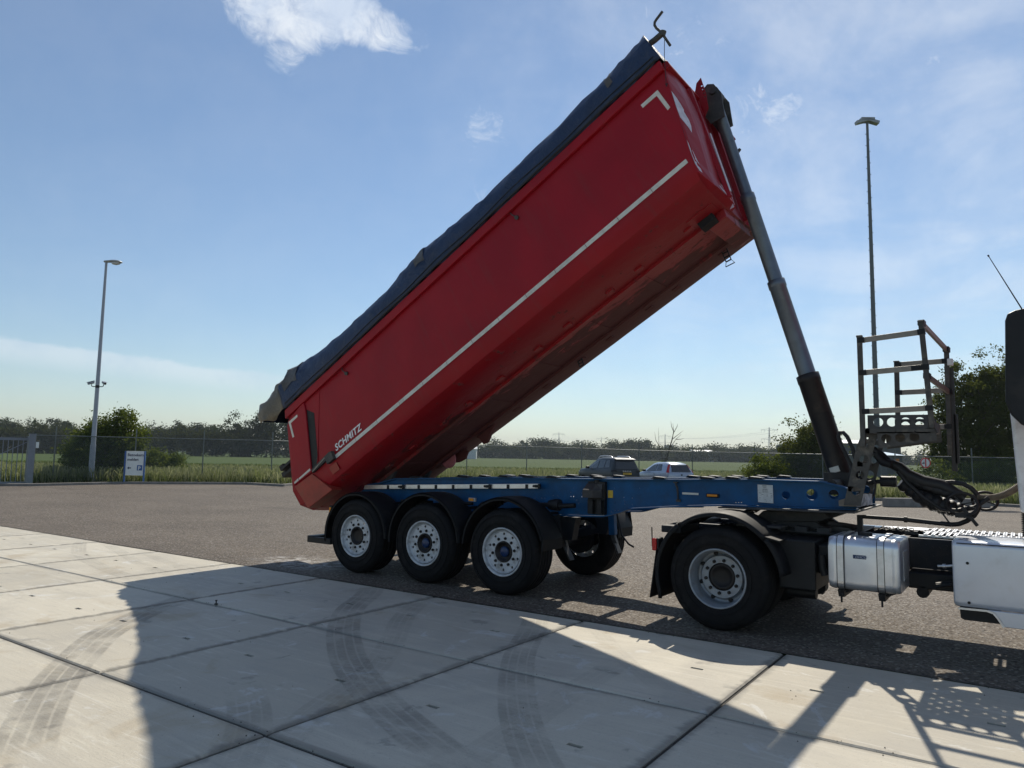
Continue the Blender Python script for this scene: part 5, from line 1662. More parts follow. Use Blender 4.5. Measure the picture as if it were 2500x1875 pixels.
def tractor_parts():
    b = MB()
    for y in (0.75, 1.57):
        b.box((4.78, y, 0.70), (10.3, y + 0.012, 0.968))
        b.box((4.78, y, 0.69), (10.3, y + 0.075, 0.70)).box((4.78, y, 0.968), (10.3, y + 0.075, 0.978))
    for x in (4.82, 5.9, 6.9, 7.6, 8.6, 9.7):
        b.box((x, 0.762, 0.73), (x + .08, 1.57, 0.94))
    b.build('frame_rail', M['frame'], tractor)
    rb = MB()
    for x, z in [(7.12, .92), (7.18, .92), (7.24, .9), (7.3, .9), (7.12, .84), (7.24, .82), (7.36, .84), (7.18, .78), (7.3, .76), (7.36, .92)]:
        rb.tube([(x, 0.752, z), (x, 0.742, z)], 0.011, 6)
    rb.build('frame_bolt', M['frame'], tractor, label=None)['kind'] = 'stuff'
    # driven axle
    ax = MB().tube([(WX, 0.2, 0.515), (WX, 2.2, 0.515)], 0.085, 14)
    ax.tube([(WX, 1.08, 0.52), (WX, 1.32, 0.52)], [0.21, 0.21], 20)
    for y in (0.62, 1.62):
        ax.tube([(WX + .45, y + .08, .50), (WX + .45, y + .08, .78)], [0.13, 0.14], 16).tube([(WX - .45, y + .08, .50), (WX - .45, y + .08, .78)], [0.13, 0.14], 16)
        ax.bar((WX - .55, y + .08, .47), (WX + .60, y + .08, .47), .09, .07)
        ax.bar((WX + .60, y + .08, .50), (WX + .86, y + .08, .40), .10, .12)
        ax.tube([(WX + .80, y + .02, .42), (WX + .80, y + .16, .42)], .075, 14)
    ax.tube([(WX, 1.2, .56), (7.4, 1.2, .70), (8.6, 1.2, .76)], .06, 12)
    ax.build('rear_axle', M['frame'], tractor)
    bb = MB().box((5.95, 0.10, 0.46), (6.30, 0.70, 0.94)).box((6.30, 0.2, 0.62), (6.42, 0.60, 0.90)).tube([(6.36, 0.12, 0.82), (6.36, 0.12, .70), (6.38, .12, .62)], 0.035, 10)
    bb.tube([(5.98, 0.35, 0.40), (6.25, 0.35, 0.40)], 0.06, 12)
    bb.build('air_tank_bracket', M['black'], tractor, bevel=0.015)
    lb = MB().box((7.05, 0.5, 0.53), (7.5, 1.5, 0.68)).tube([(7.17, .5, .50), (7.17, .9, .50)], 0.055, 12).tube([(7.3, .34, .60), (7.42, .34, .63)], .03, 8)
    lb.build('gearbox_end', M['black'], tractor, bevel=0.02)
    MB().tube([(7.32, .30, .78), (7.40, .28, .79), (7.45, .28, .80)], 0.012, 8).tube([(7.36, .29, .785), (7.385, .285, .788)], .02, 8).build('pipe_union', M['alu'], tractor)
    # wheels
    make_wheel(tractor, (WX, -0.129, 0.515), 0.52, 0.30, 0.155, rim_mat=M['galv_rim'])
    make_wheel(tractor, (WX, 0.215, 0.515), 0.52, 0.30, 0.035, rim_mat=M['galv_rim'])
    make_wheel(tractor, (WX, 2.529, 0.515), 0.52, 0.30, 0.155, rim_mat=M['galv_rim'], flip=True)
    make_wheel(tractor, (WX, 2.185, 0.515), 0.52, 0.30, 0.035, rim_mat=M['galv_rim'], flip=True)
    make_wheel(tractor, (9.15, -0.06, 0.515), 0.52, 0.31, 0.04, rim_mat=M['galv_rim'])
    make_wheel(tractor, (9.15, 2.46, 0.515), 0.52, 0.31, 0.04, rim_mat=M['galv_rim'], flip=True)
    # three-piece fenders with a flat crown
    for y0, y1 in ((-0.14, 0.50), (1.90, 2.54)):
        def sect(pts, name):
            m = MB()
            vs, fs = [], []
            prof = [(y0, -0.045), (y0 + .004, -0.01), (y0 + .03, 0.0), (y0 + .1, 0.006), ((y0 + y1) / 2, 0.008), (y1 - .1, 0.006), (y1 - .03, 0.0), (y1, -0.03)]
            n = len(prof)
            for i, (x, z) in enumerate(pts):
                q = pts[min(i + 1, len(pts) - 1)]
                p = pts[max(i - 1, 0)]
                t = Vector((q[0] - p[0], 0, q[1] - p[1])).normalized()
                nr = Vector((-t.z, 0, t.x))
                if nr.z < 0 and abs(nr.z) > 0.3 or (abs(nr.z) <= 0.3 and nr.x * (x - WX) < 0):
                    nr = -nr
                vs += [(x + nr.x * h, y, z + nr.z * h) for y, h in prof]
            for i in range(len(pts) - 1):
                fs += [(i * n + k, i * n + k + 1, (i + 1) * n + k + 1, (i + 1) * n + k) for k in range(n - 1)]
            m.add(vs, fs, True)
            o = m.build(name, M['fender'], tractor)
            o.modifiers.new('thickness', 'SOLIDIFY').thickness = 0.012
            return o
        cr = [(WX + 0.665 * math.cos(R(a)), 0.515 + 0.665 * math.sin(R(a))) for a in np.linspace(128, 42, 20)]
        sect(cr, 'rear_fender')
        rr_ = [(WX + 0.672 * math.cos(R(a)), 0.515 + 0.672 * math.sin(R(a))) for a in np.linspace(192, 129, 14)]
        sect([(4.765, 0.245), (4.755, .33)] + rr_, 'rear_fender_flap')
        sect([(WX + 0.672 * math.cos(R(a)), 0.515 + 0.672 * math.sin(R(a))) for a in np.linspace(41, 8, 10)], 'rear_fender_front')
        tr = MB().hexa([(5.88, y0 + .02, 0.95), (6.02, y0 + .02, 0.925), (6.02, y1, 0.925), (5.88, y1, 0.95), (5.88, y0 + .02, 0.972), (6.02, y0 + .02, 0.94), (6.02, y1, 0.94), (5.88, y1, 0.972)])
        tr.build('fender_ledge', M['fender'], tractor)
        fl = MB()
        xs = [4.70, 4.705, 4.74, 4.775]
        fl.hexa([(4.66, y0 + .01, .24), (4.672, y0 + .01, .24), (4.672, y1 - .1, .24), (4.66, y1 - .1, .24), (4.735, y0 + .01, .75), (4.747, y0 + .01, .75), (4.747, y1 - .1, .75), (4.735, y1 - .1, .75)])
        fl.build('mud_flap', M['rubber'], tractor)
        tl = MB().box((4.70, y0 + .03, .735), (4.76, y0 + .16, .87)).build('tail_lamp', M['black'], tractor, bevel=0.01)
        MB().box((4.685, y0 + .015, .735), (4.735, y0 + .14, .865)).build('red_lens', M['redlens'], tl, bevel=0.008)
    rod = MB().tube([(4.675, -.10, .98), (4.68, -.10, .78), (4.71, -.09, .74)], 0.007, 6)
    rod.build('marker_rod', M['black'], tractor)
    rc = MB().box((4.72, 0.35, 0.86), (4.84, 2.05, 1.0)).box((4.76, -0.05, 0.93), (4.98, 0.5, 1.005)).box((4.70, .3, .70), (4.78, 2.1, .85))
    rc.build('rear_cross_beam', M['frame'], tractor, bevel=0.012)
    # fifth wheel
    fw = MB()
    fw.prism([(5.50, 1.05), (5.62, 1.165), (6.25, 1.182), (6.32, 1.13), (6.2, 1.08), (5.7, 1.05)], lambda a, c: (a, 0.75, c), lambda a, c: (a, 1.65, c))
    for y in (0.78, 1.52):
        fw.prism([(5.65, 0.98), (6.3, 0.98), (6.12, 1.10), (5.82, 1.10)], lambda a, c: (a, y, c), lambda a, c: (a, y + .1, c))
    fw.box((5.45, 0.72, 0.98), (6.6, 1.68, 1.0))
    fw.tube([(6.25, .9, 1.06), (6.42, 1.0, 1.04), (6.5, 1.1, 1.02)], 0.03, 8)
    fw.build('fifth_wheel', M['dgrey'], tractor, bevel=0.01)
    rp = MB()
    for k in range(4):
        x = 5.55 + 0.22 * k
        rp.box((x, .60, .985), (x + .12, .72, 1.03))
    rp.box((5.3, 0.58, 0.972), (6.75, 0.76, 0.985)).box((5.5, 0.2, 1.03), (5.95, 0.5, 1.05))
    rp.build('mounting_plate', M['dgrey'], tractor)
    # fuel tank
    s0 = rrect(-0.10, 0.60, 0.535, 1.02, 0.085)
    tk = MB()
    rings = []
    for x, s in ((6.452, .90), (6.458, .955), (6.475, .985), (6.50, 1.0), (6.515, 1.0), (6.52, .99), (6.53, .99), (6.535, 1.0), (6.985, 1.0), (6.99, .99), (7.0, .99), (7.005, 1.0), (7.02, 1.0), (7.04, .985), (7.055, .955), (7.06, .90)):
        rings.append([(x, 0.25 + (y - .25) * s, .7775 + (z - .7775) * s) for y, z in s0])
    tk.loft(rings, smooth=True)
    tank = tk.build('fuel_tank', M['tankm'], tractor)
    tank.modifiers.new('edge', 'EDGE_SPLIT').split_angle = R(40)
    for x in (6.565, 6.905):
        st = MB()
        so1 = rrect(-0.106, 0.606, 0.529, 1.026, 0.09)
        so2 = rrect(-0.110, 0.610, 0.525, 1.030, 0.094)
        n = len(so1)
        for ring in (so2,):
            st.add([(x - .026, y, z) for y, z in so2] + [(x + .026, y, z) for y, z in so2], [(i, (i + 1) % n, n + (i + 1) % n, n + i) for i in range(n)])
        st.build('tank_strap', M['alu'], tank, fix=False)
        ed = MB()
        for xx in (x - .029, x + .029):
            ed.add([(xx - .003, y, z) for y, z in so2] + [(xx + .003, y, z) for y, z in so2], [(i, (i + 1) % n, n + (i + 1) % n, n + i) for i in range(n)])
        ed.build('strap_rubber', M['hose'], tank, fix=False)
        tb_ = MB().hexa([(x - .03, -.10, .535), (x + .03, -.10, .535), (x + .03, .5, .53), (x - .03, .5, .53), (x - .025, -.085, .47), (x + .025, -.085, .47), (x + .025, .6, .47), (x - .025, .6, .47)])
        tb_.tube([(x, -.085, .47), (x, -.085, .42)], .009, 6).hexa([(x - .02, .0, .53), (x + .10, .0, .53), (x + .10, .5, .53), (x - .02, .5, .53), (x - .02, .0, .49), (x + .03, .0, .50), (x + .03, .5, .50), (x - .02, .5, .49)])
        tb_.build('tank_bracket', M['black'], tank)
    MB().tube([(6.73, .22, 1.015), (6.73, .22, 1.05)], .065, 20).build('filler_cap', M['black'], tank, bevel=0.006)
    bd = MB().box((6.675, -.106, .832), (6.785, -.1, .866)).build('blue_badge', M['badge'], tank)
    text('DHCO', 'badge_lettering', 0.031, M['lampgrey'], frame_mtx((6.692, -.1065, .838), (1, 0, 0), (0, 0, 1)), bd, ext=0.0006, bold=0.0006, shear=0.3, sx=1.05)
    ep = MB().box((7.058, .12, .64), (7.066, .46, .90)).build('tank_end_plate', M['galv'], tank)
    # side skirt with step recess
    sk = MB()
    sc = rrect(-0.10, 0.62, 0.50, 1.06, 0.05)
    rings = []
    for x, s in ((7.462, .93), (7.466, .965), (7.478, .99), (7.50, 1.0), (8.30, 1.0), (8.62, 1.0)):
        rings.append([(x, 0.26 + (y - .26) * s, .78 + (z - .78) * s) for y, z in sc])
    sk.loft(rings, smooth=True)
    skirt = sk.build('side_skirt', M['silver'], tractor)
    skirt.modifiers.new('edge', 'EDGE_SPLIT').split_angle = R(40)
    lo = MB().prism([(7.50, .485), (7.505, .40), (7.53, .385), (7.80, .385), (7.765, .44), (7.735, .475), (7.70, .488)], lambda a, c: (a, -.03, c), lambda a, c: (a, .5, c))
    lo.build('step_recess', M['black'], skirt)
    tm = MB()
    path = [(7.495, .488), (7.70, .492), (7.745, .478), (7.775, .44), (7.815, .372)]
    for (x0, z0), (x1, z1) in zip(path[:-1], path[1:]):
        tm.bar((x0, -.085, z0), (x1, -.085, z1), .02, .016)
    tm.build('step_trim', M['alu'], skirt)
    lw = MB().prism([(7.70, .50), (7.75, .482), (7.79, .43), (7.82, .375), (8.62, .375), (8.62, .50)], lambda a, c: (a, -.098, c), lambda a, c: (a, -.06, c))
    lw.build('lower_skirt', M['silver'], skirt, bevel=0.006)
    for z in (.875, .545):
        MB().tube([(7.575, -.099, z), (7.575, -.107, z)], .012, 12).build('skirt_screw', M['black'], skirt)
    MB().box((7.50, -.103, 1.035), (8.62, -.10, 1.043)).build('skirt_seam', M['frame'], skirt)
    # catwalk slats
    cw = MB()
    for y in (0.99, 1.42, 1.86):
        cw.box((7.10, y, .975), (8.25, y + .05, .992))
    cat = cw.build('catwalk', M['alu'], tractor)
    sl0 = None
    for k in range(17):
        for j, (y0, y1) in enumerate(((1.0, 1.44), (1.47, 1.90))):
            x = 7.16 + 0.064 * k + 0.02 * j
            if sl0 is None:
                m_ = MB().box((-.017, -.215, 0), (.017, .215, .010))
                for q in np.linspace(-.19, .19, 9):
                    m_.box((-.006, q - .008, .010), (.006, q + .008, .014))
                sl0 = m_.build('catwalk_slat', M['alu'], cat)
                o = sl0
            else:
                o = same(sl0, cat)
            o.location = (x, (y0 + y1) / 2, .993)
    MB().box((6.45, 1.60, .985), (7.12, 1.85, .995)).box((6.9, 1.5, .995), (7.1, 1.85, 1.0)).build('catwalk_sheet', M['alu'], tractor)
    # standing hose arm with its curved end
    ha = MB().box((6.55, .87, .98), (6.60, .93, 1.165)).tube([(6.57, .9, 1.148), (6.62, .9, 1.150), (6.954, .9, 1.147), (7.0, .9, 1.147)], .020, 10)
    ha.tube([(6.99, .9, 1.147), (7.224, .9, 1.13), (7.398, .9, 1.121)], .024, 10).tube([(6.985, .9, 1.147), (7.015, .9, 1.146)], .031, 10)
    ha.tube([(7.398, .9, 1.121), (7.46, .9, 1.13), (7.528, .9, 1.164), (7.59, .9, 1.22), (7.63, .9, 1.29), (7.645, .9, 1.367), (7.62, .9, 1.43), (7.575, .9, 1.485), (7.51, .9, 1.52), (7.42, .9, 1.535), (7.30, .9, 1.52)], .023, 10)
    ha.bar((7.291, .9, 1.279), (7.395, .9, 1.116), .014)
    ha.build('hose_arm', M['hose'], tractor)
    cf = MB()
    r_ = random.Random(2)
    x, y, z = 6.72, .95, 1.02
    pts = [(6.70, .95, 1.01)]
    for k in range(26):
        a = k * 1.1
        pts.append((6.75 + .012 * k + .05 * math.cos(a), .95 + .05 * math.sin(a), 1.02 + .02 * (1 + math.sin(a * 1.7))))
    cf.tube(pts, .006, 6).box((6.98, .92, 1.0), (7.10, .98, 1.03)).tube([(7.1, .95, 1.02), (7.12, .93, 1.04)], .01, 6)
    cf.build('loose_cable', M['hose'], tractor)
    # cab: mostly right of the picture
    cb = MB()
    prof = [(8.35, 1.0), (8.35, 3.15), (8.55, 3.28), (9.9, 3.28), (10.38, 2.55), (10.52, 1.75), (10.55, .55), (9.78, .55), (9.72, .95), (9.50, 1.13), (9.15, 1.19), (8.80, 1.13), (8.58, .95), (8.54, 1.0)]
    cb.prism(prof, lambda a, c: (a, -.02, c), lambda a, c: (a, 2.42, c))
    cab = cb.build('cab', M['cabred'], tractor, bevel=0.05)
    for y in (-.026, 2.42):
        MB().prism([(9.0, 1.95), (9.0, 2.62), (9.95, 2.62), (10.22, 1.95)], lambda a, c: (a, y, c), lambda a, c: (a, y + .006, c)).build('side_window', M['glass'], cab)
        MB().box((9.05, y - .02, 1.62), (9.2, y + .02, 1.66)).build('door_handle', M['black'], cab)
    MB().hexa([(10.535, .05, 1.75), (10.535, 2.35, 1.75), (10.52, 2.35, 1.75), (10.52, .05, 1.75), (10.40, .12, 2.55), (10.40, 2.28, 2.55), (10.38, 2.28, 2.55), (10.38, .12, 2.55)]).build('windscreen', M['glass'], cab)
    MB().box((10.55, .15, .95), (10.60, 2.25, 1.55)).build('grille', M['black'], cab, bevel=0.02)
    for y in (.1, 1.9):
        MB().box((10.55, y, .65), (10.61, y + .4, .85)).build('headlight', M['glass'], cab, bevel=0.02)
    dfl = MB().prism([(8.06, 3.02), (8.10, 3.20), (8.6, 3.72), (9.4, 3.78), (9.95, 3.3), (9.9, 3.27), (8.4, 3.2)], lambda a, c: (a, .02, c), lambda a, c: (a, 2.38, c))
    dfl.build('roof_deflector', M['cabred'], cab, bevel=0.04)
    for y0 in (-0.06, 2.42):
        sx = MB()
        pr = [(7.925, 2.95), (7.945, 3.01), (8.0, 3.035), (8.40, 3.10), (8.40, 1.9), (8.12, 1.98), (8.0, 2.06), (7.935, 2.14), (7.90, 2.25)]
        sx.prism(pr, lambda a, c: (a, y0, c), lambda a, c: (a, y0 + .045, c))
        sx.build('side_deflector', M['black'], tractor, bevel=0.015)
    MB().tube([(7.825, -.04, 3.545), (8.10, -.02, 2.93)], [.003, .006], 6).tube([(7.825, -.04, 3.545), (7.832, -.04, 3.53)], .007, 6).build('antenna', M['hose'], tractor)
    ex = MB().hexa([(7.965, .26, 1.30), (8.2, .26, 1.30), (8.2, .62, 1.30), (7.965, .62, 1.30), (7.925, .26, 2.20), (8.16, .26, 2.20), (8.16, .62, 2.20), (7.925, .62, 2.20)])
    ex.build('air_intake_duct', M['white'], tractor, bevel=0.03)
    bl = MB()
    for k in range(14):
        bl.revolve([(.055, -.006), (.068, 0.0), (.055, .006)], 18, axis='Z')
        bl.v[-18 * 3:] = [(p[0] + 8.03, p[1] + .45, p[2] + 1.09 + .016 * k) for p in bl.v[-18 * 3:]]
    bl.tube([(8.05, .45, 1.0), (8.04, .45, 1.32)], .05, 14)
    bl.build('rubber_bellows', M['hose'], tractor)
    rw = MB().box((8.20, .1, 1.0), (8.34, 2.3, 1.2))
    rw.build('cab_rear_beam', M['frame'], tractor)


M['galv_rim'] = mat('silver_wheel_paint', (0.27, 0.30, 0.335), 0.42, 0.3, var=0.1, scale=16, dirt=(0.22, 0.19, 0.16), dirt_amt=0.6)
tractor_parts()


# ---- hoses and cables between trailer and tractor
def umbilicals():
    b = MB()
    path = [(6.72, .90, 1.86), (6.794, .9, 1.80), (6.862, .9, 1.717), (6.959, .9, 1.672), (7.033, .9, 1.596), (7.167, .9, 1.531), (7.333, .9, 1.499), (7.428, .9, 1.44), (7.52, .9, 1.38)]
    b.tube(path, [.03, .035, .045, .055, .06, .065, .06, .055, .05], 12)
    b.tube([(6.76, .88, 1.80), (6.82, .86, 1.72), (6.90, .84, 1.70)], .045, 10)
    rr = random.Random(9)
    for k in range(4):
        oy = -.04 + .03 * k
        pts = [(6.95, .9 + oy, 1.63), (7.03 + rr.uniform(-.02, .02), .9 + oy, 1.52), (7.16, .9 + oy * 1.5, 1.40 + rr.uniform(-.04, .04)), (7.32, .9 + oy, 1.28 + rr.uniform(-.02, .03)), (7.45, .9 + oy, 1.26), (7.60, .9 + oy, 1.30), (7.72, .9 + oy, 1.40)]
        b.tube(pts, .022, 8)
    tt = np.linspace(0, 1, 120)
    b.tube([(6.96 + .56 * t, .95 + .02 * math.sin(t * 9), 1.52 - .27 * t - .05 * math.sin(math.pi * t)) for t in tt], [.058 + .014 * abs(math.sin(t * 26)) + .02 * math.sin(math.pi * t) for t in tt], 10)
    b.tube([(7.0 + .45 * t, .90, 1.58 - .17 * t - .02 * math.sin(math.pi * t)) for t in tt], [.045 + .008 * abs(math.sin(t * 17)) for t in tt], 10)
    o = b.build('hose_bundle', M['hose'])
    tag(o, 'thick sagging bundle of black hoses and coils behind the raised platform', 'hose bundle')
    w = MB()
    pts = []
    for t in np.linspace(0, 1, 200):
        base = np.array([7.62 + .36 * t, .9, 1.40 + .13 * t - .05 * math.sin(math.pi * t)])
        pts.append(base)
    rs = [.027 + .006 * abs(math.sin(i * 0.55)) for i in range(200)]
    w.tube(pts, rs, 10)
    w = tag(w.build('wrapped_cable', M['wrap']), 'dusty pale wrapped cable leading to the cab at the right edge', 'cable')
    lp = MB()
    for cx, cz, r, y in ((7.50, 1.33, .13, .80), (7.68, 1.36, .105, 1.0)):
        pts = [(cx + r * math.cos(a), y + .02 * math.sin(a * 2), cz + r * .82 * math.sin(a)) for a in np.linspace(0, 2 * math.pi, 40)]
        lp.tube(pts, .014, 8, caps=False)
        for a in np.linspace(0.3, 5.9, 4):
            lp.bar((cx, y, cz), (cx + r * math.cos(a), y, cz + r * .82 * math.sin(a)), .012)
    lp.box((7.44, .78, 1.20), (7.56, .84, 1.25)).bar((7.5, .8, 1.3), (7.62, .8, 1.13), .03)
    tag(lp.build('hose_reel', M['hose']), 'pair of black spoked hose rings hanging under the pale cable', 'hose reel')


umbilicals()

# ------------------------------------------------------------------ vegetation
def leaf_cloud(name, blobs, n, size, material, parent=None, spread=0.35, seed=1, shell=0.55, flat=0.3, clumps=None, base=None):
    """leaf-sized faces in clumps through the volume of several ellipsoids"""
    g = np.random.default_rng(seed)
    vol = np.array([b[3] * b[4] * b[5] for b in blobs]) ** 0.7
    vol = vol / vol.sum()
    nc = clumps or max(20, n // 90)
    which = g.choice(len(blobs), nc, p=vol)
    bl = np.array(blobs)[which]
    d = g.normal(size=(nc, 3))
    d /= np.linalg.norm(d, axis=1)[:, None]
    rad = shell + (1 - shell) * g.random(nc) ** 0.7
    rad *= g.uniform(0.82, 1.14, nc)
    cen = bl[:, :3] + d * bl[:, 3:6] * rad[:, None]
    ci = g.integers(0, nc, n)
    csz = spread * g.uniform(0.5, 1.3, nc)
    pos = cen[ci] + g.normal(size=(n, 3)) * csz[ci][:, None] * np.array([1, 1, 0.75])
    pos[:, 2] = np.maximum(pos[:, 2], 0.03)
    # leaf frame
    nrm = g.normal(size=(n, 3)) + d[ci] * 0.7 + np.array([0, 0, flat])
    nrm /= np.linalg.norm(nrm, axis=1)[:, None]
    t = np.cross(nrm, g.normal(size=(n, 3)))
    t /= np.linalg.norm(t, axis=1)[:, None]
    s = np.cross(nrm, t)
    L = size * g.uniform(0.6, 1.35, n)[:, None]
    v = np.stack([pos - t * L * .5, pos + s * L * .28 + nrm * L * .08, pos + t * L * .5, pos - s * L * .28 + nrm * L * .08], 1).reshape(-1, 3)
    me = bpy.data.meshes.new(name)
    me.vertices.add(4 * n)
    me.vertices.foreach_set('co', v.astype(np.float32).ravel())
    me.loops.add(4 * n)
    me.loops.foreach_set('vertex_index', np.arange(4 * n, dtype=np.int32))
    me.polygons.add(n)
    me.polygons.foreach_set('loop_start', np.arange(0, 4 * n, 4, dtype=np.int32))
    me.polygons.foreach_set('loop_total', np.full(n, 4, dtype=np.int32))
    me.update(calc_edges=True)
    me.materials.append(material)
    o = bpy.data.objects.new(name, me)
    COL.objects.link(o)
    hang(o, parent)
    return o


def trunk(parent, base, h, r, spread, seed, nb=7, name='trunk', low=0.2):
    g = random.Random(seed)
    b = MB()
    x, y, z = base
    lean = (g.uniform(-.05, .05) * h, g.uniform(-.05, .05) * h)
    pts = [(x + lean[0] * t, y + lean[1] * t, z + h * t) for t in (0, .15, .4, .7, 1.0)]
    b.tube(pts, [r * 1.25, r, r * .75, r * .5, r * .15], 8)
    for k in range(nb):
        t = g.uniform(low, .85)
        a = g.uniform(0, 6.28)
        p0 = (x + lean[0] * t, y + lean[1] * t, z + h * t)
        L = spread * g.uniform(.5, 1.0)
        p1 = (p0[0] + L * .5 * math.cos(a), p0[1] + L * .5 * math.sin(a), p0[2] + h * .1)
        p2 = (p0[0] + L * math.cos(a), p0[1] + L * math.sin(a), p0[2] + h * g.uniform(.15, .3))
        b.tube([p0, p1, p2], [r * .4, r * .28, r * .08], 6)
    return b.build(name, M['bark'], parent)


def blades(name, pts, h, w, material, seed=1, lean=0.25, heads=0.0):
    """grass: bent blades, two triangles and a tip each"""
    g = np.random.default_rng(seed)
    n = len(pts)
    a = g.uniform(0, 2 * math.pi, n)
    hh = h * g.uniform(.55, 1.2, n)
    ww = w * g.uniform(.6, 1.3, n)
    ca, sa = np.cos(a), np.sin(a)
    lx, ly = g.normal(0, lean, n) * hh, g.normal(0, lean, n) * hh
    p = np.c_[pts, np.zeros(n)] if pts.shape[1] == 2 else pts
    side = np.c_[ca * ww / 2, sa * ww / 2, np.zeros(n)]
    mid = p + np.c_[lx * .35, ly * .35, hh * .55]
    tip = p + np.c_[lx, ly, hh]
    hs = np.where(g.random(n) < heads, 2.2, 0.5)[:, None]
    v = np.stack([p - side, p + side, mid + side * .8, tip + side * hs * .5, tip - side * hs * .5, mid - side * .8], 1).reshape(-1, 3)
    me = bpy.data.meshes.new(name)
    me.vertices.add(6 * n)
    me.vertices.foreach_set('co', v.astype(np.float32).ravel())
    idx = (np.arange(n)[:, None] * 6 + np.array([0, 1, 2, 5, 5, 2, 3, 4])).astype(np.int32)
    me.loops.add(8 * n)
    me.loops.foreach_set('vertex_index', idx.ravel())
    me.polygons.add(2 * n)
    me.polygons.foreach_set('loop_start', np.arange(0, 8 * n, 4, dtype=np.int32))
    me.polygons.foreach_set('loop_total', np.full(2 * n, 4, dtype=np.int32))
    me.update(calc_edges=True)
    me.materials.append(material)
    o = bpy.data.objects.new(name, me)
    COL.objects.link(o)
    return tag(o, kind='stuff')


RTH = RT[:2] / np.linalg.norm(RT[:2])
FWH = FW[:2] / np.linalg.norm(FW[:2])


def scatter(px0, px1, near, far, n, seed):
    """points on the ground between two depth curves (functions of the picture column)"""
    g = np.random.default_rng(seed)
    px = g.uniform(px0, px1, n)
    d0 = np.interp(px, *near)
    d1 = np.interp(px, *far)
    dep = d0 + (d1 - d0) * g.random(n)
    k = dep / (FW[:2] @ FWH)
    base = CAM[:2] + FWH * 0
    out = CAM[:2] + np.outer(dep, FW[:2]) + np.outer(dep * (px - 1250) / FPX, RT[:2])
    return out


# ---- verge strips beyond the kerb
kd = ([-600, 0, 78, 300, 600, 690, 800, 1000, 1300, 1600, 1800, 1850, 2000, 2170, 2450, 2700], [36.5, 36.2, 36.0, 37.4, 38.3, 38.0, 42.8, 44.3, 44.8, 45.3, 44.8, 36.6, 33.0, 32.6, 30.2, 28.3])
near_v = (kd[0], [d + .15 for d in kd[1]])
far_v = (kd[0], [d + 13 for d in kd[1]])
far_w = (kd[0], [d + 30 for d in kd[1]])
pxs = np.linspace(-600, 2700, 60)


def curve(c, off=0.0):
    return [ground(x, float(np.interp(x, *c)) + off)[:2] for x in pxs]


strip_between('verge', M['verge'], curve(near_v, -.08), curve(far_w), -0.02)
blades('tall_grass', scatter(-200, 2600, near_v, far_v, 90000, 21), 0.70, 0.035, M['grass'], 4, 0.22, 0.5)
blades('short_grass', scatter(-200, 2600, near_v, ([0, 2600], [47, 47]), 30000, 22), 0.38, 0.05, M['grass2'], 5, 0.4)
blades('field_edge_grass', scatter(-200, 2600, (kd[0], [d + 17 for d in kd[1]]), (kd[0], [d + 28 for d in kd[1]]), 50000, 23), 0.55, 0.08, M['grass2'], 6, 0.3)

# ---- far hedges
def hedge(name, label, px0, px1, dep, hgt, thick, n, size, seed, material):
    a, c = ground(px0, dep)[:2], ground(px1, dep)[:2]
    L = np.linalg.norm(c - a)
    m = max(3, int(L / (hgt * 0.8)))
    g = random.Random(seed)
    bl = []
    for i in range(m + 1):
        p = a + (c - a) * i / m
        hh = hgt * g.uniform(.9, 1.06)
        bl.append((p[0], p[1], hh * .5, L / m * .7, thick, hh * .5))
    o = leaf_cloud(name, bl, n, size, material, None, spread=size * 1.4, seed=seed, shell=.6)
    return tag(o, label, 'hedge')


hedge('hedge', 'long dark clipped hedge across the field on the left', -260, 990, 215, 7.5, 2.6, 46000, 0.8, 31, M['leaf_hedge'])
hedge('orchard_hedge', 'long dark green orchard row across the far field on the right', 960, 2250, 400, 6.6, 4.0, 46000, 1.15, 32, M['leaf_hedge'])

# ---- bushes and trees behind the fence
def bush(name, label, cat, px, dep, py_top, blobs, n, size, seed, material, tr=True, base_r=.09, spread=.3):
    """blobs are (sideways m, depth m, share of height, rx, ry, rz share)"""
    p = ground(px, dep)
    H = height(p, py_top)
    t = thing(name, label, cat, (p[0], p[1], 0))
    bl = []
    for s, f, hz, rx, ry, rz in blobs:
        c = p[:2] + RTH * s + FWH * f
        bl.append((c[0], c[1], hz * H, rx, ry, rz * H))
    leaf_cloud('crown', bl, n, size, material, t, spread=spread, seed=seed, shell=.5)
    if tr:
        trunk(t, (p[0], p[1], 0), H * .8, base_r, max(b[3] for b in blobs) * .9, seed)
    return t


bush('bush', 'large leafy bush behind the fence beside the grey lamp post', 'bush', 262, 39.5, 1003,
     [(-.5, 0, .42, 1.7, 1.5, .40), (.6, .2, .62, 1.1, 1.2, .34), (-1.3, .3, .35, 1.1, 1.2, .28), (1.0, 0, .45, .9, 1.0, .36), (.75, .1, .82, .55, .6, .22), (-.2, 0, .75, .8, .8, .17), (-1.0, 0, .16, 1.6, 1.2, .18), (.4, 0, .17, 1.8, 1.2, .2)], 26000, 0.15, 41, M['leaf_bush'], spread=.24)
bush('shrub', 'yellowish shrub growing right of the visitors sign', 'shrub', 395, 43, 1088,
     [(0, 0, .4, 1.1, 1.0, .42), (.8, 0, .3, .9, .8, .32), (-.6, 0, .5, .7, .7, .4)], 6000, 0.13, 42, M['leaf_bush'], tr=False, spread=.22)
bush('shrub', 'low round shrub in the dark field edge right of the lamp post', 'shrub', 425, 58, 1086,
     [(0, 0, .45, .8, .8, .45)], 1600, 0.16, 43, M['leaf_bush'], tr=False, spread=.2)
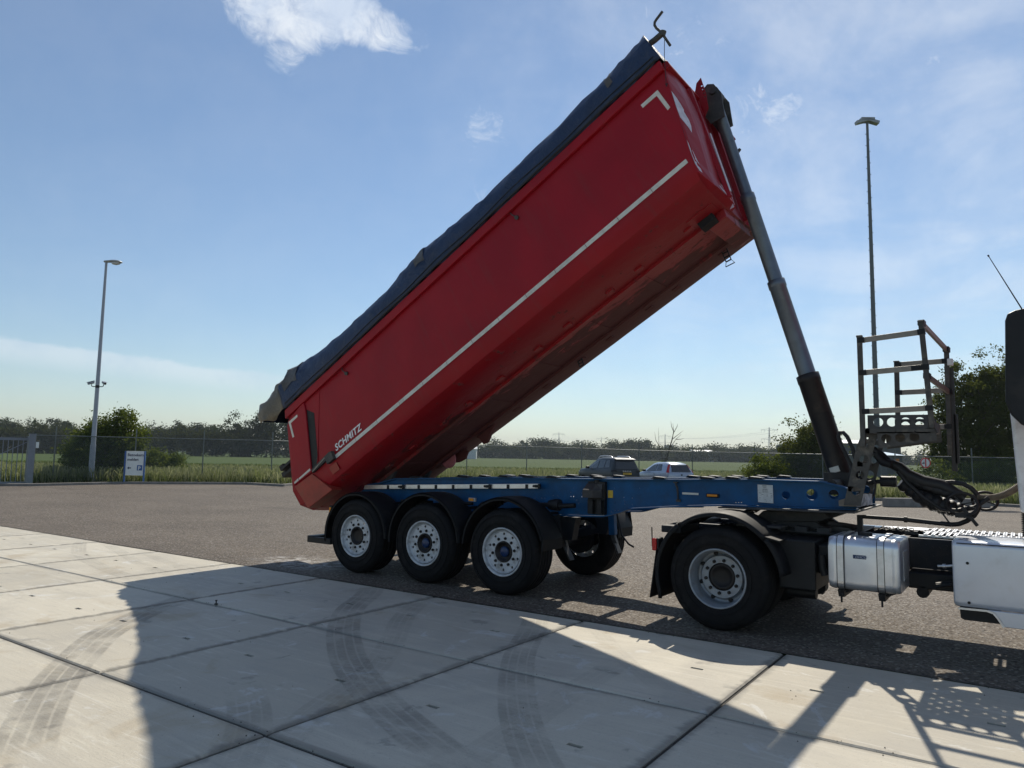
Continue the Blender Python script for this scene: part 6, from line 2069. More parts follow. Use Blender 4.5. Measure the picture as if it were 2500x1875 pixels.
bush('bush', 'lower pale bush at the fence left of the dark tree by the ram', 'bush', 1868, 40, 1096,
     [(0, 0, .42, .95, .9, .42), (-.5, 0, .3, .8, .8, .3), (.55, 0, .35, .8, .9, .36)], 8000, 0.13, 44, M['leaf_bush'], tr=False, spread=.22)
bush('dense_tree', 'dense dark round tree behind the foot of the hydraulic ram', 'tree', 1975, 41, 1023,
     [(-.2, 0, .45, 1.5, 1.5, .42), (-.9, 0, .55, .8, .9, .3), (.7, .2, .5, 1.3, 1.3, .40), (0, 0, .76, .8, .8, .2), (.8, 0, .75, .7, .7, .2), (-.95, 0, .93, .22, .22, .07), (0, 0, .16, 1.9, 1.4, .2), (1.3, 0, .2, 1.2, 1.2, .25)], 26000, 0.14, 45, M['leaf_tree'], spread=.24)
bush('tall_tree', 'tall open leafy tree behind the platform, its top reaching above the rails', 'tree', 2385, 41, 845,
     [(-.2, 0, .50, 1.6, 1.6, .36), (1.1, 0, .50, 1.4, 1.5, .36), (-1.5, .2, .42, 1.0, 1.2, .32), (-1.05, 0, .72, .50, .6, .22), (0.15, 0, .78, .45, .5, .24), (1.3, 0, .80, .55, .6, .22), (2.2, 0, .55, 1.2, 1.3, .4), (-1.9, 0, .62, .5, .5, .06), (0, 0, .2, 2.2, 1.6, .2), (1.6, 0, .2, 1.8, 1.4, .2), (-.6, 0, .34, 1.9, 1.5, .26), (.6, 0, .62, 1.2, 1.2, .24)], 60000, 0.15, 46, M['leaf_tree'], base_r=.13, spread=.23)
bush('bush', 'low bush at the foot of the tall tree behind the hose bundle', 'bush', 2290, 37.5, 1112,
     [(0, 0, .45, 1.3, .9, .42), (1.2, 0, .4, 1.1, .8, .42), (-1.3, 0, .28, .9, .8, .28), (2.4, 0, .45, 1.2, .8, .45), (3.5, 0, .45, 1.2, .8, .45)], 14000, 0.12, 47, M['leaf_bush'], tr=False, spread=.2)

# ---- bare tree
def bare_tree():
    p = ground(1632, 58)
    H = height(p, 1034)
    t = thing('bare_tree', 'thin leafless tree standing in the field behind the pale car', 'tree', (p[0], p[1], 0))
    b = MB()
    x, y = p[0], p[1]

    def P(s, h):
        return (x + RTH[0] * s, y + RTH[1] * s, h * H)
    b.tube([P(-.35, 0), P(-.3, .25), P(.0, .5), P(.30, .72), P(.42, .86), P(.36, 1.0)], [.09, .08, .06, .045, .025, .01], 6)
    for s0, h0, s1, h1, s2, h2 in ((.1, .56, .6, .72, 1.05, .82), (.3, .72, .75, .8, 1.2, .88), (-.3, .25, -.75, .6, -.80, .92), (-.75, .6, -1.0, .7, -1.1, .85), (.6, .72, .95, .72, 1.25, .74), (.38, .82, .7, .95, .75, 1.0), (-.3, .3, -.2, .5, -.3, .75), (.42, .86, .25, .95, .2, 1.05), (-.3, .15, -.6, .22, -.9, .3), (0, .5, .3, .55, .5, .6)):
        b.tube([P(s0, h0), P(s1, h1), P(s2, h2)], [.03, .02, .006], 5)
    b.build('trunk', M['bark'], t)
    leaf_cloud('ivy', [(x - RTH[0] * .35, y - RTH[1] * .35, .10 * H, .5, .5, .09 * H), (x - RTH[0] * .35, y - RTH[1] * .35, .24 * H, .28, .28, .1 * H)], 1200, .14, M['leaf_bush'], t, spread=.15, seed=51)


bare_tree()

# ---- far trees, each one of its own
FAR = [  # px, depth, top row, half width m, label
    (60, 150, 1012, 7.0, 'dark broad tree over the hedge at the left edge'), (112, 152, 1012, 5.5, 'dark broad tree over the hedge right of the one at the left edge'), (8, 148, 1016, 4.5, 'paler tree over the hedge at the very left edge'), (140, 155, 1022, 2.6, 'small dark tree ending the left tree clump'),
    (180, 190, 1040, 3.5, 'low tree just left of the lamp post over the hedge'),
    (376, 240, 1029, 5.0, 'round dark tree over the hedge right of the big bush'), (416, 240, 1036, 5.5, 'low pale tree top over the hedge between two round trees'), (446, 240, 1026, 4.0, 'round tree over the hedge, middle of the row'), (487, 240, 1032, 3.2, 'thin small tree over the hedge left of the last round tree'), (520, 240, 1026, 4.2, 'round tree over the hedge next to the dark wood'),
    (566, 135, 1012, 3.6, 'dark tree at the left end of the wood beside the tub'), (606, 135, 1004, 3.8, 'dark tree in the wood left of the tub tail, middle'), (650, 136, 996, 3.6, 'dark tree of the wood just left of the tub tail'), (700, 136, 1000, 3.6, 'dark tree of the wood behind the tub tail'), (465, 242, 1044, 4.0, 'low tree filling between the round trees over the hedge'),
    (1140, 420, 1084, 5.0, 'far low tree right of the tub'), (1212, 420, 1075, 5.5, 'far round tree alone above the orchard row'), (1254, 470, 1083, 5.0, 'far small tree right of the round one'), (1272, 470, 1085, 6.0, 'far small tree before the tall clump'),
    (1297, 430, 1069, 6.5, 'tall far tree at the left of the clump by the first pylon'), (1316, 430, 1072, 6.0, 'tall far tree in the clump by the first pylon'), (1340, 430, 1071, 4.5, 'pointed far tree just left of the first pylon'), (1362, 430, 1084, 6.5, 'low far tree under the first pylon'), (1385, 430, 1081, 6.0, 'low far tree right of the first pylon'), (1405, 430, 1077, 6.0, 'bushy far tree between the first two pylons'), (1432, 430, 1080, 6.5, 'far tree left of the second pylon'), (1448, 430, 1090, 5.5, 'low far tree at the foot of the second pylon'),
    (1500, 430, 1076, 6.5, 'far tree at the left end of the poplar clump'), (1520, 430, 1079, 6.0, 'bushy far tree beside the poplars'), (1538, 430, 1075, 3.0, 'first far poplar in the row'), (1551, 430, 1075, 2.8, 'second far poplar in the row'), (1563, 430, 1075, 2.8, 'third far poplar in the row'), (1576, 430, 1075, 2.8, 'fourth far poplar in the row'), (1592, 430, 1088, 6.5, 'low far tree right of the poplars'), (1615, 430, 1090, 6.5, 'low far tree behind the bare tree'), (1650, 440, 1092, 5.0, 'low far tree beside the grey block'),
    (1675, 440, 1090, 5.0, 'round far tree left of the white shed'), (1710, 460, 1094, 5.0, 'low far tree behind the white shed'), (1730, 440, 1089, 5.5, 'far tree over the middle of the white shed'), (1752, 440, 1089, 5.5, 'round far tree at the right end of the white shed'), (1790, 520, 1092, 5.0, 'far low tree right of the white shed'), (1815, 420, 1088, 2.8, 'narrow far tree left of the fourth pylon'), (1840, 440, 1089, 6.5, 'far tree at the foot of the fourth pylon'), (1780, 500, 1095, 6.0, 'lowest far tree right of the white shed'), (1875, 440, 1094, 6.5, 'far tree behind the pale bush'),
]
protos = {}


def far_tree(px, dep, py, hw, label, i):
    if dep < 300:
        f = 1.2 if dep > 200 else 1.62
        dep, hw = dep * f, hw * f
    elif hw > 3.1:
        hw *= 1.1
    p = ground(px, dep)
    H = height(p, py)
    t = thing('broadleaf_tree', label, 'tree', (p[0], p[1], 0), 'trees on the skyline')
    g = random.Random(100 + i)
    bl = []
    if hw < 3.3 and dep > 400:
        bl = [(p[0], p[1], H * .5, hw, hw, H * .5)]
    else:
        bl = [(p[0], p[1], H * .5, hw * .8, hw * .8, H * .46)]
        for k in range(6):
            a = g.uniform(-1, 1) * hw * .65
            bl.append((p[0] + RTH[0] * a, p[1] + RTH[1] * a, H * g.uniform(.35, .75), hw * .45, hw * .45, H * g.uniform(.18, .26)))
    sz = dep / 280.0
    n = 4200 if dep < 400 else 2000
    leaf_cloud('crown', bl, n, sz * .75, M['leaf_far'], t, spread=sz * 1.1, seed=200 + i, shell=.55)
    MB().tube([(p[0], p[1], 0), (p[0], p[1], H * .6)], [.3, .15], 6).build('trunk', M['bark'], t)


for i, a in enumerate(FAR):
    far_tree(*a, i)
# the far edge of the plain: a wooded line that reads as one mass
mass = []
g_ = random.Random(77)
for k in range(70):
    px = -300 + 45 * k
    p = ground(px, 820)
    mass.append((p[0], p[1], 3.6, 16, 10, g_.uniform(3.0, 6.0)))
tag(leaf_cloud('far_wood', mass, 9000, 3.0, M['leaf_far'], None, spread=2.5, seed=78, shell=.6), kind='stuff')


# ------------------------------------------------------------------ fence, gate, posts and signs
FENCE = [(84, 36.2, 2.33), (133, 36.4, 2.33), (330, 37.8, 2.32), (496, 38.9, 2.32), (664, 40.0, 2.31), (820, 43.6, 2.31), (980, 45.2, 2.30), (1140, 45.4, 2.30), (1286, 45.6, 2.28), (1420, 45.8, 2.24), (1560, 46.0, 2.18), (1690, 46.0, 2.14), (1843, 41.0, 2.08), (2008, 38.2, 2.05), (2185, 37.0, 2.03), (2372, 36.0, 2.01), (2560, 35.2, 2.0)]


def fence():
    pts = [(ground(px, d), h) for px, d, h in FENCE]
    t = thing('chain_link_fence', 'long chain link fence on thin posts along the far edge of the yard', 'fence', tuple(pts[4][0]))
    for k, (p, h) in enumerate(pts):
        ext = 0.45 if k not in (0,) else 0.0
        b = MB().tube([(p[0], p[1], -.05), (p[0], p[1], h + ext)], .030, 8)
        if 2 < k < 13:
            b.tube([(p[0], p[1], h + ext), (p[0], p[1], h + ext + .02)], .026, 8)
        b.build('fence_post', M['fence'], t)
    for (p, h), (q, k) in zip(pts[:-1], pts[1:]):
        MB().tube([(p[0], p[1], h), (q[0], q[1], k)], .024, 8).build('top_rail', M['fence'], t)
    w = MB()
    vs, fs = [], []
    pitch = 0.085
    for (p, h), (q, k2) in zip(pts[:-1], pts[1:]):
        L = np.linalg.norm(q - p)
        d = (q - p) / L
        hh = min(h, k2)
        nrm = np.array([-d[1], d[0], 0])
        for sgn in (1, -1):
            s = -hh
            while s < L:
                a0, a1 = max(s, 0), min(s + hh, L)
                if a1 > a0 + .02:
                    if sgn == 1:
                        z0, z1 = a0 - s, a1 - s
                    else:
                        z0, z1 = hh - (a0 - s), hh - (a1 - s)
                    A = p + d * a0 + np.array([0, 0, z0])
                    B = p + d * a1 + np.array([0, 0, z1])
                    r = .0022
                    o = len(vs)
                    up = np.array([0, 0, r * 1.4])
                    vs += [A + up, A - up + nrm * r, A - up - nrm * r, B + up, B - up + nrm * r, B - up - nrm * r]
                    fs += [(o, o + 1, o + 4, o + 3), (o + 1, o + 2, o + 5, o + 4), (o + 2, o, o + 3, o + 5)]
                s += pitch
    me = bpy.data.meshes.new('wire_mesh')
    me.from_pydata([tuple(v) for v in vs], [], fs)
    me.materials.append(M['fence'])
    o = bpy.data.objects.new('wire_mesh', me)
    COL.objects.link(o)
    hang(o, t)
    o['kind'] = 'stuff'


fence()


def gate():
    a, c = on(2, 0, 62, 1184), on(2, 0, -150, 1186)
    d = (c - a) / np.linalg.norm(c - a)
    t = thing('sliding_gate', 'grey sliding gate of upright bars at the left edge', 'gate', tuple(a))
    H = height(a, 1068)
    L = 3.2
    b = MB()
    nrm = np.array([-d[1], d[0], 0])

    def P(s, z):
        return a + d * s + np.array([0, 0, z])
    b.bar(P(0, .08), P(L, .08), .09, .14).bar(P(0, H - .08), P(L, H - .08), .07, .12).bar(P(0, .05), P(0, H + .06), .10, .08).bar(P(.05, H - .2), P(1.9, .9), .015, .03)
    b.build('gate_frame', M['gategrey'], t)
    bar0 = None
    for k in range(13):
        m = MB().bar(P(.21 + .19 * k, .12), P(.21 + .19 * k, H - .1), .032, .032, up=tuple(d))
        m.build('gate_bar', M['gategrey'], t)
    top = MB()
    for k in range(40):
        top.bar(P(.08 * k, H - .02), P(.08 * k + .02, H + .05), .01)
    tr_ = top.build('spike_strip', M['gategrey'], t)
    p = on(2, 0, 70, 1184.5)
    H2 = height(p, 1059.5)
    g = thing('gate_post', 'thick grey square post at the end of the sliding gate', 'gate post', tuple(p))
    m = MB().box((-.13, -.13, 0), (.13, .13, H2 - .02))
    m.v = [tuple(np.array([v[0] * d[0] - v[1] * d[1], v[0] * d[1] + v[1] * d[0], v[2]]) + p) for v in m.v]
    m.build('post', M['gategrey'], g, bevel=.01)
    m = MB().box((-.15, -.15, H2 - .02), (.15, .15, H2 + .01))
    m.v = [tuple(np.array([v[0] * d[0] - v[1] * d[1], v[0] * d[1] + v[1] * d[0], v[2]]) + p) for v in m.v]
    m.build('post_cap', M['gategrey'], g)
    # small white notice on the fence
    q = ground(90, 36.1)
    zz0, zz1 = height(q, 1093.5), height(q, 1079)
    r3 = np.array([*RTH, 0])
    n_ = MB().bar(q - r3 * .08 + np.array([0, 0, (zz0 + zz1) / 2]), q + r3 * .06 + np.array([0, 0, (zz0 + zz1) / 2]), .01, zz1 - zz0)
    tag(n_.build('notice_board', M['signwhite']), 'small white notice hung on the fence beside the gate post', 'notice')


gate()


def lamp_post():
    p = on(2, 0, 221, 1178)
    H = height(p, 640)
    t = thing('street_lamp', 'tall grey lamp post with one curved lamp head at the fence', 'street lamp', tuple(p))
    x, y = p[0], p[1]
    MB().tube([(x, y, 0), (x, y, 1.9)], [.14, .135], 16).tube([(x, y, 1.9), (x, y, H)], [.115, .06], 16).tube([(x, y, 1.9), (x, y, 1.92)], .137, 16).build('pole', M['lampgrey'], t)
    r3 = np.array([*RTH, 0.0])
    top = np.array([x, y, H])
    hd = MB()
    rings = []
    for s, w, h, zc in ((-.12, .05, .05, .03), (-.1, .09, .09, .03), (.1, .11, .11, .04), (.3, .15, .12, .05), (.5, .18, .14, .04), (.68, .17, .12, .02), (.80, .10, .06, .0)):
        ring = []
        for k in range(12):
            a = 2 * math.pi * k / 12
            q = top + r3 * s + np.array([*FWH, 0]) * (w * math.cos(a)) + np.array([0, 0, zc + h * .6 * math.sin(a)])
            ring.append(tuple(q))
        rings.append(ring)
    hd.loft(rings, smooth=True)
    lh = hd.build('lamp_head', M['galv'], t)
    gl = MB()
    rings = []
    for s, w, h in ((.28, .08, .03), (.34, .13, .09), (.5, .15, .12), (.66, .13, .09), (.72, .08, .03)):
        rings.append([tuple(top + r3 * s + np.array([*FWH, 0]) * (w * math.cos(a)) + np.array([0, 0, -.03 + min(0, h * math.sin(a))])) for a in np.linspace(0, 2 * math.pi, 12, endpoint=False)])
    gl.loft(rings, smooth=True).build('lamp_lens', mat('frosted_lens', (0.55, 0.56, 0.55), 0.25, var=.05), lh)
    # two cameras on a clamp
    zc = height(p, 943)
    for sgn, lab in ((-1, 'grey security camera on the lamp post, pointing left'), (1, 'grey security camera on the lamp post, pointing right')):
        c = thing('security_camera', lab, 'camera', (x, y, zc), 'cameras on the lamp post')
        b = MB().tube([(x, y, zc - .09), (x, y, zc + .05)], .10, 14).tube([tuple(np.array([x, y, zc - .02]) + r3 * sgn * s + np.array([0, 0, z])) for s, z in ((.05, 0), (.25, 0), (.3, .03), (.3, .12))], .022, 8)
        b.build('bracket', M['dgrey'], c)
        q = np.array([x, y, zc + .17]) + r3 * sgn * .33
        dr = r3 * sgn * (1 if sgn < 0 else .8) + np.array([0, 0, -.28]) - np.array([*FWH, 0]) * (.1 if sgn < 0 else .7)
        dr /= np.linalg.norm(dr)
        MB().tube([tuple(q - dr * .16), tuple(q + dr * .16)], .065, 12).bar(q - dr * .17 + np.array([0, 0, .07]), q + dr * .22 + np.array([0, 0, .07]), .15, .012).build('camera_housing', M['lampgrey'], c)
        MB().tube([tuple(q + dr * .16), tuple(q + dr * .175)], .05, 12).build('lens', M['glass'], c)


lamp_post()


def mast():
    p = ground(2143, 53)
    H = height(p, 300)
    t = thing('light_mast', 'very tall thin floodlight mast with climbing pegs on the right', 'light mast', tuple(p))
    x, y = p[0], p[1]
    r3 = np.array([*RTH, 0.0])
    MB().tube([(x, y, 0), (x, y, H)], [.21, .09], 14).build('pole', M['dgrey_post'], t)
    peg0 = None
    k = 0
    z = 3.0
    while z < H - .6:
        r = .21 - .12 * z / H
        s = 1 if k % 2 else -1
        a = np.array([x, y, z]) + r3 * s * r * .8
        m = MB().bar(a, a + r3 * s * .10, .035)
        m.build('climbing_peg', M['dgrey_post'], t)
        z += .45
        k += 1
    for s in (-1, 0, 1):
        q = np.array([x, y, H + .1 + (.15 if s == 0 else 0)]) + r3 * s * .42
        m = MB().bar(q - r3 * (.42 if s else .5) + np.array([0, 0, -s * -.12]), q + r3 * (.42 if s else .5) + np.array([0, 0, -s * .12]), .45, .22)
        m.build('floodlight', M['galv'], t)
    MB().bar(np.array([x, y, H]) - r3 * .5, np.array([x, y, H]) + r3 * .5, .08).build('head_frame', M['dgrey_post'], t)


M['dgrey_post'] = mat('mast_grey', (0.13, 0.145, 0.15), 0.6, 0.3, var=.1)
mast()


def visitor_sign():
    a, c = on(2, 0, 300, 1180), on(2, 0, 351, 1180.5)
    d = (c - a) / np.linalg.norm(c - a)
    L = np.linalg.norm(c - a)
    t = thing('visitor_sign', 'white sign with dark blue posts reading Bezoekers melden, at the fence', 'sign', tuple(a))
    H = height(a, 1101)
    zb = height(a, 1160)
    up = np.array([0, 0, 1.0])
    out = np.array([d[1], -d[0], 0])
    for s, w in ((0.04, .10), (L - .03, .10)):
        MB().bar(a + d * s, a + d * s + up * H, .10, .06, up=tuple(d)).build('post', M['signblue'], t)
    b = MB().bar(a + d * .08 + up * (zb + H) / 2, a + d * (L - .07) + up * (zb + H) / 2, .03, H - zb)
    bd = b.build('board', M['signwhite'], t)
    MB().bar(a + d * .08 + up * (H - .01), a + d * (L - .07) + up * (H - .01), .05, .025).bar(a + d * .08 + up * (zb + .01), a + d * (L - .07) + up * (zb + .01), .05, .025).build('board_edge', M['alu'], bd)
    w = L - .15
    hh = H - zb
    fr = a + out * .02
    text('Bezoekers', 'sign_lettering', .195, M['signdark'], frame_mtx(fr + d * .14 + up * (zb + hh * .79), d, up), bd, bold=.0035, sx=.93)
    text('melden', 'sign_lettering', .195, M['signdark'], frame_mtx(fr + d * .14 + up * (zb + hh * .60), d, up), bd, bold=.0035, sx=.93)
    ar = MB()
    q = [(.16, .30), (.24, .36), (.24, .32), (.34, .32), (.34, .28), (.24, .28), (.24, .24)]
    ar.prism([(x, zb + hh * z) for x, z in q], lambda s, z: tuple(fr + d * s + up * z), lambda s, z: tuple(fr + d * s + up * z + out * .004))
    ar.build('arrow', M['signdark'], bd)
    ps = MB().prism([(.62, zb + hh * .20), (.87, zb + hh * .20), (.87, zb + hh * .42), (.62, zb + hh * .42)], lambda s, z: tuple(fr + d * s + up * z), lambda s, z: tuple(fr + d * s + up * z + out * .004))
    ps.build('parking_panel', M['signblue'], bd)
    text('P', 'parking_letter', .25, M['signwhite'], frame_mtx(fr + out * .006 + d * .665 + up * (zb + hh * .225), d, up), bd, bold=.006)


visitor_sign()


def round_sign():
    p = ground(2257, 36.2)
    z = height(p, 1130)
    rr = 12.5 / FPX * 36.2
    r3, f3, up = np.array([*RTH, 0]), np.array([*FWH, 0]), np.array([0, 0, 1.0])
    t = thing('round_sign', 'round white prohibition sign with red rim hung on the fence', 'sign', tuple(p))
    c = p + up * z - f3 * .06

    def disc(r0, r1, off, name, m, par):
        b = MB()
        n = 28
        vs, fs = [], []
        for k in range(n):
            a = 2 * math.pi * k / n
            e = r3 * math.cos(a) + up * math.sin(a)
            vs += [c + e * r0 - f3 * off, c + e * r1 - f3 * off, c + e * r0 - f3 * (off - .008), c + e * r1 - f3 * (off - .008)]
        for k in range(n):
            o, q = 4 * k, 4 * ((k + 1) % n)
            fs += [(o, o + 1, q + 1, q), (o + 2, q + 2, q + 3, o + 3), (o + 1, o + 3, q + 3, q + 1)]
        b.add(vs, fs)
        return b.build(name, m, par)
    pl = disc(0.0, rr, .0, 'plate', M['signwhite'], t)
    disc(rr * .80, rr, .006, 'red_rim', M['signred'], pl)
    MB().bar(c - f3 * .006 - up * rr * .78 + r3 * .01, c - f3 * .006 + up * rr * .78 + r3 * .01, .012, .05, up=tuple(r3)).build('red_bar', M['signred'], pl)
    MB().bar(c - f3 * .006 - r3 * .16 - up * .02, c - f3 * .006 - r3 * .05 - up * .02, .012, .05).bar(c - f3 * .006 - r3 * .09 - up * .02, c - f3 * .006 - r3 * .07 + up * .06, .012, .03).build('black_symbol', M['signdark'], pl)


round_sign()


def beam_block():
    a, c = on(2, 0, 2167, 1238), on(2, 0, 2420, 1240)
    d = (c - a) / np.linalg.norm(c - a)
    up = np.array([0, 0, .34])
    n = np.array([-d[1], d[0], 0])
    m = MB().hexa([a, c, c + n * .35, a + n * .35, a + up + n * .03, c + up + n * .03, c + up + n * .32, a + up + n * .32])
    tag(m.build('concrete_barrier', M['kerb'], bevel=.03), 'long low grey concrete barrier lying on the yard under the hoses', 'barrier')


beam_block()


# ------------------------------------------------------------------ parked cars
def car(name, label, rear, yaw, L, Wd, prof, paint, rails=False, wheel_r=.33, plate='', badge='', red_high=False):
    """prof: stations (x from the tail, sill z, belt z, roof z, half width at belt, half width at roof)"""
    t = thing(name, label, 'car', (rear[0], rear[1], 0), 'cars parked at the fence')
    cy, sy = math.cos(yaw), math.sin(yaw)

    def P(x, y, z):
        return (rear[0] + cy * x - sy * y, rear[1] + sy * x + cy * y, z)
    rings, gh = [], []
    for x, zs, zb, zr, wb, wr in prof:
        h = [(wb * .86, zs), (wb * .98, zs + .12), (wb, (zs + zb) * .55), (wb * .985, zb - .06), (wb * .95, zb), (wr + (wb * .93 - wr) * .45, zb + (zr - zb) * .55), (wr, zr - .05 * min(1, (zr - zb) * 3)), (wr * .85, zr)]
        ring = [P(x, y, z) for y, z in h] + [P(x, 0, zr + .015)] + [P(x, -y, z) for y, z in reversed(h)]
        rings.append(ring)
    b = MB().loft(rings, closed=True, caps=True, smooth=True)
    bd = b.build('body', paint, t)
    bd.modifiers.new('edge', 'EDGE_SPLIT').split_angle = R(38)

    def at_sec(x, s, k):
        xs = [p[0] for p in prof]
        v = [float(np.interp(x, xs, [p[j] for p in prof])) for j in range(6)]
        _, zs, zb, zr, wb, wr = v
        # t=0 at belt, 1 at roof edge
        if k < .55:
            y = wb * .95 + (wr + (wb * .93 - wr) * .45 - wb * .95) * k / .55
            z = zb + (zr - zb) * k
        else:
            f = (k - .55) / .45
            y0 = wr + (wb * .93 - wr) * .45
            y = y0 + (wr - y0) * f
            z = zb + (zr - zb) * .55 + (zr - .05 * min(1, (zr - zb) * 3) - (zb + (zr - zb) * .55)) * f
        return P(x, s * (y + .012), z)

    def window(nm, pts):
        for s in (-1, 1):
            m = MB()
            m.add([at_sec(x, s, k) for x, k in pts], [tuple(range(len(pts)))])
            o = m.build(nm, M['glass'], bd, fix=False)
            o.modifiers.new('thickness', 'SOLIDIFY').thickness = .006
    return t, bd, P, window, at_sec


def wheels_of(t, P, L, Wd, r, xs):
    for x in xs:
        for s in (-1, 1):
            m = MB()
            c0, c1 = P(x, s * (Wd / 2 - .22), r), P(x, s * (Wd / 2 - .005), r)
            m.tube([c0, c1], r, 20)
            w = m.build('wheel', M['rubber'], t)
            MB().tube([c1, P(x, s * (Wd / 2 + .004), r)], r * .62, 16).build('hub_cap', M['alu'], w)


def suv():
    p = ground(1530, 40.6)
    yaw = R(147)
    prof = [(0.0, .35, .98, .99, .80, .74), (.06, .30, 1.02, 1.06, .88, .80), (.14, .28, 1.05, 1.45, .90, .66), (.30, .26, 1.06, 1.66, .905, .62), (.9, .25, 1.05, 1.70, .91, .63), (1.6, .25, 1.03, 1.70, .91, .63), (2.2, .25, 1.01, 1.64, .91, .62), (2.75, .25, 1.00, 1.40, .905, .64), (3.15, .25, 1.02, 1.12, .90, .72), (3.9, .27, .98, 1.02, .88, .78), (4.2, .32, .88, .92, .82, .72), (4.32, .38, .70, .72, .70, .60)]
    t, bd, P, window, at = car('sport_utility_car', 'dark grey sport utility car with roof bars parked at the fence', p, yaw, 4.32, 1.82, prof, M['suv'], True)
    window('side_window', [(.42, .14), (1.02, .10), (1.02, .84), (.62, .84)])
    window('side_window', [(1.08, .10), (1.75, .10), (1.75, .86), (1.08, .86)])
    window('side_window', [(1.82, .10), (2.72, .14), (2.42, .70), (2.14, .86), (1.82, .86)])
    rw = MB().hexa([P(.075, -.72, 1.06), P(.075, .72, 1.06), P(.09, .72, 1.06), P(.09, -.72, 1.06), P(.215, -.60, 1.50), P(.215, .60, 1.50), P(.23, .60, 1.50), P(.23, -.60, 1.50)])
    rw.v = [tuple(np.array(v) - np.array(P(.06, 0, 0)) + np.array(P(0, 0, 0))) for v in rw.v]
    rw.build('rear_window', M['glass'], bd)
    MB().hexa([P(.03, -.62, 1.58), P(.03, .62, 1.58), P(.35, .62, 1.64), P(.35, -.62, 1.64), P(.05, -.62, 1.61), P(.05, .62, 1.61), P(.38, .62, 1.685), P(.38, -.62, 1.685)]).build('roof_spoiler', M['suv'], bd)
    for s in (-1, 1):
        MB().tube([P(.55, s * .56, 1.69), P(.70, s * .57, 1.765), P(1.3, s * .58, 1.775), P(1.95, s * .57, 1.765), P(2.15, s * .56, 1.67)], .026, 8).build('roof_bar', M['alu'], bd)
        MB().hexa([P(-.02, s * .62, .90), P(-.02, s * .86, .90), P(.14, s * .915, .90), P(.14, s * .62, .90), P(.0, s * .64, 1.02), P(.0, s * .84, 1.02), P(.16, s * .90, 1.02), P(.16, s * .62, 1.02)]).build('tail_light', M['black'], bd)
        MB().hexa([P(2.62, s * .90, 1.04), P(2.80, s * .90, 1.04), P(2.80, s * 1.10, 1.04), P(2.62, s * 1.10, 1.04), P(2.64, s * .92, 1.19), P(2.78, s * .92, 1.19), P(2.78, s * 1.10, 1.19), P(2.64, s * 1.10, 1.19)]).build('wing_mirror', M['black'], bd, bevel=.03)
        MB().box((0, 0, 0), (.01, .01, .01))
    y0 = .004
    MB().hexa([P(-.035, -.30, .76), P(-.035, .24, .76), P(-.02, .24, .76), P(-.02, -.30, .76), P(-.035, -.30, .87), P(-.035, .24, .87), P(-.02, .24, .87), P(-.02, -.30, .87)]).build('number_plate', mat('yellow_plate', (.62, .40, .03), .5, var=.05), bd)
    mt = frame_mtx(P(-.037, .205, .785), Vector(P(0, -1, 0)) - Vector(P(0, 0, 0)), (0, 0, 1))
    text('HJ-926-X', 'plate_lettering', .088, M['signdark'], mt, bd, ext=.001, bold=.001)
    mt = frame_mtx(P(-.012, .25, .925), Vector(P(0, -1, 0)) - Vector(P(0, 0, 0)), (0, 0, 1))
    text('D A C I A', 'maker_lettering', .085, M['alu'], mt, bd, ext=.012, bold=.003, sx=1.5)
    MB().hexa([P(-.06, -.86, .35), P(-.06, .86, .35), P(.2, .9, .35), P(.2, -.9, .35), P(-.05, -.86, .62), P(-.05, .86, .62), P(.2, .9, .62), P(.2, -.9, .62)]).build('rear_bumper', M['black'], bd, bevel=.03)
    wheels_of(t, P, 4.32, 1.82, .34, (.80, 3.45))


